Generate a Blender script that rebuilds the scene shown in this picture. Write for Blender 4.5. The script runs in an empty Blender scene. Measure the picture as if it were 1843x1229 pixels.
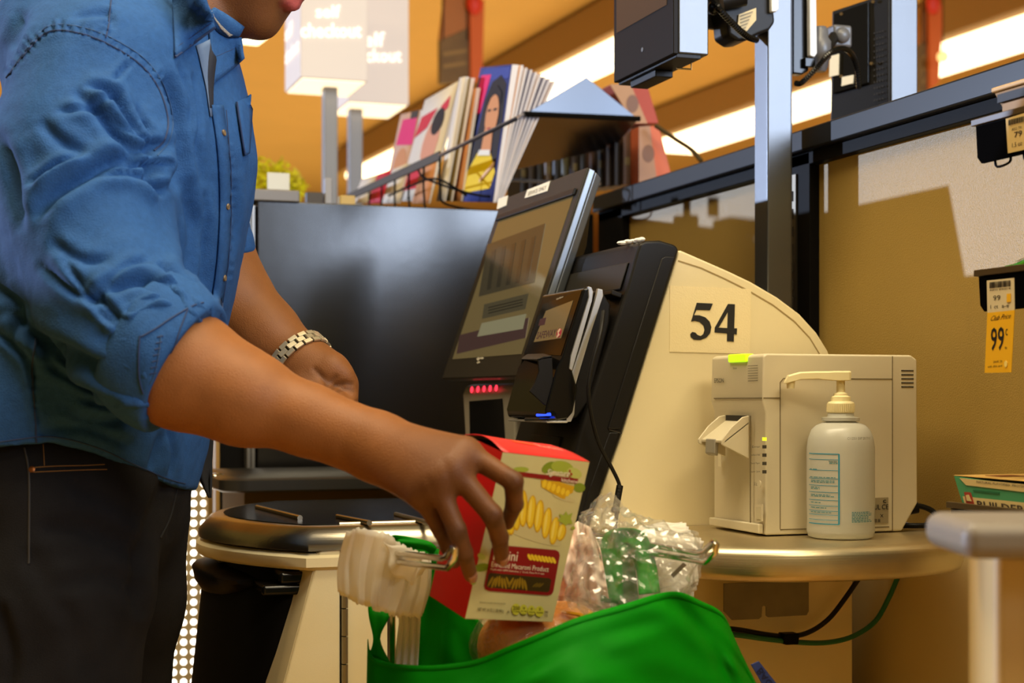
import bpy, bmesh, math, random
import numpy as np
from mathutils import Vector, Matrix, noise

C = bpy.context.scene.collection
SC = bpy.context.scene
PI = math.pi
random.seed(5)

# ------------------------------------------------------------------ camera
# world: +Y runs along the partition wall, +X towards it, Z up; metres.
TH = math.radians(18.95)
ST, CT = math.sin(TH), math.cos(TH)
FPX, U0, H0, CZ = 2800.0, 921.5, 712.0, 1.10
cam_d = bpy.data.cameras.new('camera')
cam = bpy.data.objects.new('camera', cam_d)
C.objects.link(cam)
cam.location = (0, 0, CZ)
cam.rotation_euler = (PI / 2, 0, -TH)
cam_d.sensor_width = 36
cam_d.lens = 36 * FPX / 1843
cam_d.shift_y = (H0 - 614.5) / 1843
cam_d.clip_start = 0.05
cam_d.clip_end = 100
cam_d.dof.use_dof = True
cam_d.dof.focus_distance = 2.2
cam_d.dof.aperture_fstop = 5.2
SC.camera = cam

# ------------------------------------------------------------------ light
SC.view_settings.view_transform = 'Standard'
SC.view_settings.look = 'None'
SC.view_settings.exposure = 0.0
SC.view_settings.gamma = 1.0
SC.view_settings.use_curve_mapping = False
w = bpy.data.worlds.new('world')
SC.world = w
w.use_nodes = True
w.node_tree.nodes['Background'].inputs[0].default_value = (1.0, 0.66, 0.16, 1)
w.node_tree.nodes['Background'].inputs[1].default_value = 0.17

def light(name, kind, loc, aim, col, energy, size=(1, 1), spread=PI):
    l = bpy.data.lights.new(name, kind)
    o = bpy.data.objects.new(name, l)
    C.objects.link(o)
    o.location = loc
    d = Vector(aim) - Vector(loc)
    o.rotation_euler = d.to_track_quat('-Z', 'Y').to_euler()
    l.color = col
    l.energy = energy
    if kind == 'AREA':
        l.shape = 'RECTANGLE'
        l.size, l.size_y = size
        l.spread = spread
    return o

# low daylight through the store front, far left of the frame
sun = light('low_sun', 'SUN', (-6, 8, 3), (-6 + .45, 8 - .40, 3 - .062), (0.74, 0.90, 1.25), 2.7)
sun.data.angle = math.radians(0.8)
# shop window behind the photographer, seen over the partition
light('window_light', 'AREA', (4.7, -4.5, 3.2), (1.2, 3.4, 1.4), (0.74, 0.88, 1.12), 480, (4.2, 2.4))
# warm ceiling lamps, above and in front of the frame
light('ceiling_lamp_light', 'AREA', (0.1, 1.6, 3.45), (0.3, 2.0, 0), (1.0, 0.84, 0.56), 105, (2.6, 0.6))
light('ceiling_lamp_light', 'AREA', (1.5, -0.5, 3.45), (0.5, 2.2, .9), (1.0, 0.84, 0.56), 66, (2.0, 0.6))

# added fill aimed upward to brighten the ochre ceiling, no fixture there
light('ceiling_fill', 'AREA', (3.2, 13, .9), (3.2, 13.01, 4), (1.0, 0.90, 0.56), 235, (7, 13))

# ------------------------------------------------------------------ picking
def P(u, v, d):
    X = (u - U0) / FPX * d
    return Vector((X * CT + d * ST, -X * ST + d * CT, CZ + (H0 - v) / FPX * d))
def CV(X, Y, Z):
    return Vector((X * CT + Z * ST, -X * ST + Z * CT, CZ + Y))
CVR = Matrix(((CT, 0, ST), (-ST, 0, CT), (0, 1, 0)))     # camera axes -> world
def Py(u, v, y):
    return P(u, v, y / (CT - ST * (u - U0) / FPX))
def Px(u, v, x):
    return P(u, v, x / (ST + CT * (u - U0) / FPX))
def Pz(u, v, z):
    return P(u, v, (z - CZ) * FPX / (H0 - v))
CAM = Vector((0, 0, CZ))
def Pp(u, v, o, n):
    r = P(u, v, 1.0) - CAM
    return CAM + r * ((o - CAM).dot(n) / r.dot(n))

# ------------------------------------------------------------------ materials
def lin(c):
    o = []
    for x in c[:3]:
        x /= 255.0
        o.append(x / 12.92 if x <= 0.04045 else ((x + 0.055) / 1.055) ** 2.4)
    return (*o, 1.0)
MATS = {}
def M(name, col, rough=.5, metal=0., spec=.5, bump=None, var=None, coat=0., emit=None, es=1., trans=0., alpha=1., brush=None, sheen=0.):
    if name in MATS:
        return MATS[name]
    m = bpy.data.materials.new(name)
    m.use_nodes = True
    nt = m.node_tree
    b = nt.nodes['Principled BSDF']
    c = lin(col)
    b.inputs['Base Color'].default_value = c
    b.inputs['Roughness'].default_value = rough
    b.inputs['Metallic'].default_value = metal
    b.inputs['Specular IOR Level'].default_value = spec
    b.inputs['Coat Weight'].default_value = coat
    b.inputs['Transmission Weight'].default_value = trans
    b.inputs['Alpha'].default_value = alpha
    b.inputs['Sheen Weight'].default_value = sheen
    if emit:
        b.inputs['Emission Color'].default_value = lin(emit)
        b.inputs['Emission Strength'].default_value = es
    tc = None
    if var or bump or brush:
        tc = nt.nodes.new('ShaderNodeTexCoord')
    if var:                                   # (scale, amount)
        n = nt.nodes.new('ShaderNodeTexNoise')
        n.inputs['Scale'].default_value = var[0]
        n.inputs['Detail'].default_value = 5
        nt.links.new(tc.outputs['Object'], n.inputs['Vector'])
        r = nt.nodes.new('ShaderNodeValToRGB')
        a = var[1]
        r.color_ramp.elements[0].position = .3
        r.color_ramp.elements[1].position = .7
        r.color_ramp.elements[0].color = (*[x * (1 - a) for x in c[:3]], 1)
        r.color_ramp.elements[1].color = (*[min(1, x * (1 + a)) for x in c[:3]], 1)
        nt.links.new(n.outputs['Fac'], r.inputs['Fac'])
        nt.links.new(r.outputs['Color'], b.inputs['Base Color'])
    if bump:                                  # (scale, strength)
        n = nt.nodes.new('ShaderNodeTexNoise')
        n.inputs['Scale'].default_value = bump[0]
        n.inputs['Detail'].default_value = 3
        nt.links.new(tc.outputs['Object'], n.inputs['Vector'])
        k = nt.nodes.new('ShaderNodeBump')
        k.inputs['Strength'].default_value = bump[1]
        k.inputs['Distance'].default_value = .004
        nt.links.new(n.outputs['Fac'], k.inputs['Height'])
        nt.links.new(k.outputs['Normal'], b.inputs['Normal'])
    if brush:                                 # brushed metal: stretched noise in roughness
        mp = nt.nodes.new('ShaderNodeMapping')
        mp.inputs['Scale'].default_value = brush
        n = nt.nodes.new('ShaderNodeTexNoise')
        n.inputs['Scale'].default_value = 1
        n.inputs['Detail'].default_value = 4
        nt.links.new(tc.outputs['Object'], mp.inputs['Vector'])
        nt.links.new(mp.outputs['Vector'], n.inputs['Vector'])
        k = nt.nodes.new('ShaderNodeBump')
        k.inputs['Strength'].default_value = .12
        k.inputs['Distance'].default_value = .002
        nt.links.new(n.outputs['Fac'], k.inputs['Height'])
        nt.links.new(k.outputs['Normal'], b.inputs['Normal'])
    MATS[name] = m
    return m
def M_thin(name, tint, alpha, rough=.15, bump=None, white=0.):
    """thin clear film: transparent mixed with gloss and a little milky scatter"""
    if name in MATS:
        return MATS[name]
    m = bpy.data.materials.new(name)
    m.use_nodes = True
    nt = m.node_tree
    nt.nodes.clear()
    out = nt.nodes.new('ShaderNodeOutputMaterial')
    tr = nt.nodes.new('ShaderNodeBsdfTransparent')
    tr.inputs[0].default_value = lin(tint)
    gl = nt.nodes.new('ShaderNodeBsdfGlossy')
    gl.inputs['Roughness'].default_value = rough
    df = nt.nodes.new('ShaderNodeBsdfTranslucent')
    df2 = nt.nodes.new('ShaderNodeBsdfDiffuse')
    for q in (df, df2):
        q.inputs[0].default_value = lin((250, 248, 240))
    md = nt.nodes.new('ShaderNodeMixShader')
    md.inputs[0].default_value = .5
    nt.links.new(df.outputs[0], md.inputs[1]); nt.links.new(df2.outputs[0], md.inputs[2])
    m1 = nt.nodes.new('ShaderNodeMixShader')
    m1.inputs[0].default_value = white
    nt.links.new(tr.outputs[0], m1.inputs[1]); nt.links.new(md.outputs[0], m1.inputs[2])
    lw = nt.nodes.new('ShaderNodeLayerWeight')
    lw.inputs[0].default_value = alpha
    m2 = nt.nodes.new('ShaderNodeMixShader')
    nt.links.new(lw.outputs['Facing'], m2.inputs[0])
    nt.links.new(m1.outputs[0], m2.inputs[1]); nt.links.new(gl.outputs[0], m2.inputs[2])
    nt.links.new(m2.outputs[0], out.inputs[0])
    if bump:
        tc = nt.nodes.new('ShaderNodeTexCoord')
        n = nt.nodes.new('ShaderNodeTexNoise')
        n.inputs['Scale'].default_value = bump[0]; n.inputs['Detail'].default_value = 4
        nt.links.new(tc.outputs['Object'], n.inputs['Vector'])
        k = nt.nodes.new('ShaderNodeBump')
        k.inputs['Strength'].default_value = bump[1]; k.inputs['Distance'].default_value = .01
        nt.links.new(n.outputs['Fac'], k.inputs['Height'])
        for q in (gl, df, df2):
            nt.links.new(k.outputs[0], q.inputs['Normal'])
        nt.links.new(k.outputs[0], lw.inputs['Normal'])
    MATS[name] = m
    return m

# ------------------------------------------------------------------ objects
WL = {}                                          # world location of each origin
def tag(o, label=None, cat=None, group=None, kind=None):
    if label: o['label'] = label
    if cat: o['category'] = cat
    if group: o['group'] = group
    if kind: o['kind'] = kind
    return o
def thing(name, label, cat, loc, group=None):
    o = bpy.data.objects.new(name, None)
    o.empty_display_size = .05
    C.objects.link(o)
    o.location = loc
    WL[o] = Vector(loc)
    return tag(o, label, cat, group)
class MB:
    def __init__(s):
        s.v = []; s.f = []
    def add(s, vs, fs):
        n = len(s.v)
        s.v += [Vector(p) for p in vs]
        s.f += [tuple(i + n for i in f) for f in fs]
        return s
    def box(s, a, b):
        x0, y0, z0 = a; x1, y1, z1 = b
        return s.add([(x0, y0, z0), (x1, y0, z0), (x1, y1, z0), (x0, y1, z0), (x0, y0, z1), (x1, y0, z1), (x1, y1, z1), (x0, y1, z1)],
                     [(0, 3, 2, 1), (4, 5, 6, 7), (0, 1, 5, 4), (1, 2, 6, 5), (2, 3, 7, 6), (3, 0, 4, 7)])
    def obox(s, c, ax, ay, az):                  # centre and three half-axis vectors
        c, ax, ay, az = map(Vector, (c, ax, ay, az))
        vs = [c + ax * i + ay * j + az * k for k in (-1, 1) for j in (-1, 1) for i in (-1, 1)]
        return s.add(vs, [(0, 2, 3, 1), (4, 5, 7, 6), (0, 1, 5, 4), (1, 3, 7, 5), (3, 2, 6, 7), (2, 0, 4, 6)])
    def prism(s, poly, vec):
        vec = Vector(vec); poly = [Vector(p) for p in poly]
        n = len(poly)
        vs = poly + [p + vec for p in poly]
        fs = [tuple(range(n)), tuple(range(2 * n - 1, n - 1, -1))]
        fs += [(i, i + n, (i + 1) % n + n, (i + 1) % n) for i in range(n)]
        return s.add(vs, fs)
    def loft(s, rings, cap=True, closed=True):
        n = len(rings[0]); vs = [p for r in rings for p in r]; fs = []
        for k in range(len(rings) - 1):
            for i in range(n if closed else n - 1):
                j = (i + 1) % n
                fs.append((k * n + i, k * n + j, (k + 1) * n + j, (k + 1) * n + i))
        if cap and closed:
            fs.append(tuple(range(n - 1, -1, -1)))
            fs.append(tuple(range((len(rings) - 1) * n, len(rings) * n)))
        return s.add(vs, fs)
    def tube(s, pts, r, n=8, closed=False):
        pts = [Vector(p) for p in pts]
        m = len(pts); rings = []
        up = Vector((0, 0, 1)); N = None
        for i, p in enumerate(pts):
            a = pts[(i - 1) % m] if (closed or i) else p
            b = pts[(i + 1) % m] if (closed or i < m - 1) else p
            t = (b - a).normalized()
            if N is None:
                N = t.cross(up if abs(t.z) < .9 else Vector((1, 0, 0))).normalized()
            N = (N - t * N.dot(t)).normalized()
            B = t.cross(N)
            rr = r[i] if isinstance(r, (list, tuple)) else r
            rings.append([p + (N * math.cos(2 * PI * k / n) + B * math.sin(2 * PI * k / n)) * rr for k in range(n)])
        if closed:
            rings.append(rings[0])
        return s.loft(rings, cap=not closed)
    def lathe(s, c, prof, n=24, axis=None):
        c = Vector(c); az = Vector(axis or (0, 0, 1)).normalized()
        ax = az.orthogonal().normalized(); ay = az.cross(ax)
        rings = [[c + az * z + (ax * math.cos(2 * PI * k / n) + ay * math.sin(2 * PI * k / n)) * max(r, 1e-5) for k in range(n)] for r, z in prof]
        return s.loft(rings)
    def grid(s, fn, nu, nv):
        vs = [fn(i / nu, j / nv) for j in range(nv + 1) for i in range(nu + 1)]
        fs = [(j * (nu + 1) + i, j * (nu + 1) + i + 1, (j + 1) * (nu + 1) + i + 1, (j + 1) * (nu + 1) + i) for j in range(nv) for i in range(nu)]
        return s.add(vs, fs)
    def ell(s, c, rx, ry, rz, n=16, m=10):
        c = Vector(c)
        rings = []
        for j in range(m + 1):
            a = -PI / 2 + PI * j / m
            rings.append([c + Vector((rx * math.cos(a) * math.cos(2 * PI * k / n), ry * math.cos(a) * math.sin(2 * PI * k / n), rz * math.sin(a))) for k in range(n)])
        return s.loft(rings)
    def build(s, name, mat, parent=None, bevel=0, seg=2, smooth=True, ang=35, solid=0, sub=0, origin=None, label=None, fix=True):
        if parent is not None:
            o0 = WL[parent]
        elif origin is not None:
            o0 = Vector(origin)
        else:
            xs = [p.x for p in s.v]; ys = [p.y for p in s.v]; zs = [p.z for p in s.v]
            o0 = Vector(((min(xs) + max(xs)) / 2, (min(ys) + max(ys)) / 2, min(zs)))
        me = bpy.data.meshes.new(name)
        me.from_pydata([tuple(p - o0) for p in s.v], [], s.f)
        if fix:
            bm = bmesh.new(); bm.from_mesh(me)
            bmesh.ops.recalc_face_normals(bm, faces=bm.faces)
            bm.to_mesh(me); bm.free()
        if smooth:
            me.polygons.foreach_set('use_smooth', [True] * len(me.polygons))
            if ang < 180:
                me.set_sharp_from_angle(angle=math.radians(ang))
        o = bpy.data.objects.new(name, me)
        C.objects.link(o)
        me.materials.append(mat)
        if parent is not None:
            o.parent = parent
            WL[o] = WL[parent]
        else:
            o.location = o0
            WL[o] = o0
        if solid:
            md = o.modifiers.new('solid', 'SOLIDIFY'); md.thickness = solid; md.offset = 0
        if sub:
            md = o.modifiers.new('sub', 'SUBSURF'); md.levels = sub; md.render_levels = sub
        if bevel:
            md = o.modifiers.new('bevel', 'BEVEL'); md.width = bevel; md.segments = seg
            md.limit_method = 'ANGLE'; md.angle_limit = math.radians(30); md.harden_normals = True
        if label: o['label'] = label
        return o
def copy_tree(o, off, parent=None, label=None):
    c = o.copy(); C.objects.link(c); c.parent = parent
    if parent is None:
        c.location = o.location + Vector(off); WL[c] = WL[o] + Vector(off)
    else:
        WL[c] = WL[parent]
    if label: c['label'] = label
    for ch in list(o.children):
        copy_tree(ch, off, c)
    return c
def smooth_path(pts, n=6):
    pts = [Vector(p) for p in pts]; out = []
    for i in range(len(pts) - 1):
        p0 = pts[max(i - 1, 0)]; p1 = pts[i]; p2 = pts[i + 1]; p3 = pts[min(i + 2, len(pts) - 1)]
        for k in range(n):
            t = k / n
            out.append(.5 * ((2 * p1) + (p2 - p0) * t + (2 * p0 - 5 * p1 + 4 * p2 - p3) * t * t + (3 * p1 - p0 - 3 * p2 + p3) * t ** 3))
    out.append(pts[-1])
    return out
def lerp_poly(pts, t):
    """piecewise-linear evaluation of a list of tuples at t in 0..1"""
    f = t * (len(pts) - 1); i = min(int(f), len(pts) - 2); f -= i
    return tuple(a + (b - a) * f for a, b in zip(pts[i], pts[i + 1]))
# decals: flat print laid on a plane (o, n); n points out of the surface
def decal(mb, px, o, n, lift=.0006, thick=.0006):
    n = n.normalized()
    poly = [Pp(u, v, o, n) + n * lift for u, v in px]
    mb.prism(poly, n * thick)
    return mb
def text_mesh(s, bold=False):
    cu = bpy.data.curves.new('t', 'FONT')
    cu.body = s; cu.resolution_u = 2
    if bold: cu.offset = .012
    o = bpy.data.objects.new('t', cu); C.objects.link(o)
    dg = bpy.context.evaluated_depsgraph_get()
    me = bpy.data.meshes.new_from_object(o.evaluated_get(dg))
    bpy.data.objects.remove(o); bpy.data.curves.remove(cu)
    vs = [v.co.copy() for v in me.vertices]; fs = [tuple(p.vertices) for p in me.polygons]
    bpy.data.meshes.remove(me)
    return vs, fs
def text_add(mb, s, O, X, Y, lift=None, bold=False, italic=0.):
    """fit text s in the parallelogram O, O+X, O+Y"""
    vs, fs = text_mesh(s, bold)
    x0 = min(v.x for v in vs); x1 = max(v.x for v in vs); y0 = min(v.y for v in vs); y1 = max(v.y for v in vs)
    O, X, Y = Vector(O), Vector(X), Vector(Y)
    L = Vector(lift) if lift is not None else Vector((0, 0, 0))
    mb.add([O + L + X * ((v.x - x0) / (x1 - x0) + italic * (v.y - y0) / (y1 - y0)) + Y * ((v.y - y0) / (y1 - y0)) for v in vs], fs)
    return mb
def text_px(mb, s, bl, br, tl, o, n, lift=.0012, bold=False, italic=0.):
    a, b, c = (Pp(*q, o, n) for q in (bl, br, tl))
    return text_add(mb, s, a, b - a, c - a, n.normalized() * lift, bold, italic)
def circ(u, v, ru, rv=None, n=16, rot=0.):
    rv = ru if rv is None else rv
    return [(u + ru * math.cos(2 * PI * k / n) * math.cos(rot) - rv * math.sin(2 * PI * k / n) * math.sin(rot),
             v + ru * math.cos(2 * PI * k / n) * math.sin(rot) + rv * math.sin(2 * PI * k / n) * math.cos(rot)) for k in range(n)]
NX, NY = Vector((-1, 0, 0)), Vector((0, -1, 0))
# ------------------------------------------------------------------ setting
BLACKM = M('black_powder_coat', (14, 13, 12), .5, spec=.06, bump=(900, .15))
BLACKG = M('black_gloss_plastic', (12, 12, 12), .2, spec=.35)
BLACKP = M('black_plastic', (24, 22, 20), .36, spec=.22, bump=(1400, .12))
BLACKS = M('dark_grey_plastic', (50, 48, 44), .45, spec=.2, bump=(1400, .12))
GREYP = M('grey_plastic', (150, 143, 128), .45)
SILVER = M('silver_paint', (200, 200, 200), .32, metal=.7)
CHROME = M('chrome', (215, 212, 205), .12, metal=1)
STEEL = M('brushed_steel', (176, 168, 150), .28, metal=1, brush=(6, 300, 300), var=(14, .12))
BEIGE = M('beige_enamel', (222, 208, 168), .42, var=(5, .03), bump=(900, .06))
BEIGE2 = M('printer_beige_plastic', (208, 196, 166), .45, var=(8, .03), bump=(1500, .1))
SEAM = M('dark_gap', (40, 34, 24), .8)
WHITE = M('white_paper', (226, 220, 205), .6)
INK = M('black_ink', (15, 13, 12), .6)

fl = MB().add([(-8, -7, 0), (26, -7, 0), (26, 28, 0), (-8, 28, 0)], [(0, 1, 2, 3)])
tag(fl.build('floor', M('floor_tile', (198, 150, 66), .4, var=(3, .08)), origin=(0, 0, 0)), kind='structure')
OCHRE = M('ochre_ceiling_paint', (226, 176, 84), .75, var=(1.5, .03))
ce = MB().box((-3, 4.5, 3.72), (26, 28, 3.82))
tag(ce.build('ceiling', OCHRE), kind='structure')
wb = MB().box((-3, 27.8, 0), (26, 28, 3.72))
tag(wb.build('wall_back', OCHRE), kind='structure')

# partition wall behind the checkout: panels, uprights, rail
XW = 1.42
PANEL = M('tan_partition_panel', (160, 131, 66), .42, bump=(420, .3), var=(3, .05))
LOWP = M('beige_lower_panel', (196, 178, 130), .5, bump=(700, .08))
pt = thing('partition', 'tan partition with black rail and slotted uprights behind the checkout', 'partition', (XW, 2.2, 0))
MB().box((XW, 2.523, .02), (XW + .03, 3.30, 1.545)).build('panel', PANEL, pt)
MB().box((XW, -1.2, .895), (XW + .03, 2.447, 1.545)).build('panel', PANEL, pt)
MB().box((XW - .012, -1.2, .0), (XW + .03, 2.447, .883)).build('lower_panel', LOWP, pt, bevel=.002)
MB().box((XW - .02, 2.447, 0), (XW + .04, 2.523, 1.55)).build('upright', BLACKM, pt, bevel=.002)
MB().box((XW - .02, 3.30, 0), (XW + .04, 3.445, 1.55)).build('upright', BLACKM, pt, bevel=.002)
MB().box((XW - .035, -1.2, 1.535), (XW + .05, 3.445, 1.574)).build('rail', M('black_satin_rail', (26, 27, 29), .34, spec=.2), pt, bevel=.004)
MB().box((XW - .02, -1.2, 1.512), (XW + .04, 3.445, 1.535)).build('rail_lip', BLACKM, pt, bevel=.002)
sl = MB().box((XW - .024, 2.49, .1), (XW - .02, 2.515, 1.50))
st = sl.build('slotted_strip', M('worn_steel', (120, 112, 98), .35, metal=1), pt)
ss = MB()
for k in range(42):
    ss.box((XW - .0255, 2.498, .14 + k * .032), (XW - .0238, 2.508, .14 + k * .032 + .018))
ss.build('slots', SEAM, st)

# ceiling lamp troughs
LAMP = M('lamp_diffuser', (255, 240, 205), .5, emit=(255, 226, 178), es=4.5)
LHOUS = M('lamp_housing', (150, 112, 48), .7)
def lamp(pa, pb, wdt, label, ext=(0, 0)):
    a, b = Vector(pa), Vector(pb)
    dr = (b - a).normalized()
    a = a - dr * ext[0]; b = b + dr * ext[1]
    sd = dr.cross(Vector((0, 0, 1))).normalized() * wdt / 2
    t = thing('ceiling_lamp', label, 'ceiling lamp', (a + b) / 2, 'fluorescent troughs on the ceiling')
    m = (a + b) / 2; L = (b - a) / 2
    MB().obox(m + Vector((0, 0, .15)), L, sd * 1.5, Vector((0, 0, .125))).build('housing', LHOUS, t, bevel=.01)
    MB().obox(m, L * .99, sd, Vector((0, 0, .03))).build('diffuser', LAMP, t, bevel=.008)
zl = 3.42
lamp(Pz(648, 318, zl), Pz(1180, 62, zl), .34, 'long bright trough lamp running past the magazines to the hanging display', (0, 2))
lamp(Pz(1200, 270, zl), Pz(1500, 172, zl), .52, 'bright trough lamp seen between the two grey posts', (0, 4))
lamp(Pz(441, 68, zl), Pz(451, 60, zl), .2, "bright trough lamp glimpsed below the person's chin", (.05, .05))
# ------------------------------------------------------------------ self-checkout machine
YS = 2.2                                         # near side plane of the machine
def pol(px, y): return [Py(u, v, y) for u, v in px]
km = thing('checkout_machine', 'beige and black self-checkout machine marked 54 with a steel scanning bed', 'checkout machine', (.9, 2.45, 0))
zb = .885
# base cabinet
bx0, bx1 = Py(618, 1000, YS).x, 1.338
MB().box((bx0, YS, .02), (bx1, 2.74, zb)).build('base_cabinet', BEIGE, km, bevel=.003)
# tower: side sheet, body and black hood
side = [(1223, 449), (1262, 466), (1310, 487), (1352, 507), (1400, 535), (1440, 565), (1470, 598), (1490, 630), (1503, 665), (1510, 720), (1512, 962), (1056, 962), (1075, 905), (1120, 780)]
tb = MB().prism(pol(side, YS), (0, .28, 0)).build('tower_body', BEIGE, km, bevel=.004)
rim = []
q = [(1221, 468), (1262, 481), (1306, 501), (1346, 521), (1392, 548), (1430, 577), (1458, 607), (1478, 640), (1488, 665)]
q2 = [(u - .6, v + 2.2) for u, v in q]
MB().prism(pol(q + q2[::-1], YS - .0006), (0, .001, 0)).build('seam_line', M('beige_seam', (150, 128, 80), .6), tb, smooth=False)
hood = [(1223, 449), (1216, 440), (1188, 432), (1162, 433), (1152, 438), (1146, 455), (1128, 520), (1070, 698), (1050, 762), (1030, 830), (1003, 930), (1003, 962), (1056, 962), (1075, 905), (1120, 780)]
hd = MB().prism(pol(hood, YS - .004), (0, .29, 0)).build('hood', BLACKP, km, bevel=.008, seg=3)
MB().prism(pol([(1192, 464), (1198, 461), (1216, 462), (1116, 772), (1094, 772)], YS - .007), (0, .004, 0)).build('hood_side_panel', BLACKP, hd, bevel=.002)
MB().prism(pol([(1098, 778), (1114, 778), (1072, 905), (1050, 950), (1040, 950), (1062, 880)], YS - .0065), (0, .004, 0)).build('hood_side_panel', BLACKP, hd, bevel=.002)
MB().prism(pol([(1096, 772), (1120, 779), (1119, 781), (1096, 774)], YS - .0055), (0, .002, 0)).build('hood_joint', SEAM, hd, smooth=False)
# latch ledge, raised front panel and a smaller hatch on the hood front (faces the customer)
hf0, hf1 = Py(1146, 455, YS), Py(1050, 762, YS)
HD = (hf1 - hf0).normalized(); HN = Vector((HD.z, 0, -HD.x)); HN = HN if HN.x < 0 else -HN
def hfp(s, y, out): return hf0 + HD * s + Vector((0, y - hf0.y, 0)) + HN * out
def hfbox(s0, s1, y0, y1, o0, o1):
    return MB().add([hfp(s, y, o) for o in (o0, o1) for s, y in ((s0, y0), (s1, y0), (s1, y1), (s0, y1))], [(0, 1, 2, 3), (4, 7, 6, 5), (0, 4, 5, 1), (1, 5, 6, 2), (2, 6, 7, 3), (3, 7, 4, 0)])
hfbox(.015, .06, 2.215, 2.475, 0, .004).build('hood_front_cover', M('grey_black_plastic', (44, 41, 36), .4, spec=.2), hd, bevel=.003)
hfbox(.066, .074, 2.205, 2.26, 0, .018).build('latch', BLACKP, hd, bevel=.002)
hfbox(.30, .34, 2.27, 2.40, 0, .006).build('hatch', BLACKS, hd, bevel=.002)
hfbox(.36, .43, 2.21, 2.45, 0, .005).build('front_plate', M('blue_grey_plate', (58, 57, 55), .4, spec=.2), hd, bevel=.003)
# crumpled receipt scraps on top of the hood
r = MB()
for k in range(9):
    a = Py(1118 + k * 5 + random.uniform(-3, 3), 442 - k * .9, 2.22 + .02 * (k % 3)); a.z += .004
    r.ell(a, .006 + .003 * random.random(), .006, .0035, 6, 4)
sc = r.build('paper_scrap', WHITE, None, smooth=False, ang=20)
tag(sc, 'torn white paper scraps lying on the hood top', 'paper')
# 54 sticker
st = MB().prism(pol([(1206, 514), (1352, 520), (1350, 637), (1205, 633)], YS - .0009), (0, .0006, 0)).build('number_sticker', M('clear_sticker_film', (228, 212, 168), .45, bump=(420, .12)), km, smooth=False)
def cr(px): return [(1000 + x / 3.413, 420 + y / 3.413) for x, y in px]
five = [(868, 426), (966, 431), (949, 472), (866, 469), (851, 502), (885, 503), (920, 515), (946, 541), (957, 576), (950, 612), (927, 640), (890, 655), (852, 653), (830, 636), (828, 618), (840, 605), (858, 608), (873, 624), (892, 630), (908, 618), (916, 592), (909, 566), (886, 545), (856, 537), (833, 541)]
fo = [[(1060, 433), (1102, 435), (1100, 470), (1060, 480), (1004, 576), (978, 580)], [(1060, 433), (1102, 435), (1095, 665), (1053, 662)], [(979, 578), (1115, 583), (1113, 620), (977, 608)]]
dg = MB().prism(pol(cr(five), YS - .0018), (0, .0008, 0))
for k, p in enumerate(fo):
    dg.prism(pol(cr(p), YS - .0018 - k * .00005), (0, .0008, 0))
dg.build('digits', INK, st, smooth=False, label='bold black number 54')

# scanner bed: beige rim, steel top with a black glass field
def bed(grow, z):                                # plan outline, convex front to the customer
    x1 = Py(1000, 950, YS).x
    pts = []
    A, B = Vector((.452, YS)), Vector((.47, 2.76))
    n = 14
    for k in range(n + 1):
        t = k / n
        p = A.lerp(B, t); bul = .125 * math.sin(PI * t) ** .8
        pts.append(Vector((p.x - bul - grow, YS - (grow if k == 0 else 0) + (p.y - YS), z)))
    pts.append(Vector((x1, 2.76, z))); pts.append(Vector((x1, YS - grow, z)))
    return pts
rings = [bed(0, .876), bed(.006, .878), bed(.006, .888), bed(-.012, .908), bed(-.02, .911)]
sb = MB().loft(rings).build('steel_bed', STEEL, km, ang=50)
gl = MB().loft([bed(-.034, .909), bed(-.034, .9125)]).build('glass_field', M('black_scanner_glass', (16, 15, 14), .16), sb)
MB().tube([Vector((.50, YS + .035, .9125)), Vector((.85, YS + .035, .9125))], .003).build('steel_edging', STEEL, sb)
for k, (a, b) in enumerate((((540, 932), (462, 912)), ((665, 941), (607, 929)), ((775, 942), (712, 925)))):
    MB().tube([Pz(*a, .915), Pz(*b, .915)], [.0042, .0034], 10).build('guide_rod', STEEL, sb)
MB().loft([bed(.004, .850), bed(.010, .855), bed(.010, .868), bed(.0, .874)]).build('beige_rim', BEIGE, km, ang=50)
MB().loft([bed(-.004, .873), bed(-.004, .877)]).build('rim_gap', SEAM, km)
# black lower front under the rim
def front(grow, z, y0=YS + .02):
    return [Vector((p.x + grow, max(p.y, y0), z)) for p in bed(0, z)]
bf = MB().loft([front(-.05, .02), front(-.032, .5), front(.0, .80), front(.03, .852)]).build('front_cabinet', M('black_front_panel', (9, 8, 7), .6, spec=.12), km, ang=50)
# beige side wing that leans out toward the floor
wing = [(574, 992), (613, 984), (613, 1600), (440, 1600), (512, 1229)]
MB().prism(pol(wing, YS - .004), (0, .05, 0)).build('side_wing', BEIGE, km, bevel=.004)
ch = [(574, 992), (512, 1229), (440, 1600), (412, 1600), (484, 1229), (552, 992)]
a = pol(ch, YS - .004)
for i in (3, 4, 5): a[i] = Py(*ch[i], YS + .03)
MB().prism(a, (0, .05, 0)).build('side_chamfer', BEIGE, km, bevel=.003)
# hinge with its knuckles
hx, hz0, hz1 = Py(619, 1100, YS).x, .10, .84
hg = MB().box((hx - .005, YS - .005, hz0), (hx + .002, YS + .001, hz1)).build('hinge_gap', SEAM, km)
for k in range(18):
    z = hz1 - .045 - k * .04
    MB().tube([(hx, YS - .006, z), (hx, YS - .006, z + .0385)], .0048, 8).build('hinge_knuckle', M('hinge_steel', (150, 142, 122), .35, metal=.9), hg)
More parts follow.
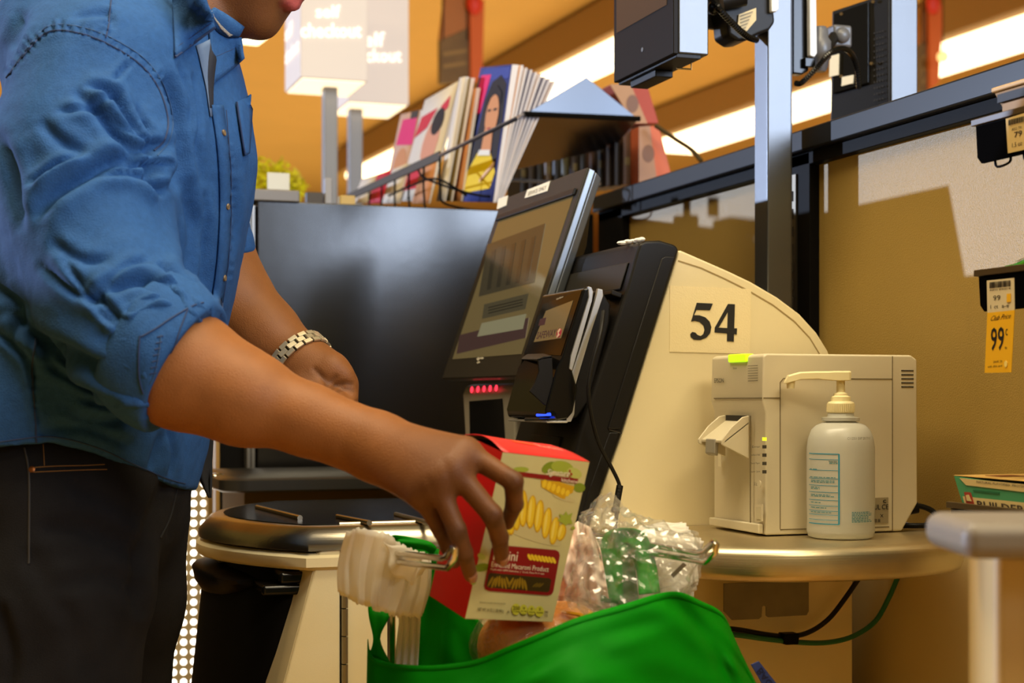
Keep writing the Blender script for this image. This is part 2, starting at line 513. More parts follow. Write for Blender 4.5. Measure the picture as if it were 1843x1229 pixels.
# coin bowl and card ledge sticking out of the black front
def bowl_ring(t):
    y = YS + .10 + .36 * t
    s = math.sin(PI * t) ** .6
    cx, cz = .37 - .02 * s, .826
    return [Vector((cx + .10 - (.10 + .028 * s) * max(0, math.cos(a)) + .0 * a, y, cz + (-.075 * s * math.sin(-a) if a < 0 else .020 * math.sin(a) * s))) for a in np.linspace(-PI / 2, PI / 2, 13)]
cb = MB().loft([bowl_ring(t) for t in np.linspace(.02, .98, 16)]).build('coin_bowl', M('black_bowl_plastic', (12, 11, 10), .45, spec=.05), bf, ang=60)
MB().loft([[p + Vector((-.001, 0, .0)) for p in bowl_ring(t)] for t in np.linspace(.5, .52, 2)])
lg = MB()
for y0, y1, z0, z1, x in ((2.225, 2.31, .812, .828, .385), (2.225, 2.29, .828, .846, .41)):
    lg.box((x, y0, z0), (x + .09, y1, z1))
lg.build('card_ledge', BLACKG, bf, bevel=.006, seg=3)
MB().box((.352, 2.42, .8415), (.372, 2.455, .8462)).build('bowl_window', M('dull_bowl_metal', (110, 104, 90), .4, metal=.6), bf, bevel=.002)

# ------------------------------------------------------------------ touch monitor
mb_, mt_ = Vector((.853, 0, 1.133)), Vector((.976, 0, 1.487))
MU = (mt_ - mb_).normalized(); MN = Vector((-MU.z, 0, MU.x)); mh = (mt_ - mb_).length
my0, my1 = 2.45, 2.905
def mp(a, b, o=0.):                              # a along +y 0..1, b up 0..1, o outward
    return mb_ + MU * (mh * b) + Vector((0, my0 + (my1 - my0) * a, 0)) + MN * o
def mbox(a0, a1, b0, b1, o0, o1):
    return MB().add([mp(a, b, o) for o in (o0, o1) for a, b in ((a0, b0), (a1, b0), (a1, b1), (a0, b1))], [(0, 1, 2, 3), (4, 7, 6, 5), (0, 4, 5, 1), (1, 5, 6, 2), (2, 6, 7, 3), (3, 7, 4, 0)])
mo = thing('touchscreen_monitor', 'black tilted touchscreen with two white stickers on its upper bezel', 'monitor', (.93, 2.68, 1.0))
DKGREY = M('monitor_black', (46, 42, 36), .4, spec=.2, bump=(1400, .1))
MB().loft([[mp(a, b, -.004) for a, b in ((0, 0), (1, 0), (1, 1), (0, 1))], [mp(a, b, 0) for a, b in ((0, 0), (1, 0), (1, 1), (0, 1))]]).build('bezel', DKGREY, mo, bevel=.005, seg=3)
SIDEP = M('monitor_side_grey', (128, 134, 142), .36, metal=.75)
MB().loft([[mp(a, b, o) for a, b in ((0, 0), (1, 0), (1, 1), (0, 1))] for o in (-.016, -.0042)]).build('mid_shell', SIDEP, mo, bevel=.002)
MB().loft([[mp(a, b, -.034) for a, b in ((.02, .02), (.98, .02), (.98, .985), (.02, .985))], [mp(a, b, -.0165) for a, b in ((.0, .0), (1, .0), (1, 1), (.0, 1))]]).build('back_shell', SIDEP, mo, bevel=.004)
MB().loft([[mp(a, b, -.075) for a, b in ((.2, .2), (.8, .2), (.8, .72), (.2, .72))], [mp(a, b, -.034) for a, b in ((.06, .06), (.94, .06), (.94, .93), (.06, .93))]]).build('back_bulge', BLACKP, mo, bevel=.01)
MB().tube([mp(.5, .3, -.06), mp(.5, .1, -.12), Vector((1.0, 2.68, .9))], .03, 12).build('stand', BLACKP, mo)
SCR = M('screen_glow', (60, 52, 34), .08, emit=(112, 96, 60), es=.55)
s = mbox(.05, .93, .105, .865, 0, .001).build('screen', SCR, mo, smooth=False)
mbox(.03, .95, .865, .90, 0, .006).build('screen_hood', BLACKP, mo, bevel=.002)
def ui(name, px, col, lift, em=.5):
    return decal(MB(), px, mp(0, 0, .001), MN, lift, .0003).build(name, M('ui_' + name, (30, 28, 22), .12, emit=col, es=em), s, smooth=False)
ui('picture_block', [(878, 440), (982, 402), (962, 508), (862, 534)], (72, 64, 46), .0004)
for k in range(5):
    ui('picture_stripe', [(886 + k * 18, 452 - k * 6), (893 + k * 18, 449 - k * 6), (884 + k * 17, 520 - k * 4), (877 + k * 17, 522 - k * 4)], (48, 44, 34), .0008)
ui('text_panel', [(872, 548), (952, 528), (946, 556), (868, 574)], (84, 76, 54), .0004)
ui('purple_band', [(828, 603), (952, 572), (946, 608), (822, 637)], (78, 52, 50), .0004)
ui('reply_button', [(868, 582), (948, 565), (942, 592), (860, 606)], (138, 132, 100), .0009, .7)
for k in range(3):
    ui('text_line', [(880, 553 + k * 5), (942, 538 + k * 5), (941.5, 540 + k * 5), (879.5, 555 + k * 5)], (40, 36, 26), .0008)
LABELW = M('white_label', (225, 214, 184), .6)
for px in ([(898, 358), (915, 352), (912, 370), (895, 377)], [(950, 342), (991, 326), (986, 344), (945, 357)]):
    d = decal(MB(), px, mp(0, 0, .0), MN, .0006, .0006).build('label_sticker', LABELW, mo, smooth=False)
tx = MB(); text_px(tx, 'SERVICE ONLY', (951, 353), (984, 341), (952, 346), mp(0, 0, 0), MN, .0018); tx.build('lettering', M('grey_ink', (110, 100, 80), .6), d, smooth=False)
lg = MB()
for px in ([(858, 646), (862, 643), (865, 646), (861, 650)], [(864, 644), (870, 643), (871, 646), (866, 647)], [(859, 652), (864, 650), (864, 653), (860, 655)]):
    decal(lg, px, mp(0, 0, 0), MN, .0006, .0005)
lg.build('maker_mark', M('silver_print', (190, 184, 168), .5), mo, smooth=False)

# ------------------------------------------------------------------ card reader
cd = thing('card_reader', 'black card payment terminal with silver edges and lit colour screen', 'card reader', (.9, 2.3, 1.05))
YR = 2.2; RW = .185
def pr(px, dy0=0., dy1=RW): return MB().prism(pol(px, YR + dy0), (0, dy1 - dy0, 0))
slab = [(1051, 519), (1060, 516), (1066, 522), (1066, 540), (1030, 664), (1040, 700), (1032, 742), (1022, 754), (1005, 757), (985, 753), (982, 738), (1003, 660), (1012, 642)]
bd = pr(slab).build('body', BLACKG, cd, bevel=.004, seg=3)
tr1 = [(1059, 515), (1065, 517), (1068, 525), (1066, 541), (1030, 667), (1025, 664), (1028, 640), (1060, 535)]
pr(tr1, -.003, .004).build('silver_edge', SILVER, cd, bevel=.001)
pr([(u + 1, v - 1) for u, v in tr1], RW - .002, RW + .003).build('silver_edge', SILVER, cd, bevel=.001)
back = [(1072, 523), (1084, 522), (1100, 548), (1098, 580), (1062, 720), (1040, 752), (1022, 756), (1034, 700), (1058, 590)]
pr(back, .008, RW - .01).build('cradle', BLACKP, cd, bevel=.004)
tr2 = [(1076, 519), (1085, 521), (1086, 532), (1066, 592), (1037, 690), (1034, 745), (1028, 759), (1019, 759), (1024, 716), (1017, 706), (1056, 590), (1074, 530)]
pr(tr2, .002, .009).build('silver_edge', SILVER, cd, bevel=.001)
arm = [(1098, 560), (1112, 556), (1086, 650), (1070, 690)]
pr(arm, .05, .12).build('bracket', BLACKP, cd, bevel=.003)
ro = Py(1051, 519, YR); RD = (Py(1012, 642, YR) - ro).normalized(); RN = Vector((RD.z, 0, -RD.x)); RN = RN if RN.x < 0 else -RN
gs = decal(MB(), [(978, 548), (1048, 522), (1010, 640), (944, 636)], ro, RN, .0005, .0004).build('glass_front', M('reader_glass', (10, 9, 8), .1), cd, smooth=False)
sr = decal(MB(), [(984, 560), (1033, 541), (1011, 609), (962, 616)], ro, RN, .0012, .0004).build('screen', M('reader_screen', (70, 58, 38), .12, emit=(122, 98, 60), es=.6), cd, smooth=False)
tx = MB(); text_px(tx, 'SAFEWAY', (967, 611), (1001, 606), (970, 598), ro, RN, .002, True)
tx.build('lettering', M('purple_print', (70, 46, 62), .4), sr, smooth=False)
em = MB(); decal(em, circ(1008, 600, 4, 9, 14, .3), ro, RN, .0018, .0003); em.build('emblem', M('crimson_print', (150, 40, 60), .4, emit=(150, 40, 60), es=.3), sr, smooth=False)
em = MB(); decal(em, [(1010, 592), (1012, 594), (1008, 600), (1010, 604), (1005, 609), (1004, 607), (1007, 602), (1006, 597)], ro, RN, .0024, .0003); em.build('emblem_curve', M('pale_print', (220, 190, 170), .4), sr, smooth=False)
em = MB(); decal(em, [(974, 575), (985, 572), (982, 585), (971, 587)], ro, RN, .0018, .0003); em.build('picture_block', M('purple_print', (70, 46, 62), .4), sr, smooth=False)
tx = MB(); text_px(tx, 'Verifone', (1002, 541), (1015, 536), (1003, 537), ro, RN, .0016, True)
tx.build('maker_lettering', M('silver_print', (190, 184, 168), .5), cd, smooth=False)
# key shield: two cheeks and an arch over the keypad
YA, YB = YR + .004, YR + RW - .004
MB().prism(pol([(968, 645), (994, 640), (998, 742), (975, 724), (953, 704), (962, 690), (970, 668)], YA), (0, .004, 0)).build('key_shield', BLACKP, cd, bevel=.001)
shl = []
for (un, vn), (uf, vf) in (((994, 640), (958, 628)), ((968, 645), (938, 648)), ((962, 672), (930, 680)), ((953, 704), (925, 706))):
    pass
far = [(958, 640), (938, 646), (932, 672), (925, 705), (948, 742), (962, 735)]
MB().prism(pol(far, YB), (0, -.005, 0)).build('key_shield', BLACKP, cd, bevel=.001)
a, b = pol([(994, 640), (978, 641), (968, 646)], YA), pol([(962, 632), (948, 637), (938, 646)], YB)
m_ = MB()
m_.loft([[p + Vector((0, 0, dz)) for p in a[::-1]] + [p for p in b] for dz in (0, -.004)], cap=True)
m_.build('shield_arch', BLACKP, cd, bevel=.001)
lo = Py(998, 742, YR); LN = Vector((-.75, 0, .66))
kp = MB(); decal(kp, [(965, 735), (1000, 742), (1004, 755), (945, 757)], lo, LN, .0, .003); kp.build('keypad_base', BLACKG, cd)
for px, c, nm in (([(961, 729), (968, 725), (967, 733), (960, 737)], (200, 60, 40), 'red_key'), ([(970, 732), (977, 729), (978, 735), (971, 737)], (190, 180, 50), 'yellow_key')):
    decal(MB(), px, lo, LN, .006, .002).build(nm, M(nm, c, .4), cd, smooth=False)
decal(MB(), [(972, 750), (997, 749), (997, 753), (971, 754)], lo, LN, .006, .002).build('blue_status_light', M('blue_glow', (20, 40, 160), .3, emit=(30, 70, 255), es=2.2), cd, smooth=False)
pr([(984, 757), (1022, 757), (1022, 761), (984, 761)], .002, RW - .002).build('bottom_strip', SILVER, cd, bevel=.001)
# its cord
cp = smooth_path([Py(1086, 560, 2.19), Py(1080, 600, 2.17), Py(1062, 670, 2.165), Py(1060, 720, 2.165), Py(1075, 790, 2.17), Py(1100, 840, 2.175), Py(1114, 870, 2.175), Py(1114, 888, 2.17), Py(1110, 925, 2.16), Py(1106, 960, 2.16)], 6)
cc = MB().tube(cp, .0031, 8).build('reader_cord', BLACKP)
tag(cc, 'thin black cord looping down from the card terminal', 'cord')
p0, p1 = Py(1115, 878, 2.172), Py(1108, 918, 2.165)
for k in range(8):
    c = p0.lerp(p1, k / 7); ax = (p1 - p0).normalized() * .0035
    o = MB().tube([c - ax, c + ax], .0056 if k < 7 else .007, 8).build('strain_ring', BLACKP, cc)

# ------------------------------------------------------------------ upright barcode scanner
vs_ = thing('barcode_scanner', 'grey upright barcode scanner with five red lights and dark window', 'scanner', (.92, 2.7, .912))
vx = .877
fa, fb = Px(832, 698, vx), Px(922, 691, vx)
y1s, y0s = fa.y, fb.y; zt = 1.122
prof = [(vx + .012, .914), (vx, zt - .02), (vx + .006, zt - .004), (vx + .02, zt), (vx + .075, zt), (vx + .085, .914)]
MB().prism([(x, y0s, z) for x, z in prof], (0, y1s - y0s, 0)).build('housing', M('warm_grey_plastic', (158, 150, 134), .4), vs_, bevel=.007, seg=3)
vn = Vector((-1, 0, .1)).normalized(); vo = Vector((vx + .012, 0, .914))
vn = Vector((-(zt - .02 - .914), 0, -.012)).normalized()
decal(MB(), [(846, 722), (905, 717), (911, 812), (848, 812)], vo, vn, .001, .001).build('window', M('scanner_window', (14, 14, 15), .15), vs_, smooth=False)
for k in range(5):
    u = 851 + k * 11; v = 701 - k * .7
    decal(MB(), circ(u, v, 2.4, 6, 10, .1), vo, vn, .0015, .001).build('indicator_light', M('red_glow', (180, 20, 30), .3, emit=(255, 50, 70), es=2.0), vs_, smooth=False)
MB().prism(pol([(958, 762), (971, 762), (965, 800), (950, 800)], 2.5), (0, .01, 0)).build('side_latch', M('pale_metal', (188, 186, 180), .35, metal=.5), vs_, bevel=.001)

# ------------------------------------------------------------------ steel printer shelf
sh = thing('printer_shelf', 'half-round brushed steel shelf under the label printer', 'shelf', (1.13, 2.1, .85))
ZS = .898
def dring(k, z):
    out = []
    n = 40
    for i in range(n + 1):
        a = PI * i / n
        cx, sx = math.cos(a), math.sin(a)
        e = 2 / 2.6
        out.append(Vector((1.13 - (.275 - k) * math.copysign(abs(cx) ** e, cx), 2.198 - (.382 - k) * abs(sx) ** e, z)))
    return out
STEELH = M('brushed_steel_shelf', (214, 200, 166), .38, metal=1, brush=(4, 4, 420), var=(10, .1))
MB().loft([dring(.012, ZS - .047), dring(.003, ZS - .044), dring(0, ZS - .036), dring(0, ZS - .012), dring(.004, ZS - .004), dring(.014, ZS)]).build('shelf_top', STEELH, sh, ang=70)
bo = pol([(1303, 1050), (1456, 1045), (1456, 1100), (1452, 1107), (1383, 1111), (1379, 1108), (1379, 1092), (1375, 1090), (1372, 1092), (1371, 1110), (1366, 1114), (1318, 1116), (1303, 1100)], 2.15)
MB().prism(bo, (0, .003, 0)).build('bracket_plate', M('dull_zinc', (120, 110, 86), .5, metal=.5, var=(30, .1)), sh, bevel=.0006)
MB().box((bo[0].x, 2.153, ZS - .06), (bo[1].x, 2.198, ZS - .045)).build('bracket_arm', M('dull_zinc', (120, 110, 86), .5), sh)

# ------------------------------------------------------------------ label printer
pn = thing('label_printer', 'beige label printer on the round steel shelf', 'printer', (1.19, 2.07, ZS))
PY0, PY1, PX = 1.99, 2.156, 1.062
prof = [(1374, 640), (1380, 636), (1640, 639), (1651, 647), (1652, 905), (1624, 957), (1378, 962), (1378, 742), (1372, 722)]
pp = pol(prof, PY0)
for i in (6,): pp[i].z = ZS + .002
pp[5].z = ZS + .002
MB().prism(pp, (0, PY1 - PY0, 0)).build('case', BEIGE2, pn, bevel=.005, seg=3)
sm = MB()
def sline(mb, px, y, w=.0006):
    pts = pol(px, y)
    for a, b in zip(pts, pts[1:]):
        mb.obox((a + b) / 2, (b - a) / 2, (b - a).normalized().cross(NY) * w, Vector((0, .0006, 0)))
sline(sm, [(1374, 716), (1403, 716)], PY0); sline(sm, [(1404, 952), (1404, 688), (1410, 681), (1606, 682)], PY0); sline(sm, [(1606, 641), (1606, 955)], PY0)
sline(sm, [(1404, 953), (1600, 948)], PY0, .0007)
sm.build('side_seams', M('beige_shadow_gap', (110, 96, 66), .7), pn, smooth=False)
for k in range(5):
    MB().box(tuple(Py(1622, 667 + k * 7.3, PY0) + Vector((0, -.0006, -.0008))), tuple(Py(1644, 667 + k * 7.3, PY0) + Vector((0, .001, .0008)))).build('vent_slot', SEAM, pn, smooth=False)
po = Vector((PX, 0, 0))
def pd(name, px, mat, lift=.0008, th=.0006, par=None): return decal(MB(), px, po, NX, lift, th).build(name, mat, par or pn, smooth=False)
pd('front_seam', [(1286, 716), (1373, 715.4), (1373, 717.4), (1286, 718)], M('beige_shadow_gap', (110, 96, 66), .7))
pd('front_seam', [(1351, 748), (1352.6, 748), (1352.6, 950), (1351, 950)], M('beige_shadow_gap', (110, 96, 66), .7))
gsl = MB().box((PX - .003, Px(1344, 640, PX).y, 1.1605 - .011), (PX + .012, Px(1313, 640, PX).y, 1.1605 + .001)).build('status_lamp', M('status_green', (190, 230, 30), .4, emit=(190, 255, 20), es=.9), pn, bevel=.002)
tx = MB(); text_px(tx, 'EPSON', (1286.5, 689), (1303.5, 688.5), (1286.5, 681), po, NX, .001, True)
text_px(tx, 'Status', (1320, 664.5), (1327, 664.2), (1320, 660.5), po, NX, .001)
for s_, v in (('Error', 804), ('Replace Ink', 819), ('Check Paper', 834), ('Paper Jam', 849)):
    text_px(tx, s_, (1355 - (4 if len(s_) > 6 else 0), v + 2), (1369, v + 1.6), (1355 - (4 if len(s_) > 6 else 0), v - 2), po, NX, .001)
text_px(tx, '3-6 Sec.', (1358, 874), (1364, 874), (1358, 867), po, NX, .001)
tx.build('lettering', M('printer_ink', (60, 52, 40), .6), pn, smooth=False)
dots = MB()
for j in range(7):
    for i in range(9):
        decal(dots, circ(1347.5 + i * 2.0, 658.5 + j * 4.5 - i * .1, .55, .7, 5), po, NX, .0004, .0004)
dots.build('speaker_holes', SEAM, pn, smooth=False)
for k, v in enumerate((790, 804, 819, 834, 849)):
    pd('indicator_light', [(1374, v - 3), (1381, v - 3), (1381, v + 3), (1374, v + 3)], M('led_yellow', (230, 240, 40), .4, emit=(235, 250, 40), es=1.2) if k == 0 else M('led_off', (52, 46, 38), .4), .0012)
pd('round_button', circ(1368.5, 871, 3, 6.5), BEIGE2, .001, .001)
pd('power_button_frame', [(1360, 908), (1374, 907), (1374, 938), (1362, 939)], BEIGE2, .0005, .0012)
pd('power_button', [(1363, 912), (1371, 912), (1371, 934), (1364, 934)], M('beige_button', (196, 184, 152), .5), .0018, .001)
pd('serial_label', [(1294, 818), (1300, 818), (1300, 840), (1294, 839)], LABELW)
MB().prism([Vector((PX - .004, y, z)) for y, z in ((PY0 + .004, ZS + .004), (PY1 - .002, ZS + .004), (PY1 - .002, ZS + .016), (PY0 + .004, ZS + .018))], (.008, 0, 0)).build('base_lip', BEIGE2, pn, bevel=.002)
# paper chute with two cheeks and a grey tongue
ya, yb = 2.03, 2.105
for y in (ya, yb):
    c = [Px(1351, 748, PX), Px(1351, 826, PX)]
    z1, z0 = c[0].z, c[1].z
    pts = [Vector((PX, y, z0)), Vector((PX, y, z1)), Vector((PX - .010, y, z1 - .002)), Vector((PX - .028, y, z1 - .016)), Vector((PX - .045, y, z1 - .036)), Vector((PX - .044, y, z1 - .042))]
    MB().prism(pts, (0, .004, 0)).build('chute_cheek', BEIGE2, pn, bevel=.0012)
MB().prism([Vector((PX, ya, z1 - .008 - .0)), Vector((PX, ya, z1 - .012)), Vector((PX - .04, ya, z1 - .040)), Vector((PX - .04, ya, z1 - .036))], (0, yb - ya, 0)).build('chute_tray', BEIGE2, pn, bevel=.001)
MB().box((PX - .001, ya + .006, z1 - .008), (PX + .0005, yb - .002, z1)).build('chute_slot', SEAM, pn)
MB().prism([Vector((PX - .042, ya + .028, z1 - .034)), Vector((PX - .043, ya + .028, z1 - .056)), Vector((PX - .036, ya + .028, z1 - .060)), Vector((PX - .034, ya + .028, z1 - .036))], (0, .03, 0)).build('grey_tongue', GREYP, pn, bevel=.002)
# rating plate
rp = MB().prism(pol([(1572, 896), (1599, 895), (1599, 941), (1572, 942)], PY0 - .0008), (0, .0006, 0)).build('rating_plate', M('grey_label', (150, 136, 104), .6), pn, smooth=False)
tx = MB()
for s_, u, v, w_, h_ in (('UL', 1572.5, 917, 11, 9), ('CE', 1586, 916.5, 12, 9), ('III III', 1573, 939.5, 10, 6), ('c', 1588, 905, 6, 6), ('X', 1583, 931, 6, 6)):
    text_px(tx, s_, (u, v), (u + w_, v), (u, v - h_), Vector((0, PY0, 0)), NY, .0016, True)
tx.build('lettering', INK, rp, smooth=False)
# mains lead behind it
cb = smooth_path([Vector((1.318, 2.05, ZS + .03)), Vector((1.35, 2.04, ZS + .035)), Vector((1.375, 2.03, ZS + .025)), Vector((1.365, 2.02, ZS + .008)), Vector((1.32, 2.03, ZS + .006)), Vector((1.25, 2.1, ZS + .005))], 6)
c = MB().tube(cb, .0042, 8).build('power_cord', BLACKP); tag(c, 'black mains cord curled behind the label printer', 'cord')
MB().tube([Vector((1.318, 2.05, ZS + .026)), Vector((1.352, 2.04, ZS + .034))], [.010, .011], 12).build('plug', BLACKP, c)

# ------------------------------------------------------------------ pump bottle
bc = P(1513, 966, 2.212); bc.z = ZS + .0005
ppm = FPX / 2.212
def bz(v): return (966 - v) / ppm
bt = thing('pump_bottle', 'clear hand sanitizer bottle with cream pump head in front of the printer', 'bottle', bc)
R_ = 60.5 / ppm
PLAS = M('milky_bottle_plastic', (222, 220, 206), .34, trans=.4)
prof = [(R_ * .82, 0), (R_ * .95, .002), (R_, .010), (R_ * .985, bz(930)), (R_, bz(900)), (R_, bz(805)), (R_ * .96, bz(788)), (R_ * .86, bz(772)), (R_ * .72, bz(764)), (R_ * .52, bz(759)), (R_ * .42, bz(757))]
MB().lathe(bc, prof, 40).build('body', PLAS, bt, ang=60)
CREAM = M('cream_plastic', (236, 222, 172), .4)
MB().lathe(bc, [(R_ * .44, bz(757)), (R_ * .56, bz(756)), (R_ * .56, bz(750)), (R_ * .40, bz(749)), (R_ * .37, bz(742))], 32).build('neck_ring', PLAS, bt)
cp_ = MB().lathe(bc, [(R_ * .385, bz(742)), (R_ * .40, bz(740)), (R_ * .40, bz(725)), (R_ * .37, bz(722)), (R_ * .29, bz(721)), (R_ * .285, bz(713)), (R_ * .21, bz(711)), (R_ * .2, bz(707)), (R_ * .125, bz(705)), (R_ * .125, bz(684))], 32).build('collar', CREAM, bt, ang=30)
rb = MB()
for k in range(40):
    a = 2 * PI * k / 40
    rb.tube([bc + Vector((R_ * .402 * math.cos(a), R_ * .402 * math.sin(a), bz(740))), bc + Vector((R_ * .402 * math.cos(a), R_ * .402 * math.sin(a), bz(726)))], .0007, 4)
rb.build('collar_ribs', CREAM, cp_)
RT = Vector((CT, -ST, 0)); FW = Vector((ST, CT, 0))
def bp(u, v, dep=0): return bc + RT * ((u - 1513) / ppm) + FW * dep + Vector((0, 0, bz(v)))
rings = []
for u, vt, vb, hw in ((1411, 686, 690, .004), (1418, 674, 688, .0075), (1440, 668, 682, .0085), (1470, 667, 681, .0085), (1490, 667, 683, .009), (1500, 666.5, 684, .0105), (1526, 666.5, 684, .0105), (1530, 667, 683, .0085)):
    rings.append([bp(u, vb, -hw), bp(u, vt + 2, -hw), bp(u, vt, -hw * .7), bp(u, vt, hw * .7), bp(u, vt + 2, hw), bp(u, vb, hw)])
MB().loft(rings).build('pump_head', CREAM, bt, bevel=.001, ang=50)
MB().tube([bp(1423, 684), bp(1423, 698)], [.0065, .0052], 12).build('nozzle', CREAM, bt)
BLUE = M('cyan_print', (30, 140, 170), .5)
fa_ = math.atan2(-FW.y, -FW.x)                    # angle that faces the camera
def cyl(mb, u0, u1, v0, v1, rr=R_ + .0004):
    a0 = fa_ + math.asin(max(-1, min(1, (u0 - 1513) / 60.5))); a1 = fa_ + math.asin(max(-1, min(1, (u1 - 1513) / 60.5)))
    n = max(1, int(abs(a1 - a0) / .12))
    vs = []
    for k in range(n + 1):
        a = a0 + (a1 - a0) * k / n
        for v in (v0, v1):
            vs.append(bc + Vector((rr * math.cos(a), rr * math.sin(a), bz(v))))
    return mb.add(vs, [(2 * k, 2 * k + 1, 2 * k + 3, 2 * k + 2) for k in range(n)])
lb = MB()
for v in (814, 938): cyl(lb, 1454, 1498, v - .8, v + .8)
cyl(lb, 1496.5, 1499, 814, 938)
for v in (824, 843, 858, 870, 882, 896, 906, 915, 922, 931): cyl(lb, 1454, 1496, v - .45, v + .45)
lb.build('label_frame', BLUE, bt, smooth=False)
lt = MB()
def rows(u0, u1, v, n, h=1.3, gap=2.6):
    for k in range(n):
        u = u0
        e = u1 - random.uniform(0, (u1 - u0) * .25)
        while u < e:
            l = random.uniform(2, 6)
            cyl(lt, u, min(u + l, e), v + k * gap, v + k * gap + h); u += l + 1.2
rows(1482, 1496, 827, 2); rows(1455, 1465, 841, 1); rows(1455, 1494, 855, 1); rows(1456, 1492, 861, 2); rows(1456, 1470, 873, 2); rows(1456, 1490, 886, 2); rows(1456, 1470, 900, 1); rows(1456, 1478, 909, 1); rows(1456, 1494, 917, 1)
rows(1520, 1560, 916, 7, 1.4, 2.8)
for k in range(14): cyl(lt, 1571, 1573, 876 + k * 4, 878 + k * 4)
lt.build('label_text', M('cyan_print_soft', (70, 140, 150), .5), bt, smooth=False)
def cyl_text(mb, s_, u0, u1, v0, v1):
    vs, fs = text_mesh(s_)
    x0 = min(q.x for q in vs); x1 = max(q.x for q in vs); y0 = min(q.y for q in vs); y1 = max(q.y for q in vs)
    out = []
    for q in vs:
        u = u0 + (u1 - u0) * (q.x - x0) / (x1 - x0); v = v1 + (v0 - v1) * (q.y - y0) / (y1 - y0)
        a = fa_ + math.asin((u - 1513) / 60.5)
        out.append(bc + Vector(((R_ + .0006) * math.cos(a), (R_ + .0006) * math.sin(a), bz(v))))
    mb.add(out, fs)
tx = MB(); cyl_text(tx, 'C112551 EXP 2017/11', 1512, 1555, 784, 788.5)
cyl_text(tx, 'Purpose', 1481, 1495, 826, 829)
tx.build('stamped_lettering', M('grey_ink', (110, 100, 80), .6), bt, smooth=False)
# ------------------------------------------------------------------ black divider at the end of the lane
YP = 3.46
dv = thing('lane_divider', 'glossy black sheet-metal divider behind the checkout machine', 'divider', (1.0, YP, 0))
xa, xb = Py(463, 365, YP).x, XW - .025
zt_ = 1.535
GLB = M('black_gloss_enamel', (14, 14, 15), .2, spec=1.0, bump=(30, .03))
MB().box((xa, YP, .02), (xb, YP + .02, zt_)).build('panel', GLB, dv, bevel=.003)
for u in (447, 455):
    x = Py(u, 400, YP).x
    MB().box((x - .004, YP - .006, .1), (x + .004, YP + .03, zt_ - .012)).build('edge_strip', M('satin_steel_strip', (150, 150, 150), .3, metal=.8), dv, bevel=.001)
MB().box((-2.2, YP + .28, .02), (.16, YP + .32, 1.51)).build('side_panel', GLB, dv, bevel=.003)  # added panel, out of view, keeps the low sun off printer and bottle
MB().box((.12, YP + .05, .02), (.16, YP + .28, .12)).build('floor_tie', BLACKM, dv)
MB().box((.12, YP + .05, .02), (xa + .02, YP + .07, .06)).build('floor_tie', BLACKM, dv)
x0 = Py(392, 400, YP + .05).x
MB().box((x0, YP + .03, .02), (xa + .01, YP + .09, zt_ - .01)).build('end_post', BLACKM, dv, bevel=.003)
MB().box((Py(390, 800, YP).x, YP + .02, .02), (Py(398, 800, YP).x, YP + .06, 1.1)).build('edge_trim', M('tan_trim', (150, 118, 62), .5), dv, bevel=.002)
MB().box((xa, YP + .0205, zt_ - .02), (Py(650, 360, YP).x, YP + .16, zt_)).build('top_ledge', BLACKM, dv)
cp0, cp1 = Py(425, 344, YP + .02).x, Py(535, 344, YP + .02).x
zc = Py(500, 344, YP + .02).z
MB().box((cp0 - .1, YP - .01, zt_ - .002), (cp1, YP + .07, zc)).build('cap_bar', M('grey_cap_metal', (110, 104, 98), .35, metal=.6), dv, bevel=.003)
# black tray of the next scanner in front of it
tr = thing('black_bag_shelf', 'black rounded shelf with steel end behind the scanning bed', 'shelf', (.8, 3.0, .0))
zt2 = Pz(560, 858, .945).z
def tray(g, z):
    pts = []
    A = [(398, 858), (420, 855), (700, 852), (1000, 852)]
    a = Pz(400, 862, .945); x0, y0 = a.x, a.y
    for k in range(9):
        t = PI / 2 * k / 8
        pts.append(Vector((x0 + .05 - (.05 + g) * math.cos(t), y0 + .05 - (.05 + g) * math.sin(t), z)))
    pts += [Vector((1.0, y0 - g, z)), Vector((1.0, y0 + .4, z)), Vector((x0 - g, y0 + .4, z))]
    return pts
MB().loft([tray(-.006, .918), tray(0, .922), tray(0, .941), tray(-.008, .946)]).build('tray_top', M('black_satin_laminate', (34, 33, 32), .3), tr, ang=50)
a = Pz(402, 868, .935)
MB().box((a.x - .012, a.y + .06, .918), (a.x + .012, a.y + .12, .948)).build('steel_end', CHROME, tr, bevel=.005, seg=3)
MB().box((a.x + .05, a.y + .06, .02), (.95, a.y + .35, .919)).build('pedestal', M('dim_tan_panel', (120, 100, 62), .5), tr)
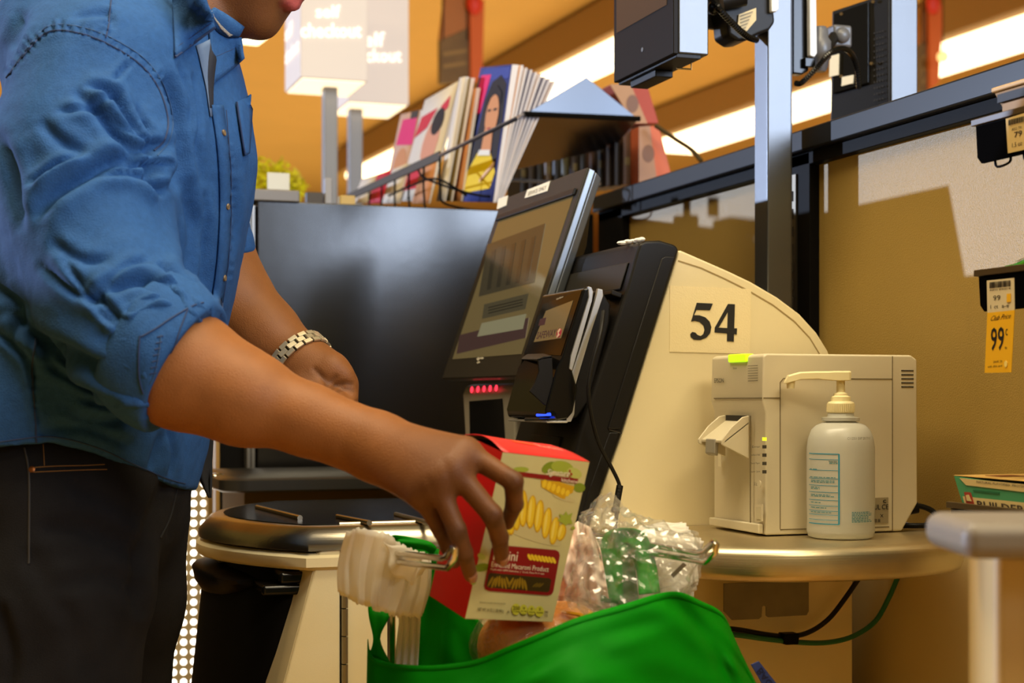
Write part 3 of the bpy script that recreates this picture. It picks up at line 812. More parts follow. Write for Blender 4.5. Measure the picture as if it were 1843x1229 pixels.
# perforated panel seen beside the legs, with a glow added behind it
pf = thing('perforated_panel', 'backlit perforated metal panel between the legs and the machine', 'panel', (Py(340, 900, 3.75).x, 3.75, 0))
px0, px1 = Py(285, 900, 3.75).x, Py(393, 900, 3.75).x
pz0, pz1 = .15, 1.02
pm = MB(); pitch = .0235; nx = int((px1 - px0) / pitch); nz = int((pz1 - pz0) / pitch)
def hexr(cx, cz, r, k): return [Vector((cx + r * math.cos(PI / 4 * i + PI / 8), 3.75, cz + r * math.sin(PI / 4 * i + PI / 8))) for i in range(8)]
for i in range(nx):
    for j in range(nz):
        cx = px0 + (i + .5) * pitch; cz = pz0 + (j + .5) * pitch; h = pitch / 2
        inner = hexr(cx, cz, .0078, 8)
        out = [Vector((cx + h * a_, 3.75, cz + h * b_)) for a_, b_ in ((1, .41), (.41, 1), (-.41, 1), (-1, .41), (-1, -.41), (-.41, -1), (.41, -1), (1, -.41))]
        cor = {0: (1, 1), 2: (-1, 1), 4: (-1, -1), 6: (1, -1)}
        n = len(inner)
        vs = inner + out + [Vector((cx + h * a_, 3.75, cz + h * b_)) for a_, b_ in cor.values()]
        fs = [(k, 8 + k, 8 + (k + 1) % 8, (k + 1) % 8) for k in range(8)] + [(8, 16, 9), (10, 17, 11), (12, 18, 13), (14, 19, 15)]
        pm.add(vs, fs)
pm.build('perforated_sheet', M('beige_sheet_metal', (206, 188, 150), .5), pf, smooth=False, fix=False)
MB().box((px0, 3.80, pz0), (px1, 3.81, pz1)).build('glow_backing', M('cool_glow', (255, 255, 255), .6, emit=(255, 250, 238), es=3.2), pf)  # added glowing sheet, stands in for the brightness behind the holes
MB().box((px0 - .02, 3.745, 0), (px1 + .01, 3.83, pz0)).build('base', BEIGE, pf)
for a_, b_ in ((px0 - .03, px0 + .001), (px0 + nx * pitch - .001, px1 + .03)):
    MB().box((a_, 3.745, pz0), (b_, 3.83, pz1 + .02)).build('frame_side', M('tan_trim', (150, 118, 62), .5), pf)
MB().box((px0 - .03, 3.745, pz0 + nz * pitch - .001), (px1 + .03, 3.83, pz1 + .02)).build('frame_top', M('tan_trim', (150, 118, 62), .5), pf)

# ------------------------------------------------------------------ magazine rack on top of the divider
mr = thing('magazine_rack', 'black wire magazine rack with sloped black header behind the divider', 'rack', (1.2, 3.7, 1.52))
A, B_, C_ = Py(942, 207, 3.47), Py(1150, 216, 3.47), Py(1055, 139, 3.474)
D_, E_ = Py(905, 312, 3.72), Py(1108, 264, 3.72)
G_ = Py(1030, 290, 3.95)
MB().add([A, B_, C_, D_, E_], [(0, 3, 4, 1), (1, 4, 2), (0, 2, 3), (2, 4, 3)]).build('header_tray', M('black_header_metal', (24, 24, 26), .24, spec=.7), mr, bevel=.004, smooth=False)
MB().prism([A + (C_ - A) * .01, B_ + (C_ - B_) * .01, C_], (0, -.003, 0)).build('header_face', M('header_reflection_metal', (92, 98, 108), .34, metal=.9), mr, bevel=.001)  # black header's window reflection put into a paler, bluish metal
MB().tube([A + Vector((0, -.005, .002)), B_ + Vector((0, -.005, .002))], .007, 6).build('header_lip', BLACKM, mr)
BRZ = M('bronze_wire', (70, 56, 30), .5, spec=.15)
ra, rb_, rc_ = Px(612, 362, 1.03), Px(792, 280, 1.03), Px(930, 213, 1.04)
MB().obox((ra + rb_) / 2, (rb_ - ra) / 2, Vector((.003, 0, 0)), Vector((0, 0, .011))).build('rim_band', BRZ, mr, bevel=.002)
MB().tube([rb_, rc_, A], .0045, 8).build('rim_wire', M('steel_wire', (150, 150, 156), .3, metal=.9), mr)
def bwire(name, pts, r=.0032, mat=None): MB().tube(smooth_path(pts, 5), r, 6).build(name, mat or BLACKM, mr)
for k in range(6):
    t = k / 5.
    top = ra.lerp(rb_, .35 + .65 * t)
    bwire('basket_wire', [top, Vector((top.x, top.y, max(1.56, top.z - .08))), Vector((top.x + .02, top.y, 1.55)), Vector((top.x + .16, top.y, 1.535))], .0028)
bwire('front_wire', [Px(700, 352, 1.03), Px(740, 334, 1.03), Px(786, 322, 1.03), Py(840, 352, 3.5)], .003)
bwire('front_wire', [Px(752, 304, 1.03), Px(768, 322, 1.03), Py(845, 348, 3.5), Py(896, 355, 3.5)], .003)
bwire('back_wire', [Py(898, 322, 3.62), Py(1000, 328, 3.6), Py(1080, 330, 3.6)], .004, M('steel_wire', (150, 150, 156), .3, metal=.9))
MB().box((.80, YP + .03, 1.42), (XW - .05, 4.9, 1.515)).build('tray_floor', BLACKM, mr)

PAPER = M('magazine_page_edges', (214, 210, 214), .6)
def shade(name, c, r=.55): return M(name, c, r, spec=.12)
def magazine(name, label, q, thick, cov, group=None, back=0.0, art=None, curve=0.0):
    """q: four world corners of the cover TL(far) TR(near) BR(near) BL(far); pages go to +x"""
    TL, TR, BR, BL = q
    n = Vector((1, 0, 0))
    t = thing(name, label, 'magazine', (BL + BR) / 2, group)
    def ring(s, o):
        l = BL.lerp(TL, s); r_ = BR.lerp(TR, s)
        f = o * (.35 + .65 * s) + curve * s * s
        return l, r_, n * f
    rr = []
    for s in np.linspace(0, 1, 6):
        l, r_, d0 = ring(s, 0); _, _, d1 = ring(s, thick)
        rr.append([l + d0, r_ + d0, r_ + d1, l + d1])
    MB().loft(rr).build('pages', PAPER, t, ang=30)
    cvm = MB()
    cvm.grid(lambda a, b: ring(b, 0)[0].lerp(ring(b, 0)[1], a) + ring(b, 0)[2] - n * .0012, 1, 6)
    cv = cvm.build('cover', cov, t, ang=60, solid=.0008)
    if art:
        for nm, poly, m in art:
            am = MB()
            vs = []
            for a, b in poly:
                l, r_, d0 = ring(b, 0)
                vs.append(l.lerp(r_, a) + d0 - n * (.0022 + .0002 * len(vs) * 0))
            off = Vector((-.0004 * (1 + [x[0] for x in art].index(nm)), 0, 0))
            am.add([v + off for v in vs], [tuple(range(len(vs)))])
            am.build(nm, m, cv, smooth=False)
    return t
def ellp(cx, cy, rx, ry, n=14): return [(cx + rx * math.cos(2 * PI * k / n), cy + ry * math.sin(2 * PI * k / n)) for k in range(n)]
SK, HR, YL, PK, BL_ = shade('print_skin', (208, 142, 92)), shade('print_dark_hair', (26, 17, 13)), shade('print_yellow', (232, 196, 10)), shade('print_pink', (226, 40, 110)), shade('print_blue', (54, 70, 150))
big = [Py(866, 122, 3.74), Py(922, 116, 3.47), Py(888, 364, 3.47), Py(820, 362, 3.74)]
magazine('magazine', 'magazine with a long-haired woman in yellow on its cover', big, .016, shade('print_cover_blue', (60, 70, 138)),
    art=[('blue_banner', [(.15, .9), (.98, .9), (.98, .985), (.15, .985)], BL_), ('pink_title', [(.0, .62), (.28, .66), (.42, .94), (.1, .94)], PK),
         ('hair', [(.12, .06), (.3, .5), (.36, .75), (.5, .88), (.75, .93), (.95, .86), (.98, .6), (.96, .3), (.98, .18), (.7, .25), (.5, .25), (.4, .06)], HR),
         ('yellow_dress', [(.0, .05), (.9, .1), (.97, .22), (.78, .36), (.42, .36), (.22, .22), (.02, .16)], YL),
         ('neck', [(.5, .36), (.78, .36), (.74, .56), (.52, .56)], SK), ('face', ellp(.665, .635, .185, .155), SK), ('parting_hair', [(.44, .70), (.5, .82), (.68, .86), (.86, .80), (.88, .70), (.8, .77), (.66, .79), (.54, .76)], HR),
         ('far_eye', [(.53, .66), (.62, .665), (.62, .68), (.53, .677)], HR), ('near_eye', [(.70, .667), (.79, .672), (.79, .687), (.70, .682)], HR), ('lips', [(.58, .54), (.7, .545), (.65, .525)], shade('print_lip', (170, 60, 60))),
         ('necklace', [(.45, .34), (.8, .34), (.78, .38), (.48, .38)], WHITE), ('cover_text', [(.62, .14), (.95, .27), (.95, .30), (.62, .17)], shade('print_pale_skin', (232, 190, 150)))])
for k in range(8):
    o = .017 + k * .0062
    q = [p + Vector((o * (1.3 if i < 2 else .30) + .003 * k * (i < 2), 0, -.0045 * k * (i < 2) - .001 * (k % 2) * (i < 2))) for i, p in enumerate(big)]
    lab = 'magazine standing first behind the woman-in-yellow cover' if k == 0 else 'magazine showing its white page edges, %s behind the woman-in-yellow cover' % ('second', 'third', 'fourth', 'fifth', 'sixth', 'seventh', 'last')[k - 1]
    if k == 0:
        magazine('magazine', lab, q, .006, shade('print_tan', (214, 170, 140)), curve=.0005 * k)
    else:
        magazine('magazine', lab, q, .0042, shade('print_pale_%d' % (k % 3), ((150, 146, 160), (196, 180, 176), (120, 116, 132))[k % 3]), 'magazines fanned behind the woman-in-yellow cover', curve=.0009 * k)
def quadx(px, y0, y1): return [Py(*px[0], y1), Py(*px[1], y0), Py(*px[2], y0), Py(*px[3], y1)]
RED = shade('print_red', (206, 44, 62)); WHT = shade('print_white', (228, 214, 190)); DRK = shade('print_dark', (52, 40, 28)); OLV = shade('print_olive', (120, 98, 54))
magazine('magazine', 'magazine with red lettering and a dark-haired figure', quadx([(766, 180), (826, 146), (772, 362), (716, 362)], 3.82, 4.12), .012, WHT,
    art=[('red_title', [(.0, .62), (.35, .68), (.55, .84), (.06, .82)], RED), ('red_corner', [(.62, .72), (.9, .8), (.88, .9), (.66, .84)], RED), ('figure', ellp(.6, .52, .24, .22), shade('print_peach', (216, 150, 120))), ('hair', ellp(.68, .7, .18, .12), HR), ('skirt', [(.1, .1), (.7, .12), (.7, .3), (.12, .26)], RED)])
magazine('magazine', 'magazine with pink lettering over a face, farthest left', quadx([(722, 206), (757, 198), (726, 362), (690, 362)], 4.15, 4.4), .012, shade('print_tan', (214, 170, 140)),
    art=[('pink_title', [(.1, .64), (.95, .62), (.95, .93), (.2, .93)], PK), ('face', ellp(.5, .4, .3, .2), SK), ('dark_top', [(.6, .92), (.98, .92), (.98, 1.0), (.6, 1.0)], DRK)])
for k, (tl, tr, br, bl_, c, lb) in enumerate((((828, 140), (838, 138), (800, 362), (786, 362), WHT, 'thin white-edged magazine beside the red-lettered one'),
        ((836, 143), (848, 140), (812, 362), (798, 362), OLV, 'olive magazine spine next to the white-edged one'),
        ((846, 162), (858, 158), (830, 362), (812, 362), SK, 'magazine with an orange-brown cover just left of the woman in yellow'))):
    magazine('magazine', lb, quadx([tl, tr, br, bl_], 3.72 - k * .02, 3.80 - k * .02), .01, c)
for k, (u, c, lb) in enumerate(((640, WHT, 'low white magazine at the far left end of the rack'), (668, RED, 'low red magazine second from the far left end'), (694, WHT, 'low pale magazine with pink figures in the wire basket'), (748, SK, 'low flesh-toned magazine in the basket under the red-lettered one'))):
    yy = Px(u, 340, 1.06).y; magazine('magazine', lb, quadx([(u + 12, 322 - k * 8), (u + 40, 314 - k * 10), (u + 24, 366), (u - 6, 366)], yy - .08, yy + .08), .008, c)

# paperbacks behind the header
cols = [(34, 26, 20), (52, 36, 24), (28, 24, 22), (96, 72, 34), (30, 24, 18), (72, 66, 30), (44, 30, 24), (24, 20, 18), (66, 42, 30), (30, 26, 24), (58, 40, 30), (36, 24, 20), (82, 54, 34)]
words = ['dark brown', 'warm brown', 'near-black', 'ochre', 'very dark', 'olive', 'chestnut', 'black', 'rust-brown', 'charcoal', 'mid-brown', 'deep brown', 'tan-brown']
for k in range(13):
    u = 936 + k * 15.5
    y = 3.95 - k * .025
    vt = 300 - k * 7.5; vb = 352 - k * 1.6
    a = Py(u, vt, y); b = Py(u + 13.5, vb, y)
    t = thing('paperback', '%s paperback spine, %s of the row behind the monitor' % (words[k], ['leftmost', 'second', 'third', 'fourth', 'fifth', 'sixth', 'seventh', 'eighth', 'ninth', 'tenth', 'eleventh', 'twelfth', 'rightmost'][k]), 'book', (a.x, y, b.z), 'paperbacks standing on the rack shelf')
    cm = M('book_cloth_%d' % k, cols[k], .5)
    MB().box((a.x, y, b.z), (b.x, y + .11, a.z)).build('cover', cm, t, bevel=.002)
    MB().box((a.x + .003, y - .001, b.z + .05 * (1 + k % 3)), (b.x - .003, y + .0, b.z + .05 * (1 + k % 3) + .02)).build('spine_label', M('dull_label_%d' % (k % 3), ((110, 96, 60), (120, 84, 60), (90, 90, 80))[k % 3], .6), t, smooth=False)
def fatbook(label, px, y, dep, c, ec):
    q = pol(px, y)
    t = thing('paperback', label, 'book', q[3])
    MB().prism(q, (0, dep, 0)).build('page_block', ec, t, bevel=.002)
    mid = [(px[0][0], px[0][1]), ((px[0][0] * .45 + px[1][0] * .55), px[0][1] * .45 + px[1][1] * .55), ((px[3][0] * .45 + px[2][0] * .55), px[3][1] * .45 + px[2][1] * .55), px[3]]
    cv = MB().prism(pol(mid, y - .002), (0, .0015, 0)).build('cover', c, t, smooth=False)
    cx = sum(p[0] for p in mid) / 4; cy = sum(p[1] for p in mid) / 4
    MB().prism(pol(circ(cx + 4, cy, 11, 16, 14), y - .003), (0, .0008, 0)).build('cover_picture', M('print_sepia', (120, 78, 44), .5), cv, smooth=False)
fatbook('brown-covered paperback with red page edges on top of the header', [(1098, 152), (1164, 148), (1186, 222), (1140, 222)], 3.62, .12, M('print_sand', (176, 130, 84), .5), M('red_page_edge', (170, 66, 44), .6))
fatbook('paperback with salmon page edges standing under the header end', [(1150, 228), (1186, 226), (1208, 312), (1150, 330)], 3.60, .12, M('print_sand2', (168, 122, 84), .5), M('salmon_page_edge', (206, 104, 66), .6))
wr = MB().tube(smooth_path([Py(1180, 226, 3.56), Py(1215, 250, 3.52), Py(1245, 270, 3.47), Py(1262, 290, 3.44)], 5), .006, 6).build('bent_rod', BRZ)
tag(wr, 'thin bent dark rod running from the header down to the rail', 'rod')

# ------------------------------------------------------------------ lit self-checkout signs on posts
SIGNF = M('lit_sign_face', (226, 214, 200), .5, emit=(226, 212, 198), es=.24)
SIGNL = M('lit_sign_lettering', (255, 250, 235), .5, emit=(255, 244, 224), es=1.0)
SIGNB = M('lit_sign_underside', (255, 240, 210), .5, emit=(255, 232, 190), es=1.5)
POST = M('grey_post_paint', (118, 114, 108), .45, metal=.3)
def sign(label, u0, u1, vb, y, dep, pu0, pu1, txt):
    x0, x1 = Py(u0, vb, y).x, Py(u1, vb, y).x
    zb_ = Py((u0 + u1) / 2, vb, y).z
    t = thing('lit_sign', label, 'sign', ((x0 + x1) / 2, y + dep / 2, 0), 'lit self-checkout signs on posts')
    MB().box((x0, y, zb_), (x1, y + dep, zb_ + .52)).build('light_box', SIGNF, t, bevel=.004)
    MB().box((x0 + .008, y + .008, zb_ - .003), (x1 - .008, y + dep - .008, zb_)).build('lit_underside', SIGNB, t)
    p0, p1 = Py(pu0, vb, y + dep * .4).x, Py(pu1, vb, y + dep * .4).x
    MB().box((p0, y + dep * .4, 0), (p1, y + dep * .4 + (p1 - p0), zb_)).build('post', POST, t, bevel=.003)
    tm = MB()
    for s_, ub, ue, vbb, vtt in txt:
        text_add(tm, s_, Py(ub, vbb, y), Py(ue, vbb, y) - Py(ub, vbb, y), Py(ub, vtt, y) - Py(ub, vbb, y), (0, -.004, 0), True)
    tm.build('lettering', SIGNL, t, smooth=False)
    tm = MB()
    for s_, vv, hh in (('self', 26, 26), ('checkout', 68, 26)):
        z = zb_ + (142 - vv) / FPX * y / CT
        text_add(tm, s_, (x0, y + dep * .92, z - .05), (0, -dep * (.45 if s_ == 'self' else .85), 0), (0, 0, .045), (-.004, 0, 0), True)
    tm.build('lettering', SIGNL, t, smooth=False)
sign('nearer white lit box sign reading self checkout', 541, 662, 143, 4.95, .27, 584, 608, [('self', 568, 612, 32, 10), ('checkout', 541, 650, 68, 42)])
sign('farther white lit box sign, half hidden behind the nearer one', 626, 736, 186, 5.75, .3, 630, 653, [('self', 640, 692, 84, 58), ('checkout', 618, 722, 112, 88)])

# hanging aisle signs, plant, card, small bits behind the divider
def aisle(label, px, y, strip, bulb=None):
    t = thing('aisle_sign', label, 'sign', Py(px[2][0], px[2][1], y), None)
    MB().prism(pol(px, y), (0, .05, 0)).build('board', M('olive_board', (112, 88, 44), .6, var=(6, .2)), t, bevel=.004)
    MB().prism(pol(strip, y - .03), (0, .03, 0)).build('orange_edge', M('orange_print', (205, 96, 20), .6), t)
    m = [(px[0][0], px[0][1]), (px[1][0], px[1][1]), (px[1][0], px[1][1] - 90), (px[0][0] + 10, px[0][1] - 80)]
    MB().prism(pol(m, y), (0, .05, 0)).build('upper_board', M('brown_board', (168, 108, 48), .6), t)
    for k in range(4):
        v = px[0][1] + 22 + k * 22
        if v < px[2][1] - 8:
            MB().prism(pol([(px[0][0] + 6, v), (px[1][0] - 6, v - 6), (px[1][0] - 6, v), (px[0][0] + 6, v + 7)], y - .004), (0, .004, 0)).build('text_band', M('dull_text', (146, 118, 62), .6), t, smooth=False)
    for u in (px[0][0] + 5, px[1][0] - 5):
        MB().tube([Py(u, px[0][1], y), Vector((Py(u, 0, y).x, y, 3.72))], .006, 5).build('hanger', BLACKM, t)
    a = Py(strip[0][0] + 8, 6, y - .04)
    MB().ell(a, .05, .03, .07, 12, 8).build('red_disc', M('red_print', (214, 52, 20), .5), t)
aisle('blurred hanging aisle sign with orange edge above the magazines', [(792, 72), (846, 48), (846, 146), (792, 150)], 9.0, [(846, 0), (872, 0), (868, 146), (848, 146)])
aisle('blurred hanging aisle sign with orange edge at upper right', [(1655, 80), (1672, 74), (1672, 166), (1655, 166)], 8.2, [(1672, 10), (1698, 10), (1690, 150), (1674, 160)])
gb = MB().ell(Py(1697, 102, 8.0), .035, .035, .035, 14, 8).build('globe_lamp', M('globe_glow', (255, 220, 150), .5, emit=(255, 214, 140), es=1.1))
MB().tube([Py(1697, 99, 8.0), Vector((Py(1697, 99, 8.0).x, 8.0 * 1.0, 3.72))], .004, 5).build('lamp_cord', BLACKM, gb)
tag(gb, 'small round glowing lamp beside the right orange aisle sign', 'lamp')
pc = Py(500, 345, 5.6)
pl = thing('potted_plant', 'blurred yellow-green leafy plant behind the divider', 'plant', (pc.x, pc.y, 0))
lf = MB()
for k in range(420):
    a, b = random.uniform(0, 2 * PI), math.acos(random.uniform(-.3, 1))
    r_ = random.uniform(.6, 1)
    c = Vector((pc.x - .02 + .125 * r_ * math.sin(b) * math.cos(a), pc.y + .12 * r_ * math.sin(b) * math.sin(a), pc.z + .0 + .125 * r_ * math.cos(b)))
    d = Vector((random.gauss(0, 1), random.gauss(0, 1), random.gauss(0, 1))).normalized() * .02
    e = d.orthogonal().normalized() * .009
    lf.add([c - d, c + e, c + d, c - e], [(0, 1, 2, 3)])
tag(lf.build('foliage', M('yellow_green_leaf', (236, 220, 30), .5, var=(14, .4)), pl, smooth=False, fix=False), kind='stuff')
MB().lathe((pc.x, pc.y, 0), [(.05, 0), (.07, pc.z - .05), (.075, pc.z - .02)], 16).build('pot', M('dark_pot', (60, 52, 34), .6), pl)
MB().tube([(pc.x, pc.y, pc.z - .05), (pc.x, pc.y, pc.z + .06)], .008, 6).build('stem', M('stem_brown', (70, 60, 24), .6), pl)
c0, c1 = Py(482, 342, 3.55), Py(521, 312, 3.55)
wc = MB().box((c0.x, 3.55, c0.z), (c1.x, 3.556, c1.z)).build('white_card', M('white_card', (206, 208, 206), .5)); tag(wc, 'white card standing on the divider cap in front of the plant', 'card')
for u0, u1, v0, v1, c, nm, lb, ct in ((585, 598, 320, 362, (150, 150, 158), 'grey_bracket', 'small grey upright bracket at the foot of the sign posts', 'bracket'), (552, 582, 346, 362, (60, 50, 40), 'small_box', 'small dark box lying behind the divider top', 'box'), (612, 640, 352, 364, (190, 160, 90), 'price_strip', 'crumpled yellowish label at the left end of the rack rim', 'label')):
    a, b = Py(u0, v1, 3.56), Py(u1, v0, 3.56)
    o = MB().box((a.x, 3.56, min(a.z, 1.535)), (b.x, 3.585, b.z)).build(nm, M('bit_' + nm, c, .45), bevel=.003); tag(o, lb, ct)
# ------------------------------------------------------------------ display post in front of the partition
PSILV = M('silver_post_metal', (104, 106, 109), .34, metal=.9, bump=(1500, .08))
qx0, qx1, qy0, qy1 = 1.302, 1.350, 2.42, 2.47
ps = thing('display_post', 'square silver post in front of the partition, behind the checkout machine', 'post', ((qx0 + qx1) / 2, (qy0 + qy1) / 2, 0))
MB().box((qx0, qy0, 0), (qx1, qy1, 2.75)).build('upright', PSILV, ps, bevel=.003)
MB().box((qx1, qy0 + .02, 0), (qx1 + .012, qy1, 2.75)).build('cable_channel', PSILV, ps, bevel=.002)
MB().box((qx0 - .03, qy0 - .03, 0), (qx1 + .03, qy1 + .02, .012)).build('foot_plate', BLACKM, ps)
# second post beyond the partition
a, b = Py(1604, 150, 2.62), Py(1652, 150, 2.62)
p2 = thing('display_post', 'silver post beyond the partition, at right behind the black tablet', 'post', ((a.x + b.x) / 2, 2.65, 0))
MB().box((a.x, 2.62, 0), (b.x, 2.67, 2.75)).build('upright', PSILV, p2, bevel=.003)
MB().box((a.x - .03, 2.59, 0), (b.x + .03, 2.70, .012)).build('foot_plate', BLACKM, p2)

# hanging customer display
dx, dy0, dy1, dz0, dz1 = 1.058, 2.28, 2.525, 1.651, 2.02
hdp = thing('hanging_display', 'black and silver video display hanging at the top, screen facing left', 'display', (dx + .03, 2.4, 1.64))
MB().box((dx + .008, dy0, dz0), (dx + .062, dy1, dz1)).build('case', PSILV, hdp, bevel=.003)
MB().box((dx - .002, dy0 - .001, dz0 - .002), (dx + .008, dy1 + .001, dz1)).build('front_bezel', M('display_bezel', (26, 21, 15), .35, spec=.06), hdp, bevel=.002)
MB().box((dx + .006, dy0 + .004, dz0 - .006), (dx + .05, dy1 - .002, dz0 + .001)).build('underside', BLACKP, hdp, bevel=.001)
MB().box((dx + .012, dy0 + .10, dz0 - .018), (dx + .045, dy1 - .04, dz0 - .006)).build('lower_pod', BLACKP, hdp, bevel=.002)
MB().box((dx - .0035, dy0 + .022, dz0 + .082), (dx - .0018, dy1 - .015, dz1 - .02)).build('screen', M('display_screen', (62, 52, 46), .12, emit=(74, 62, 54), es=.4), hdp, smooth=False)
bk = MB()
c = Vector((dx + .04, dy0 + .02, dz0 - .004))
bk.tube([c, c + Vector((0, 0, -.016)), c + Vector((-.026, 0, -.016))], .0016, 4)
bk.build('wire_bracket', CHROME, hdp)
MB().tube([Vector((dx - .003, 2.40, dz0 + .03)), Vector((dx - .001, 2.40, dz0 + .03))], .004, 8).build('camera_eye', M('dull_eye', (70, 66, 60), .5), hdp)
# its bracket, clamp box, label and coiled lead
mk = thing('display_mount', 'black swivel mount box with paper label clamped to the silver post', 'mount', (1.25, 2.4, 1.7))
yb_ = 2.405
MB().prism([Py(u, v, yb_) for u, v in ((1288, -60), (1372, -60), (1392, 0), (1396, 40), (1386, 54), (1366, 62), (1345, 72), (1330, 74), (1312, 62), (1310, 40), (1300, 20))], (0, .06, 0)).build('clamp_box', BLACKP, mk, bevel=.006, seg=3)
MB().prism([Py(u, v, yb_ - .004) for u, v in ((1330, 26), (1361, 14), (1361, 36), (1344, 56), (1328, 46))], (0, .003, 0)).build('paper_label', M('mount_label', (206, 186, 140), .6), mk, smooth=False)
lw_ = MB()
for k in range(5):
    lw_.prism([Py(u, v + k * 6, yb_ - .006) for u, v in ((1333, 28), (1355 - k * 3, 20 + k), (1355 - k * 3, 21.5 + k), (1333, 29.5))], (0, .001, 0))
lw_.build('label_lines', M('grey_ink', (110, 100, 80), .6), mk, smooth=False)
MB().tube([Py(1298, 4, 2.40), Py(1340, -6, 2.39)], .016, 12).build('swivel_joint', BLACKP, mk)
MB().prism([Py(u, v, yb_ - .012) for u, v in ((1388, -40), (1402, -40), (1402, 16), (1398, 21), (1389, 21))], (0, .01, 0)).build('white_plate', M('white_plate', (224, 226, 226), .4), mk, bevel=.002)
MB().box((dx + .062, 2.45, 1.74), (qx0, 2.465, 1.765)).build('arm', BLACKP, mk, bevel=.003)
def coil(name, pts, label, r=.0058, pitch=.0062):
    path = smooth_path(pts, 8)
    L = 0; t = thing(name, label, 'cable', path[0])
    MB().tube(path, r * .72, 8).build('core', BLACKP, t)
    rg = MB(); acc = 0
    for a, b in zip(path, path[1:]):
        d = (b - a).length; n = max(1, int(d / pitch))
        for k in range(n):
            c = a.lerp(b, k / n); ax = (b - a).normalized() * pitch * .25
            rg.tube([c - ax, c + ax], r, 8)
    tag(rg.build('rings', BLACKG, t), kind='stuff')
coil('ribbed_cable', [Py(1284, 0, 2.36), Py(1296, 18, 2.35), Py(1322, 46, 2.36), Py(1345, 66, 2.37), Py(1362, 72, 2.39)], 'ribbed black cable drooping under the left swivel mount')
ck = MB().ell(Py(1286, 14, 2.37), .012, .012, .012, 10, 8).build('clip', BLACKG); tag(ck, 'small black cable clip beside the hanging display', 'clip')

# tablet beyond the partition with its ball joint
yt = 2.60
tb2 = thing('mounted_tablet', 'back of a black tablet mounted beyond the partition', 'tablet', Py(1550, 215, yt))
tq = [Py(1497, 20, yt + .12), Py(1600, -14, yt), Py(1600, 196, yt), Py(1494, 222, yt + .12)]
tnv = (tq[1] - tq[0]).cross(tq[3] - tq[0]).normalized()
if tnv.dot(CAM - tq[0]) < 0: tnv = -tnv
MB().prism(tq, -tnv * .012).build('back_shell', BLACKP, tb2, bevel=.003)
def onT(px, name, mat, lift=.001, th=.003, bev=0): return decal(MB(), px, tq[0], tnv, lift, th).build(name, mat, tb2, bevel=bev, smooth=bool(bev))
onT([(1502, 26), (1565, 4), (1565, 150), (1500, 170)], 'raised_panel', BLACKG, .0, .005, .002)
onT([(1498, 103), (1514, 98), (1513, 136), (1497, 140)], 'white_label', LABELW, .006)
onT([(1520, 140), (1540, 136), (1539, 151), (1519, 156)], 'white_label', LABELW, .006)
vm = MB()
for j in range(12):
    for i in range(4):
        decal(vm, circ(1574 + i * 5, 60 + j * 11 - i * 1.2, 1.1, 1.6, 5), tq[0], tnv, .0006, .0006)
vm.build('vent_holes', SEAM, tb2, smooth=False)
for u, v in ((1517, 26), (1574, 4), (1571, 115), (1517, 138)):
    decal(MB(), circ(u, v, 3, 3, 8), tq[0], tnv, .004, .002).build('screw', M('brass_screw', (110, 84, 40), .4, metal=.8), tb2)
jm = thing('ball_mount', 'grey ball-joint mount holding the black tablet to the post', 'mount', Py(1480, 80, 2.52))
GRJ = M('grey_joint_paint', (96, 96, 98), .35)
j0 = Py(1476, 85, 2.52)
MB().lathe(j0 + Vector((0, 0, -.045)), [(.010, 0), (.014, .008), (.016, .02), (.020, .025), (.020, .055), (.015, .062), (.015, .075), (.011, .082)], 20).build('barrel', GRJ, jm, ang=40)
jc = Py(1523, 62, 2.53)
MB().obox(jc + Vector((0, .03, 0)), (.020, 0, 0), (0, .02, 0), (0, 0, .021)).build('joint_block', GRJ, jm, bevel=.006, seg=3)
MB().ell(jc + Vector((-.003, .008, 0)), .015, .010, .015, 20, 12).build('ball', GRJ, jm)
MB().tube([j0 + Vector((.012, 0, 0)), jc + Vector((-.012, .02, 0))], .011, 12).build('neck', BLACKP, jm)
MB().prism([Py(u, v, 2.50) for u, v in ((1427, -40), (1456, -40), (1456, 128), (1444, 134), (1427, 132))], (0, .02, 0)).build('back_plate', BLACKG, jm, bevel=.003)
MB().prism([Py(u, v, 2.485) for u, v in ((1457, -40), (1469, -40), (1471, 96), (1466, 103), (1458, 100))], (0, .012, 0)).build('white_plate', M('white_plate', (224, 226, 226), .4), jm, bevel=.002)
MB().box(tuple(Py(1449, 120, 2.49)), tuple(Py(1468, 104, 2.49) + Vector((0, .015, 0)))).build('screw_block', BLACKG, jm, bevel=.002)
coil('ribbed_cable', [Py(1433, 150, 2.50), Py(1444, 148, 2.49), Py(1470, 122, 2.48), Py(1492, 97, 2.47), Py(1516, 87, 2.47), Py(1533, 98, 2.48), Py(1543, 125, 2.49), Py(1546, 160, 2.50)], 'ribbed black cable looping from the post to the black tablet', .0052)

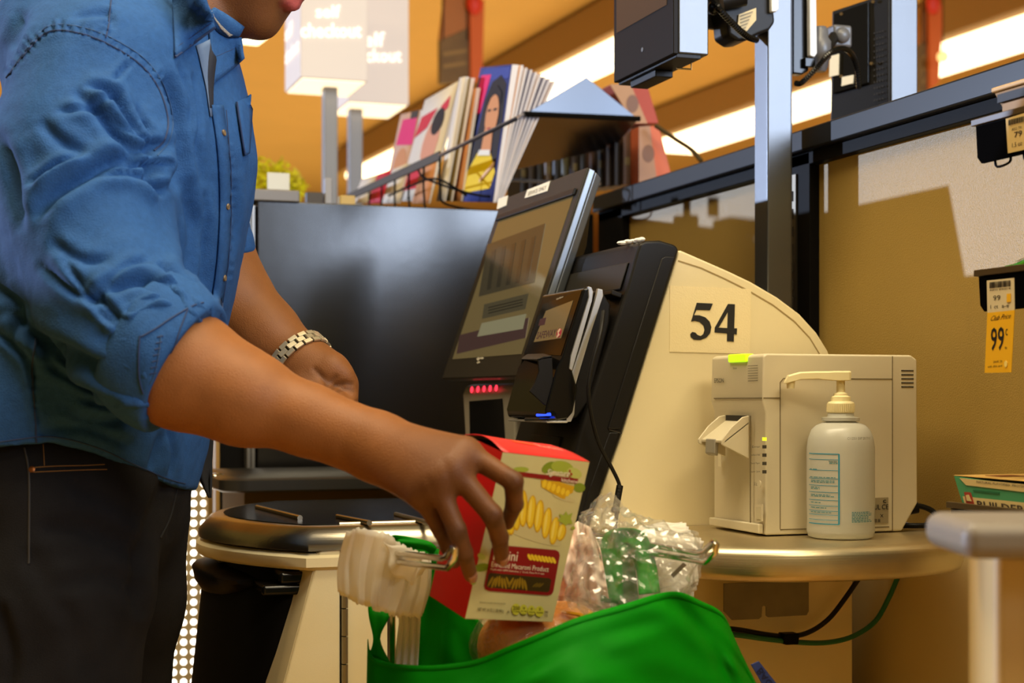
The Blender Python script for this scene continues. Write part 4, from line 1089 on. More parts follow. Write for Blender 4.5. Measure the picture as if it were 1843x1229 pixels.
# ------------------------------------------------------------------ merchandise shelves at the right edge
XL = 1.17
def shelf(z, label, ends, lip=.042):
    y1 = ends; y0 = y1 - .62
    t = thing('display_shelf', label, 'shelf', (XL + .1, y1 - .3, z))
    MB().box((XL - .002, y0, z - .006), (XW - .03, y1, z)).build('tray', BLACKM, t, bevel=.002)
    MB().box((XL - .006, y0, z - .004), (XL, y1 + .003, z + .004)).build('front_rod', M('bronze_edge', (70, 54, 30), .4), t, bevel=.001)
    MB().prism([Vector((XL - .004, y0, z - .006)), Vector((XL - .004, y1 - .005, z - .006)), Vector((XL - .004, y1 - .008, z - lip + .008)), Vector((XL - .004, y1 - .016, z - lip)), Vector((XL - .004, y0, z - lip))], (.004, 0, 0)).build('price_rail', M('black_price_rail', (8, 8, 9), .6, spec=.0), t)
    for k in range(3):
        y = y1 - .035 - k * .055
        MB().tube(smooth_path([Vector((XL + .002, y, z - lip + .004)), Vector((XL + .002, y - .004, z - lip - .007)), Vector((XL + .002, y - .028, z - lip - .005)), Vector((XL + .002, y - .03, z - lip + .004))], 4), .0016, 6).build('wire_loop', BLACKM, t)
    return t
z1 = Px(1757, 222, XL).z; y1 = Px(1757, 222, XL).y
z2 = Px(1762, 492, XL).z; y2 = Px(1762, 492, XL).y
z3 = Px(1712, 908, XL).z; y3 = Px(1712, 908, XL).y
s1 = shelf(z1, 'upper black merchandise shelf at the right edge', y1, .052)
s2 = shelf(z2, 'middle black merchandise shelf at the right edge with yellow price tag', y2, .048)
s3 = shelf(z3, 'lower black merchandise shelf at the right edge under a snack carton', y3, .035)
TAGC = M('tag_paper', (206, 178, 116), .6); TAGY = M('tag_yellow', (236, 178, 14), .6)
xo = Vector((XL - .0045, 0, 0))
def tagpx(px, mat, name, par, lift=.001): return decal(MB(), px, xo, NX, lift, .0006).build(name, mat, par, smooth=False)
def bars(par, u0, u1, v0, v1, n, sl_):
    m = MB()
    for k in range(n):
        u = u0 + (u1 - u0) * k / n; s_ = sl_ * (u - u0)
        wd = (u1 - u0) / n * random.choice((.35, .55, .7))
        decal(m, [(u, v0 + s_), (u + wd, v0 + s_), (u + wd, v1 + s_), (u, v1 + s_)], xo, NX, .0022, .0003)
    m.build('barcode', M('tag_ink', (46, 38, 26), .6), par, smooth=False)
t1 = thing('price_tag', 'cream barcode price tag on the upper shelf at right', 'price tag', Px(1830, 250, XL))
c = tagpx([(1812, 214), (1850, 202), (1852, 268), (1816, 276)], TAGC, 'card', t1)
bars(t1, 1818, 1846, 216, 226, 16, -.25)
tx = MB(); text_px(tx, 'REG 79c', (1824, 236), (1842, 231), (1824, 231), xo, NX, .002); text_px(tx, '79', (1828, 248), (1842, 244), (1828, 238), xo, NX, .002, True); text_px(tx, '1.5 oz', (1824, 266), (1842, 261), (1824, 258), xo, NX, .002); tx.build('lettering', M('tag_ink', (46, 38, 26), .6), t1, smooth=False)
t2 = thing('price_tag', 'white and yellow 99 cent price tag hanging from the middle shelf', 'price tag', Px(1800, 560, XL))
tagpx([(1778, 505), (1827, 500), (1828, 558), (1779, 563)], M('tag_white', (214, 198, 160), .6), 'upper_card', t2)
tagpx([(1779, 563), (1828, 558), (1822, 670), (1774, 671)], TAGY, 'yellow_card', t2)
bars(t2, 1784, 1822, 508, 519, 20, -.1)
tx = MB(); text_px(tx, 'REG PRICE', (1784, 524), (1822, 520), (1784, 521.5), xo, NX, .002); text_px(tx, '99', (1790, 541), (1803, 540), (1790, 532), xo, NX, .002); text_px(tx, '1 ct  a-e', (1785, 556), (1818, 553), (1785, 549), xo, NX, .002)
text_px(tx, 'Club Price', (1784, 578), (1820, 573), (1784, 569), xo, NX, .002, False, .12); text_px(tx, '99', (1785, 632), (1809, 630), (1786, 590), xo, NX, .002, True)
text_px(tx, 'c', (1812, 604), (1816, 603.6), (1812, 592), xo, NX, .002); text_px(tx, 'ea', (1811, 628), (1815, 628), (1811, 624), xo, NX, .002)
text_px(tx, 'SAVE 20', (1790, 653), (1806, 652), (1790, 649), xo, NX, .002); text_px(tx, 'with club card', (1780, 662), (1806, 660), (1780, 658), xo, NX, .002)
tx.build('lettering', INK, t2, smooth=False)
tagpx([(1815, 529), (1822, 528), (1822, 543), (1815, 544)], TAGY, 'yellow_spot', t2, .002)
tagpx(circ(1813, 655, 2.6, 6, 12), M('tag_cream_spot', (240, 214, 120), .6), 'club_mark', t2, .002)
# goods on the shelves
pk = thing('snack_box', 'brown and black snack box at the end of the upper shelf', 'box', Vector((XL + .06, y1 - .08, z1)))
qa, qb = Px(1782, 178, XL + .01), Px(1794, 206, XL + .01)
MB().prism([Vector((XL + .012, y1 - .045, z1 + .001)), Vector((XL + .004, y1 - .03, z1 + .032)), Vector((XL + .004, y1 - .34, z1 + .032)), Vector((XL + .012, y1 - .34, z1 + .001))], (.16, 0, 0)).build('carton', M('carton_brown', (150, 116, 70), .55), pk, bevel=.002)
for nm, y_, za, zb2, m in (('dark_band', y1 - .04, .018, .028, INK), ('pale_panel', y1 - .05, .003, .015, M('dim_label', (150, 118, 74), .6))):
    MB().box((XL + .0015, y_ - .075, z1 + za), (XL + .0065, y_, z1 + zb2)).build(nm, m, pk, smooth=False)
MB().box((XL + .003, y1 - .36, z1 + .033), (XL + .18, y1 - .025, z1 + .039)).build('lid', M('carton_lid', (196, 158, 100), .55), pk, bevel=.002)
gbag = MB()
def gfun(a, b):
    y = y2 - .012 - .22 * a; h = .045 * (math.sin(min(1, a * 1.5 + .06) * PI / 2)) * math.sin(PI * min(max(b, .0), 1)) ** .6
    return Vector((XL + .012 + .12 * b, y, z2 + .002 + h + .004 * noise.noise(Vector((a * 9, b * 9, 0)))))
gbag.grid(gfun, 18, 12)
g = gbag.build('snack_pouch', M('green_pouch', (40, 140, 24), .25), ang=180, solid=.001); tag(g, 'green glossy snack pouch lying on the middle shelf at right', 'pouch')
MB().grid(lambda a, b: gfun(.12 + .6 * a, .1 + .25 * b) + Vector((-.001, 0, .002)), 8, 4).build('cream_stripe', M('pouch_cream', (214, 184, 120), .3), g, ang=180)
cbx = thing('snack_carton', 'teal and cream snack bar carton resting on the lower shelf', 'carton', Vector((XL + .06, y3 - .08, z3)))
f = [Px(1716, 856, XL + .004), Px(1850, 876, XL + .004), Px(1850, 925, XL + .004), Px(1732, 904, XL + .004)]
f = [Vector((XL + .004, p.y, p.z)) for p in f]
f[2].z = f[3].z = z3 + .002
MB().prism(f, (.11, 0, 0)).build('box', M('carton_teal', (64, 142, 96), .5), cbx, bevel=.001)
xo2 = Vector((XL + .004, 0, 0))
def cpx(nm, px, m, lift=.0008): return decal(MB(), px, xo2, NX, lift, .0005).build(nm, m, cbx, smooth=False)
CRM = M('carton_cream', (206, 182, 124), .55)
cpx('cream_band', [(1728, 860), (1850, 872), (1850, 886), (1740, 873)], CRM)
cpx('cream_band', [(1734, 893), (1850, 905), (1850, 918), (1737, 905)], CRM)
cpx('dark_band', [(1752, 881), (1800, 886), (1800, 889), (1753, 884)], M('carton_dark_teal', (24, 96, 60), .5))
cpx('red_badge', [(1737, 885), (1749, 886), (1757, 911), (1742, 909)], M('badge_red', (150, 48, 26), .5), .0014)
cpx('badge_figure', [(1741, 891), (1746, 890), (1751, 902), (1743, 901)], CRM, .002)
tx = MB(); text_px(tx, "BUILDER'S", (1762, 914), (1862, 926), (1760, 900), xo2, NX, .002, True); tx.build('lettering', M('carton_ink', (58, 42, 34), .6), cbx, smooth=False)
tx = MB(); text_px(tx, 'NATURAL FLAVORED  PROTEIN', (1760, 869), (1850, 878), (1760, 865), xo2, NX, .002); tx.build('lettering', M('tag_ink', (46, 38, 26), .6), cbx, smooth=False)
zt3 = f[0].z + .0006
tq_ = lambda nm, px, m, k: MB().prism([Vector((p.x, p.y, zt3 + k)) for p in (Pz(u, v, zt3) for u, v in px)], (0, 0, .0006)).build(nm, m, cbx, smooth=False)
MB().box((XL + .004, f[1].y, zt3 - .0004), (XL + .112, f[0].y, zt3 + .0003)).build('top_print', M('carton_tan_print', (214, 172, 96), .5, var=(30, .2)), cbx, smooth=False)
MB().box((XL + .03, f[0].y - .06, zt3 + .0004), (XL + .07, f[0].y - .03, zt3 + .001)).build('brown_print', M('print_brown', (130, 70, 26), .5), cbx, smooth=False)
MB().prism([Vector((XL + .05, f[0].y - .11, zt3)), Vector((XL + .11, f[0].y - .07, zt3 + .012)), Vector((XL + .11, f[1].y, zt3 + .016)), Vector((XL + .05, f[1].y, zt3))], (0, 0, .005)).build('opened_flap', M('flap_black', (20, 22, 14), .5), cbx)
MB().ell((XL + .06, f[0].y - .13, zt3 + .008), .022, .03, .01, 12, 8).build('wrapped_bar', M('teal_wrapper', (70, 160, 110), .2), cbx)
t3 = thing('price_tag', 'white tag with red mark below the lower shelf', 'price tag', Px(1775, 1000, XL))
tagpx([(1760, 930), (1850, 936), (1850, 950), (1760, 944)], TAGC, 'card', t3)
tagpx([(1758, 980), (1782, 985), (1786, 1042), (1774, 1030)], M('tag_white', (214, 198, 160), .6), 'card', t3)
tx = MB(); text_px(tx, 'C', (1768, 1018), (1776, 1020), (1768, 1000), xo, NX, .002, True); tx.build('lettering', M('badge_red', (150, 48, 26), .5), t3, smooth=False)
# blurred counter end close to the lens
ke = thing('counter_bumper', 'blurred grey bumper on a beige post at lower right, nearest the lens', 'counter', P(1800, 965, 1.2))
a = P(1716, 930, 1.2); 
RTv, FWv = Vector((CT, -ST, 0)), Vector((ST, CT, 0))
zz0, zz1 = P(0, 1002, 1.2).z, P(0, 935, 1.2).z
MB().obox(P(1716, 968, 1.2) + RTv * .11 + FWv * .03 + Vector((0, 0, 0)), RTv * .11, FWv * .06, Vector((0, 0, (zz1 - zz0) / 2))).build('bumper', M('grey_bumper', (128, 118, 106), .5), ke, bevel=.012, seg=4)
bxp = P(1792, 1000, 1.24)
MB().obox(Vector((0, 0, (zz0 + .0) / 2)) + Vector((bxp.x, bxp.y, 0)) + RTv * .09 + FWv * .04, RTv * .09, FWv * .04, Vector((0, 0, zz0 / 2 - .0005))).build('post', M('beige_post', (206, 176, 118), .5), ke, bevel=.008)
# leads hanging under the printer shelf
for nm, pts, m, r_, lb in (('black_lead', [(1546, 1040), (1520, 1078), (1490, 1115), (1455, 1138), (1420, 1145), (1380, 1142), (1320, 1132), (1250, 1128)], BLACKP, .0042, 'black lead sagging below the steel shelf'),
                           ('green_lead', [(1616, 1038), (1600, 1075), (1575, 1118), (1535, 1145), (1490, 1156), (1440, 1156), (1380, 1150), (1320, 1142), (1250, 1138)], M('green_cable', (14, 96, 58), .4), .0042, 'green lead sagging below the steel shelf')):
    yy = 2.17 if nm == 'black_lead' else 2.165
    o = MB().tube(smooth_path([Py(u, v, yy) for u, v in pts], 6), r_, 8).build(nm, m); tag(o, lb, 'cable')
vc = MB().prism([Py(u, v, 2.155) for u, v in ((1412, 1141), (1440, 1140), (1438, 1160), (1414, 1161))], (0, .022, 0)).build('cable_tie', BLACKM, bevel=.002); tag(vc, 'black hook-and-loop tie around the black and green leads', 'cable tie')
# ------------------------------------------------------------------ signed-distance modelling for the figure
class Prim:
    def __init__(s, a, b, ra, rb, k=.01, fr=None, sc=None):
        s.k = k; s.ra, s.rb = ra, rb
        s.Mx = None
        a = np.array(a, float); b = np.array(b, float)
        if fr is not None:                      # fr: 3 unit rows, sc: scale per row (>1 = squeezed)
            s.Mx = (np.array([list(r) for r in fr]).T / np.array(sc)).astype(float)
            a = a @ s.Mx; b = b @ s.Mx
        s.a, s.b = a, b
        s.ba = b - a; s.l2 = float(s.ba @ s.ba) + 1e-12
    def d(s, p):
        if s.Mx is not None: p = p @ s.Mx
        pa = p - s.a
        t = np.clip((pa @ s.ba) / s.l2, 0, 1)
        q = pa - t[:, None] * s.ba
        return np.sqrt((q * q).sum(1)) - (s.ra + (s.rb - s.ra) * t)
def smin(a, b, k):
    h = np.maximum(k - np.abs(a - b), 0) / k
    return np.minimum(a, b) - h * h * k * .25
def sdf(prims, p):
    d = None
    for q in prims:
        e = q.d(p)
        d = e if d is None else smin(d, e, q.k)
    return d
def mesh_sdf(prims, h, post=None, lo=None, hi=None, B=10):
    """surface nets over the blocks of space that hold the surface"""
    lo = np.array(lo, float); hi = np.array(hi, float)
    nb = np.ceil((hi - lo) / (h * B)).astype(int)
    NC = nb * B + 2
    ii = np.stack(np.meshgrid(*[np.arange(n) for n in nb], indexing='ij'), -1).reshape(-1, 3)
    cen = lo + (ii + .5) * B * h
    R = B * h * math.sqrt(3) / 2
    ds = np.stack([q.d(cen) for q in prims], 1)
    tot = sdf(prims, cen)
    if post is not None: tot = post(tot, cen)
    kmax = max(q.k for q in prims)
    act = np.where(np.abs(tot) < R + h * 2 + kmax * .5)[0]
    g = np.arange(B + 1)
    loc = np.stack(np.meshgrid(g, g, g, indexing='ij'), -1).reshape(-1, 3)
    cid, cpos, eid, eax, esg = [], [], [], [], []
    key = lambda q: (q[:, 0] * NC[1] + q[:, 1]) * NC[2] + q[:, 2]
    offs = np.array([(i, j, k) for i in (0, 1) for j in (0, 1) for k in (0, 1)])
    for bi in act:
        base = ii[bi] * B
        pts = lo + (base + loc) * h
        m = ds[bi] < ds[bi].min() + 2 * R + kmax * 1.2
        sub = [q for q, f in zip(prims, m) if f]
        v = sdf(sub, pts)
        if post is not None: v = post(v, pts)
        v = v.reshape(B + 1, B + 1, B + 1)
        neg = v < 0
        if neg.all() or not neg.any(): continue
        cs = np.stack([neg[o[0]:B + o[0], o[1]:B + o[1], o[2]:B + o[2]] for o in offs], -1)
        cv = np.stack([v[o[0]:B + o[0], o[1]:B + o[1], o[2]:B + o[2]] for o in offs], -1)
        mix = cs.any(-1) & ~cs.all(-1)
        idx = np.argwhere(mix)
        if len(idx):
            val = cv[mix]
            acc = np.zeros((len(idx), 3)); cnt = np.zeros(len(idx))
            for a in range(8):
                for ax in range(3):
                    if offs[a][ax] == 0:
                        b = a + (4, 2, 1)[ax]
                        va, vb = val[:, a], val[:, b]
                        cr_ = (va < 0) != (vb < 0)
                        t = np.where(cr_, va / np.where(cr_, va - vb, 1), 0)
                        pp_ = offs[a] + np.zeros((len(idx), 3)); pp_[:, ax] += t
                        acc += np.where(cr_[:, None], pp_, 0); cnt += cr_
            cid.append(key(base + idx)); cpos.append(lo + (base + idx + acc / cnt[:, None]) * h)
        for ax in range(3):
            s0 = neg[:B, :B, :B]
            sl_ = [slice(0, B)] * 3; sl_[ax] = slice(1, B + 1)
            s1 = neg[tuple(sl_)]
            e = np.argwhere(s0 != s1)
            if len(e):
                eid.append(base + e); eax.append(np.full(len(e), ax)); esg.append(s0[s0 != s1])
    cid = np.concatenate(cid); cpos = np.concatenate(cpos)
    o = np.argsort(cid); cid = cid[o]; cpos = cpos[o]
    eid = np.concatenate(eid); eax = np.concatenate(eax); esg = np.concatenate(esg)
    faces = []
    for ax in range(3):
        m = eax == ax
        E, S = eid[m], esg[m]
        a1, a2 = (ax + 1) % 3, (ax + 2) % 3
        quad = []; ok = np.ones(len(E), bool)
        for d1, d2 in ((0, 0), (1, 0), (1, 1), (0, 1)):
            q = E.copy(); q[:, a1] -= d1; q[:, a2] -= d2
            ok &= (q >= 0).all(1)
            k = key(q); f = np.searchsorted(cid, k); f = np.clip(f, 0, len(cid) - 1)
            ok &= cid[f] == k; quad.append(f)
        F = np.stack(quad, 1)
        F[~S] = F[~S][:, ::-1]
        faces.append(F[ok])
    return cpos, np.concatenate(faces)
def np_mesh(name, vs, fs, mat, parent=None, origin=(0, 0, 0)):
    o0 = np.array(WL[parent] if parent is not None else origin)
    me = bpy.data.meshes.new(name)
    vs = np.asarray(vs, np.float32) - o0.astype(np.float32)
    me.vertices.add(len(vs)); me.vertices.foreach_set('co', vs.ravel())
    me.loops.add(len(fs) * 4); me.loops.foreach_set('vertex_index', fs.astype(np.int32).ravel())
    me.polygons.add(len(fs)); me.polygons.foreach_set('loop_start', np.arange(0, len(fs) * 4, 4, dtype=np.int32))
    me.polygons.foreach_set('use_smooth', np.ones(len(fs), bool))
    me.update(calc_edges=True); me.validate()
    o = bpy.data.objects.new(name, me); C.objects.link(o); me.materials.append(mat)
    if parent is not None: o.parent = parent; WL[o] = WL[parent]
    else: o.location = origin; WL[o] = Vector(origin)
    return o
def normals(vs, fs):
    n = np.zeros_like(vs)
    a, b, c, d = (vs[fs[:, i]] for i in range(4))
    fn = np.cross(c - a, d - b)
    for i in range(4): np.add.at(n, fs[:, i], fn)
    return n / (np.linalg.norm(n, axis=1, keepdims=True) + 1e-12)
def relax(vs, fs, it=2, f=.5):
    e = np.concatenate([fs[:, [0, 1]], fs[:, [1, 2]], fs[:, [2, 3]], fs[:, [3, 0]]])
    for _ in range(it):
        s_ = np.zeros_like(vs); c = np.zeros(len(vs))
        for a, b in ((0, 1), (1, 0)):
            np.add.at(s_, e[:, a], vs[e[:, b]]); np.add.at(c, e[:, a], 1)
        vs = vs + f * (s_ / np.maximum(c, 1)[:, None] - vs)
    return vs
def largest(vs, fs):
    lab = np.arange(len(vs))
    e = np.concatenate([fs[:, [0, 1]], fs[:, [1, 2]], fs[:, [2, 3]], fs[:, [3, 0]]])
    while True:
        m = np.minimum(lab[e[:, 0]], lab[e[:, 1]]); old = lab.copy()
        np.minimum.at(lab, e[:, 0], m); np.minimum.at(lab, e[:, 1], m)
        lab = lab[lab]; lab = lab[lab]
        if (lab == old).all(): break
    keep = lab == np.bincount(lab).argmax()
    new = np.cumsum(keep) - 1
    return vs[keep], new[fs[keep[fs[:, 0]]]]
def project(vs):
    q = vs - np.array(CAM)
    R = np.array(CVR)                             # columns: right, up, fwd
    c = q @ R
    return U0 + FPX * c[:, 0] / c[:, 2], H0 - FPX * c[:, 1] / c[:, 2], c[:, 2]
def chain(pts, rs, k=.01, **kw):
    return [Prim(pts[i], pts[i + 1], rs[i], rs[i + 1], k, **kw) for i in range(len(pts) - 1)]

# body axes: front, left, up of the torso (turned a little toward the lens)
TB = math.radians(14)
BF = CVR @ Vector((math.cos(TB), 0, -math.sin(TB)))
BL3 = CVR @ Vector((math.sin(TB), 0, math.cos(TB)))
UP = Vector((0, 0, 1))
TD = 2.07
BFR = [BF, BL3, UP]
SQ = (1., 1.48, 1.)

# ---- limbs
R_sh, R_el = P(150, 150, 1.93), P(262, 628, 1.80)
Rf = [P(300, 650, 1.80), P(335, 668, 1.795), P(440, 716, 1.785), P(560, 758, 1.775), P(640, 789, 1.765), P(672, 800, 1.757)]
Rr = [.056, .0600, .050, .0355, .0315, .0315]
hand_k = dict(idx=(P(838, 813, 1.665), P(924, 866, 1.648), P(926, 907, 1.668), P(913, 941, 1.697)),
              mid=(P(815, 843, 1.650), P(886, 926, 1.640), P(899, 966, 1.664), P(903, 1004, 1.699)),
              rng=(P(786, 868, 1.648), P(822, 953, 1.640), P(836, 995, 1.654), P(847, 1035, 1.688)),
              pky=(P(757, 890, 1.662), P(793, 955, 1.672), P(806, 985, 1.690), P(818, 1012, 1.708)))
hand_r = dict(idx=(.0125, .0105, .0095, .0078), mid=(.0128, .0108, .0096, .0080), rng=(.0120, .0100, .0090, .0076), pky=(.0105, .0088, .0078, .0066))
wr_ = P(668, 800, 1.757)
# palm: fan of soft rods from the wrist to each knuckle
arm_R = chain(Rf, Rr, .03)
palm = []
for nm, wo, r0, r1 in (('idx', (8, -14), .019, .0165), ('mid', (6, -2), .021, .0175), ('rng', (2, 10), .020, .0165), ('pky', (-4, 22), .017, .0145)):
    mpt = hand_k[nm][0]
    palm.append(Prim(P(676 + wo[0], 802 + wo[1], 1.752), mpt, r0, r1, .026))
bk_ = P(760, 840, 1.69)
palm.append(Prim(P(700, 812, 1.745), P(790, 858, 1.683), .024, .016, .03))
thumb_p = [P(712, 800, 1.765), P(765, 810, 1.785), P(812, 835, 1.800), P(850, 868, 1.812)]
thumb = chain(thumb_p, (.020, .015, .012, .0095), .014)
fingers = []
for nm in ('idx', 'mid', 'rng', 'pky'):
    f_ = chain(hand_k[nm], hand_r[nm], .0035)
    f_[0].k = .009
    fingers += f_
# left arm and fist
Lf = [P(370, 430, 2.31), P(412, 535, 2.30), P(478, 600, 2.285), P(535, 652, 2.27), P(556, 672, 2.262)]
Lr = [.054, .054, .046, .036, .034]
arm_L = chain(Lf, Lr, .03)
lw0 = P(545, 662, 2.266)
lk = [P(621, 677, 2.235), P(627, 692, 2.250), P(626, 703, 2.272), P(618, 710, 2.296)]
fist = [Prim(lw0, P(597, 664, 2.238), .031, .024, .03), Prim(lw0, P(605, 690, 2.262), .032, .026, .03), Prim(P(560, 690, 2.25), P(600, 708, 2.262), .028, .022, .03)]
lth = chain([P(545, 700, 2.228), P(577, 712, 2.215), P(604, 722, 2.214), P(622, 730, 2.222)], (.022, .016, .013, .010), .012)
lfin = []
for k, mpt in enumerate(lk):
    a = mpt; b = mpt + CVR @ Vector((.006 - .004 * k, -.030, .0)); c = b + CVR @ Vector((-.026, -.008, -.002))
    q = chain([a, b, c], (.0125, .0112, .0100), .004); q[0].k = .012; lfin += q
# torso, neck, head
spine = [P(135, 880, TD), P(155, 720, TD), P(190, 560, TD), P(220, 400, TD), P(242, 250, TD), P(258, 140, TD)]
tor = chain(spine, (.118, .114, .110, .114, .114, .085), .05, fr=BFR, sc=SQ)
neckb, neckt = P(318, 70, 2.085), P(385, -70, 2.095)
hc = P(474, -141, 2.09)
hp = math.radians(36)
HF0 = CVR @ Vector((math.cos(TB), 0, -math.sin(TB)))
HL = BL3
HFv = HF0 * math.cos(hp) - UP * math.sin(hp)
HU = HF0 * math.sin(hp) + UP * math.cos(hp)
def hd_(f, l, u): return hc + HFv * f + HL * l + HU * u
HFR = [HFv, HL, HU]
head = [Prim(hd_(-.012, 0, .045), hd_(-.03, 0, .04), .088, .088, .02, fr=HFR, sc=(1, .84, 1.05)),
        Prim(hd_(.02, 0, -.01), hd_(.03, 0, -.06), .066, .058, .04, fr=HFR, sc=(1, .95, 1)),
        Prim(hd_(-.02, .045, -.075), hd_(.062, .016, -.108), .022, .020, .03), Prim(hd_(-.02, -.045, -.075), hd_(.062, -.016, -.108), .022, .020, .03),
        Prim(hd_(.075, -.008, -.110), hd_(.075, .008, -.110), .021, .021, .02),
        Prim(hd_(.05, -.02, -.07), hd_(.05, .02, -.07), .036, .036, .03),
        Prim(hd_(.094, 0, .022), hd_(.112, 0, -.024), .009, .014, .014), Prim(hd_(.098, -.014, -.028), hd_(.098, .014, -.028), .009, .009, .01),
        Prim(hd_(.066, -.045, .0), hd_(.066, .045, .0), .018, .018, .02), Prim(hd_(.076, -.03, .034), hd_(.076, .03, .034), .014, .014, .02),
        Prim(hd_(.095, -.017, -.052), hd_(.095, .017, -.052), .0085, .0085, .007), Prim(hd_(.094, -.016, -.066), hd_(.094, .016, -.066), .0100, .0100, .006),
        Prim(hd_(.1, 0, -.0515), hd_(.1, 0, -.053), .0085, .0085, .006), Prim(hd_(.099, 0, -.066), hd_(.099, 0, -.067), .0095, .0095, .006),
        Prim(hd_(-.015, .078, .015), hd_(-.022, .078, -.02), .014, .010, .008, fr=HFR, sc=(1, .5, 1)), Prim(hd_(-.015, -.078, .015), hd_(-.022, -.078, -.02), .014, .010, .008, fr=HFR, sc=(1, .5, 1))]
neck = [Prim(neckb, neckt, .066, .060, .03), Prim(P(250, 120, TD), neckb, .07, .066, .05)]
upR = chain([P(200, 130, 1.98), R_sh, P(150, 400, 1.87), R_el, Rf[1]], (.07, .066, .056, .054, .056), .04)
upL = chain([P(285, 140, 2.16), P(300, 170, 2.24), P(318, 330, 2.29), Lf[0], Lf[1]], (.07, .062, .052, .053, .053), .04)
def gz(u, d, z): 
    q = P(u, 712, d); q.z = z; return q
legs = []
lowR = [P(110, 880, 1.98), P(80, 1229, 1.96), gz(60, 1.95, .52), gz(48, 1.96, .10)]
lowL = [P(196, 890, 2.17), P(194, 1229, 2.20), gz(188, 2.22, .52), gz(186, 2.24, .10)]
for q in (lowR, lowL):
    legs += chain(q, (.085, .075, .055, .042), .04)
    legs.append(Prim(q[-1] - Vector((0, 0, .045)), q[-1] - Vector((0, 0, .052)) + BF * .15, .045, .036, .02))
body_prims = tor + neck + head + upR + upL + arm_R + arm_L + palm + thumb + fist + legs
# fingers last so that they only join the palm
for q in fingers + lfin + lth: body_prims.append(q)
allp = np.array([q for pr_ in (Rf, Lf, [hc], spine, lowR, lowL) for q in pr_])
FLOORZ = .002
def ground(d, p): return np.maximum(d, FLOORZ - p[:, 2])
# the parts in view get a fine grid; legs and trunk under the clothes a coarse one
SKIN = M('brown_skin', (112, 66, 36), .52, spec=.3)
fine = [q for q in body_prims]
def mesh_region(prims, h, lo, hi, post=None): return mesh_sdf(prims, h, post, lo, hi)
lo = np.array([-.62, 1.45, -.01]); hi = np.array([.62, 2.62, 1.98])
bv, bfc = mesh_sdf(body_prims, .0034, ground, lo, hi)
bv, bfc = largest(bv, bfc)
bv = relax(bv, bfc, 1, .4)
# subdivide nothing: refine hands by snapping the vertices onto the exact field
def snap(prims, vs, it=2):
    for _ in range(it):
        d = sdf(prims, vs); e = 1e-4
        g_ = np.stack([(sdf(prims, vs + np.eye(3)[i] * e) - d) / e for i in range(3)], 1)
        vs = vs - g_ * np.clip(d, -.004, .004)[:, None]
    return vs
hm = np.linalg.norm(bv - np.array(P(800, 890, 1.68)), axis=1) < .16
hm2 = np.linalg.norm(bv - np.array(P(590, 690, 2.25)), axis=1) < .10
for m in (hm, hm2):
    bv[m] = snap(body_prims, bv[m])
# palm folds of the left hand and knuckle lines of the right one
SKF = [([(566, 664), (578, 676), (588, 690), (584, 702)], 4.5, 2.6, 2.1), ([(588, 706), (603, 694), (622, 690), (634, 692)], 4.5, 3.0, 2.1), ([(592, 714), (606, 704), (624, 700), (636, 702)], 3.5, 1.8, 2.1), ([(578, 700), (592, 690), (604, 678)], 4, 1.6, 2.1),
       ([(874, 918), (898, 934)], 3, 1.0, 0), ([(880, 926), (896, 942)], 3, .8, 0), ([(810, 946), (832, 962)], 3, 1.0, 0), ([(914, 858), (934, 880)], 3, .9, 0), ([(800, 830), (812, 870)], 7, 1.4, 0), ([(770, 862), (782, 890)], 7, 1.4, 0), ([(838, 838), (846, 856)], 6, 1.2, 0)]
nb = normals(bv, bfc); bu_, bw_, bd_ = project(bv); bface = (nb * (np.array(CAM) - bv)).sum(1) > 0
crease_shade = np.zeros(len(bv)); sdisp = np.zeros(len(bv))
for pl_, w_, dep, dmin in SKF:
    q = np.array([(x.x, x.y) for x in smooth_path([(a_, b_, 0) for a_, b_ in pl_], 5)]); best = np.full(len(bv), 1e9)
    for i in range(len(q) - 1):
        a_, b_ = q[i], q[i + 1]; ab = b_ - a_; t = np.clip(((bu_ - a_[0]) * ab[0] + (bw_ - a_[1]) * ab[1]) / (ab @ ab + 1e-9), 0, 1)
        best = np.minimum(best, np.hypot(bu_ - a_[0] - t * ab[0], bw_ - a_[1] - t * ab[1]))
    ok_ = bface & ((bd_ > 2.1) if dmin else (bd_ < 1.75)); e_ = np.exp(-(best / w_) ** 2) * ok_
    sdisp -= dep * .001 * e_ * (1 if dmin else .6); crease_shade = np.maximum(crease_shade, e_ * (.4 if dmin else .3))
bv = bv + nb * sdisp[:, None]
hx = P(170, 720, TD)
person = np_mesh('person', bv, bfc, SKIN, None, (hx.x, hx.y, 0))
tag(person, 'person in a blue rolled-sleeve shirt and dark jeans leaning over to bag a pasta box', 'person')
# darker knuckles, pale nails' beds and the pink lower lip are colours of the skin itself
att = person.data.attributes.new('tint', 'FLOAT', 'POINT')
lipa = person.data.attributes.new('lip', 'FLOAT', 'POINT')
tv = np.zeros(len(bv)); lv = np.zeros(len(bv))
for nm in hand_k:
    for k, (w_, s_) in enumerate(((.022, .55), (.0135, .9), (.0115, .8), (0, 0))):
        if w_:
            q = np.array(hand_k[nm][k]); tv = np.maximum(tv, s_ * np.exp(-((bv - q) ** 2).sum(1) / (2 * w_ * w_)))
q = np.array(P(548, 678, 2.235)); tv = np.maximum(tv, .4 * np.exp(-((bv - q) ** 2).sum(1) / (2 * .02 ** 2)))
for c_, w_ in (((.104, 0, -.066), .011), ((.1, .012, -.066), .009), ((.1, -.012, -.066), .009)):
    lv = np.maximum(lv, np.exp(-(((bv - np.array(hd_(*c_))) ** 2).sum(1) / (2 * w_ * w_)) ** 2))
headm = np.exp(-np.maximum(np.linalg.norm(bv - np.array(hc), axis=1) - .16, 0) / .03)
tv = np.maximum(tv, headm * .42)
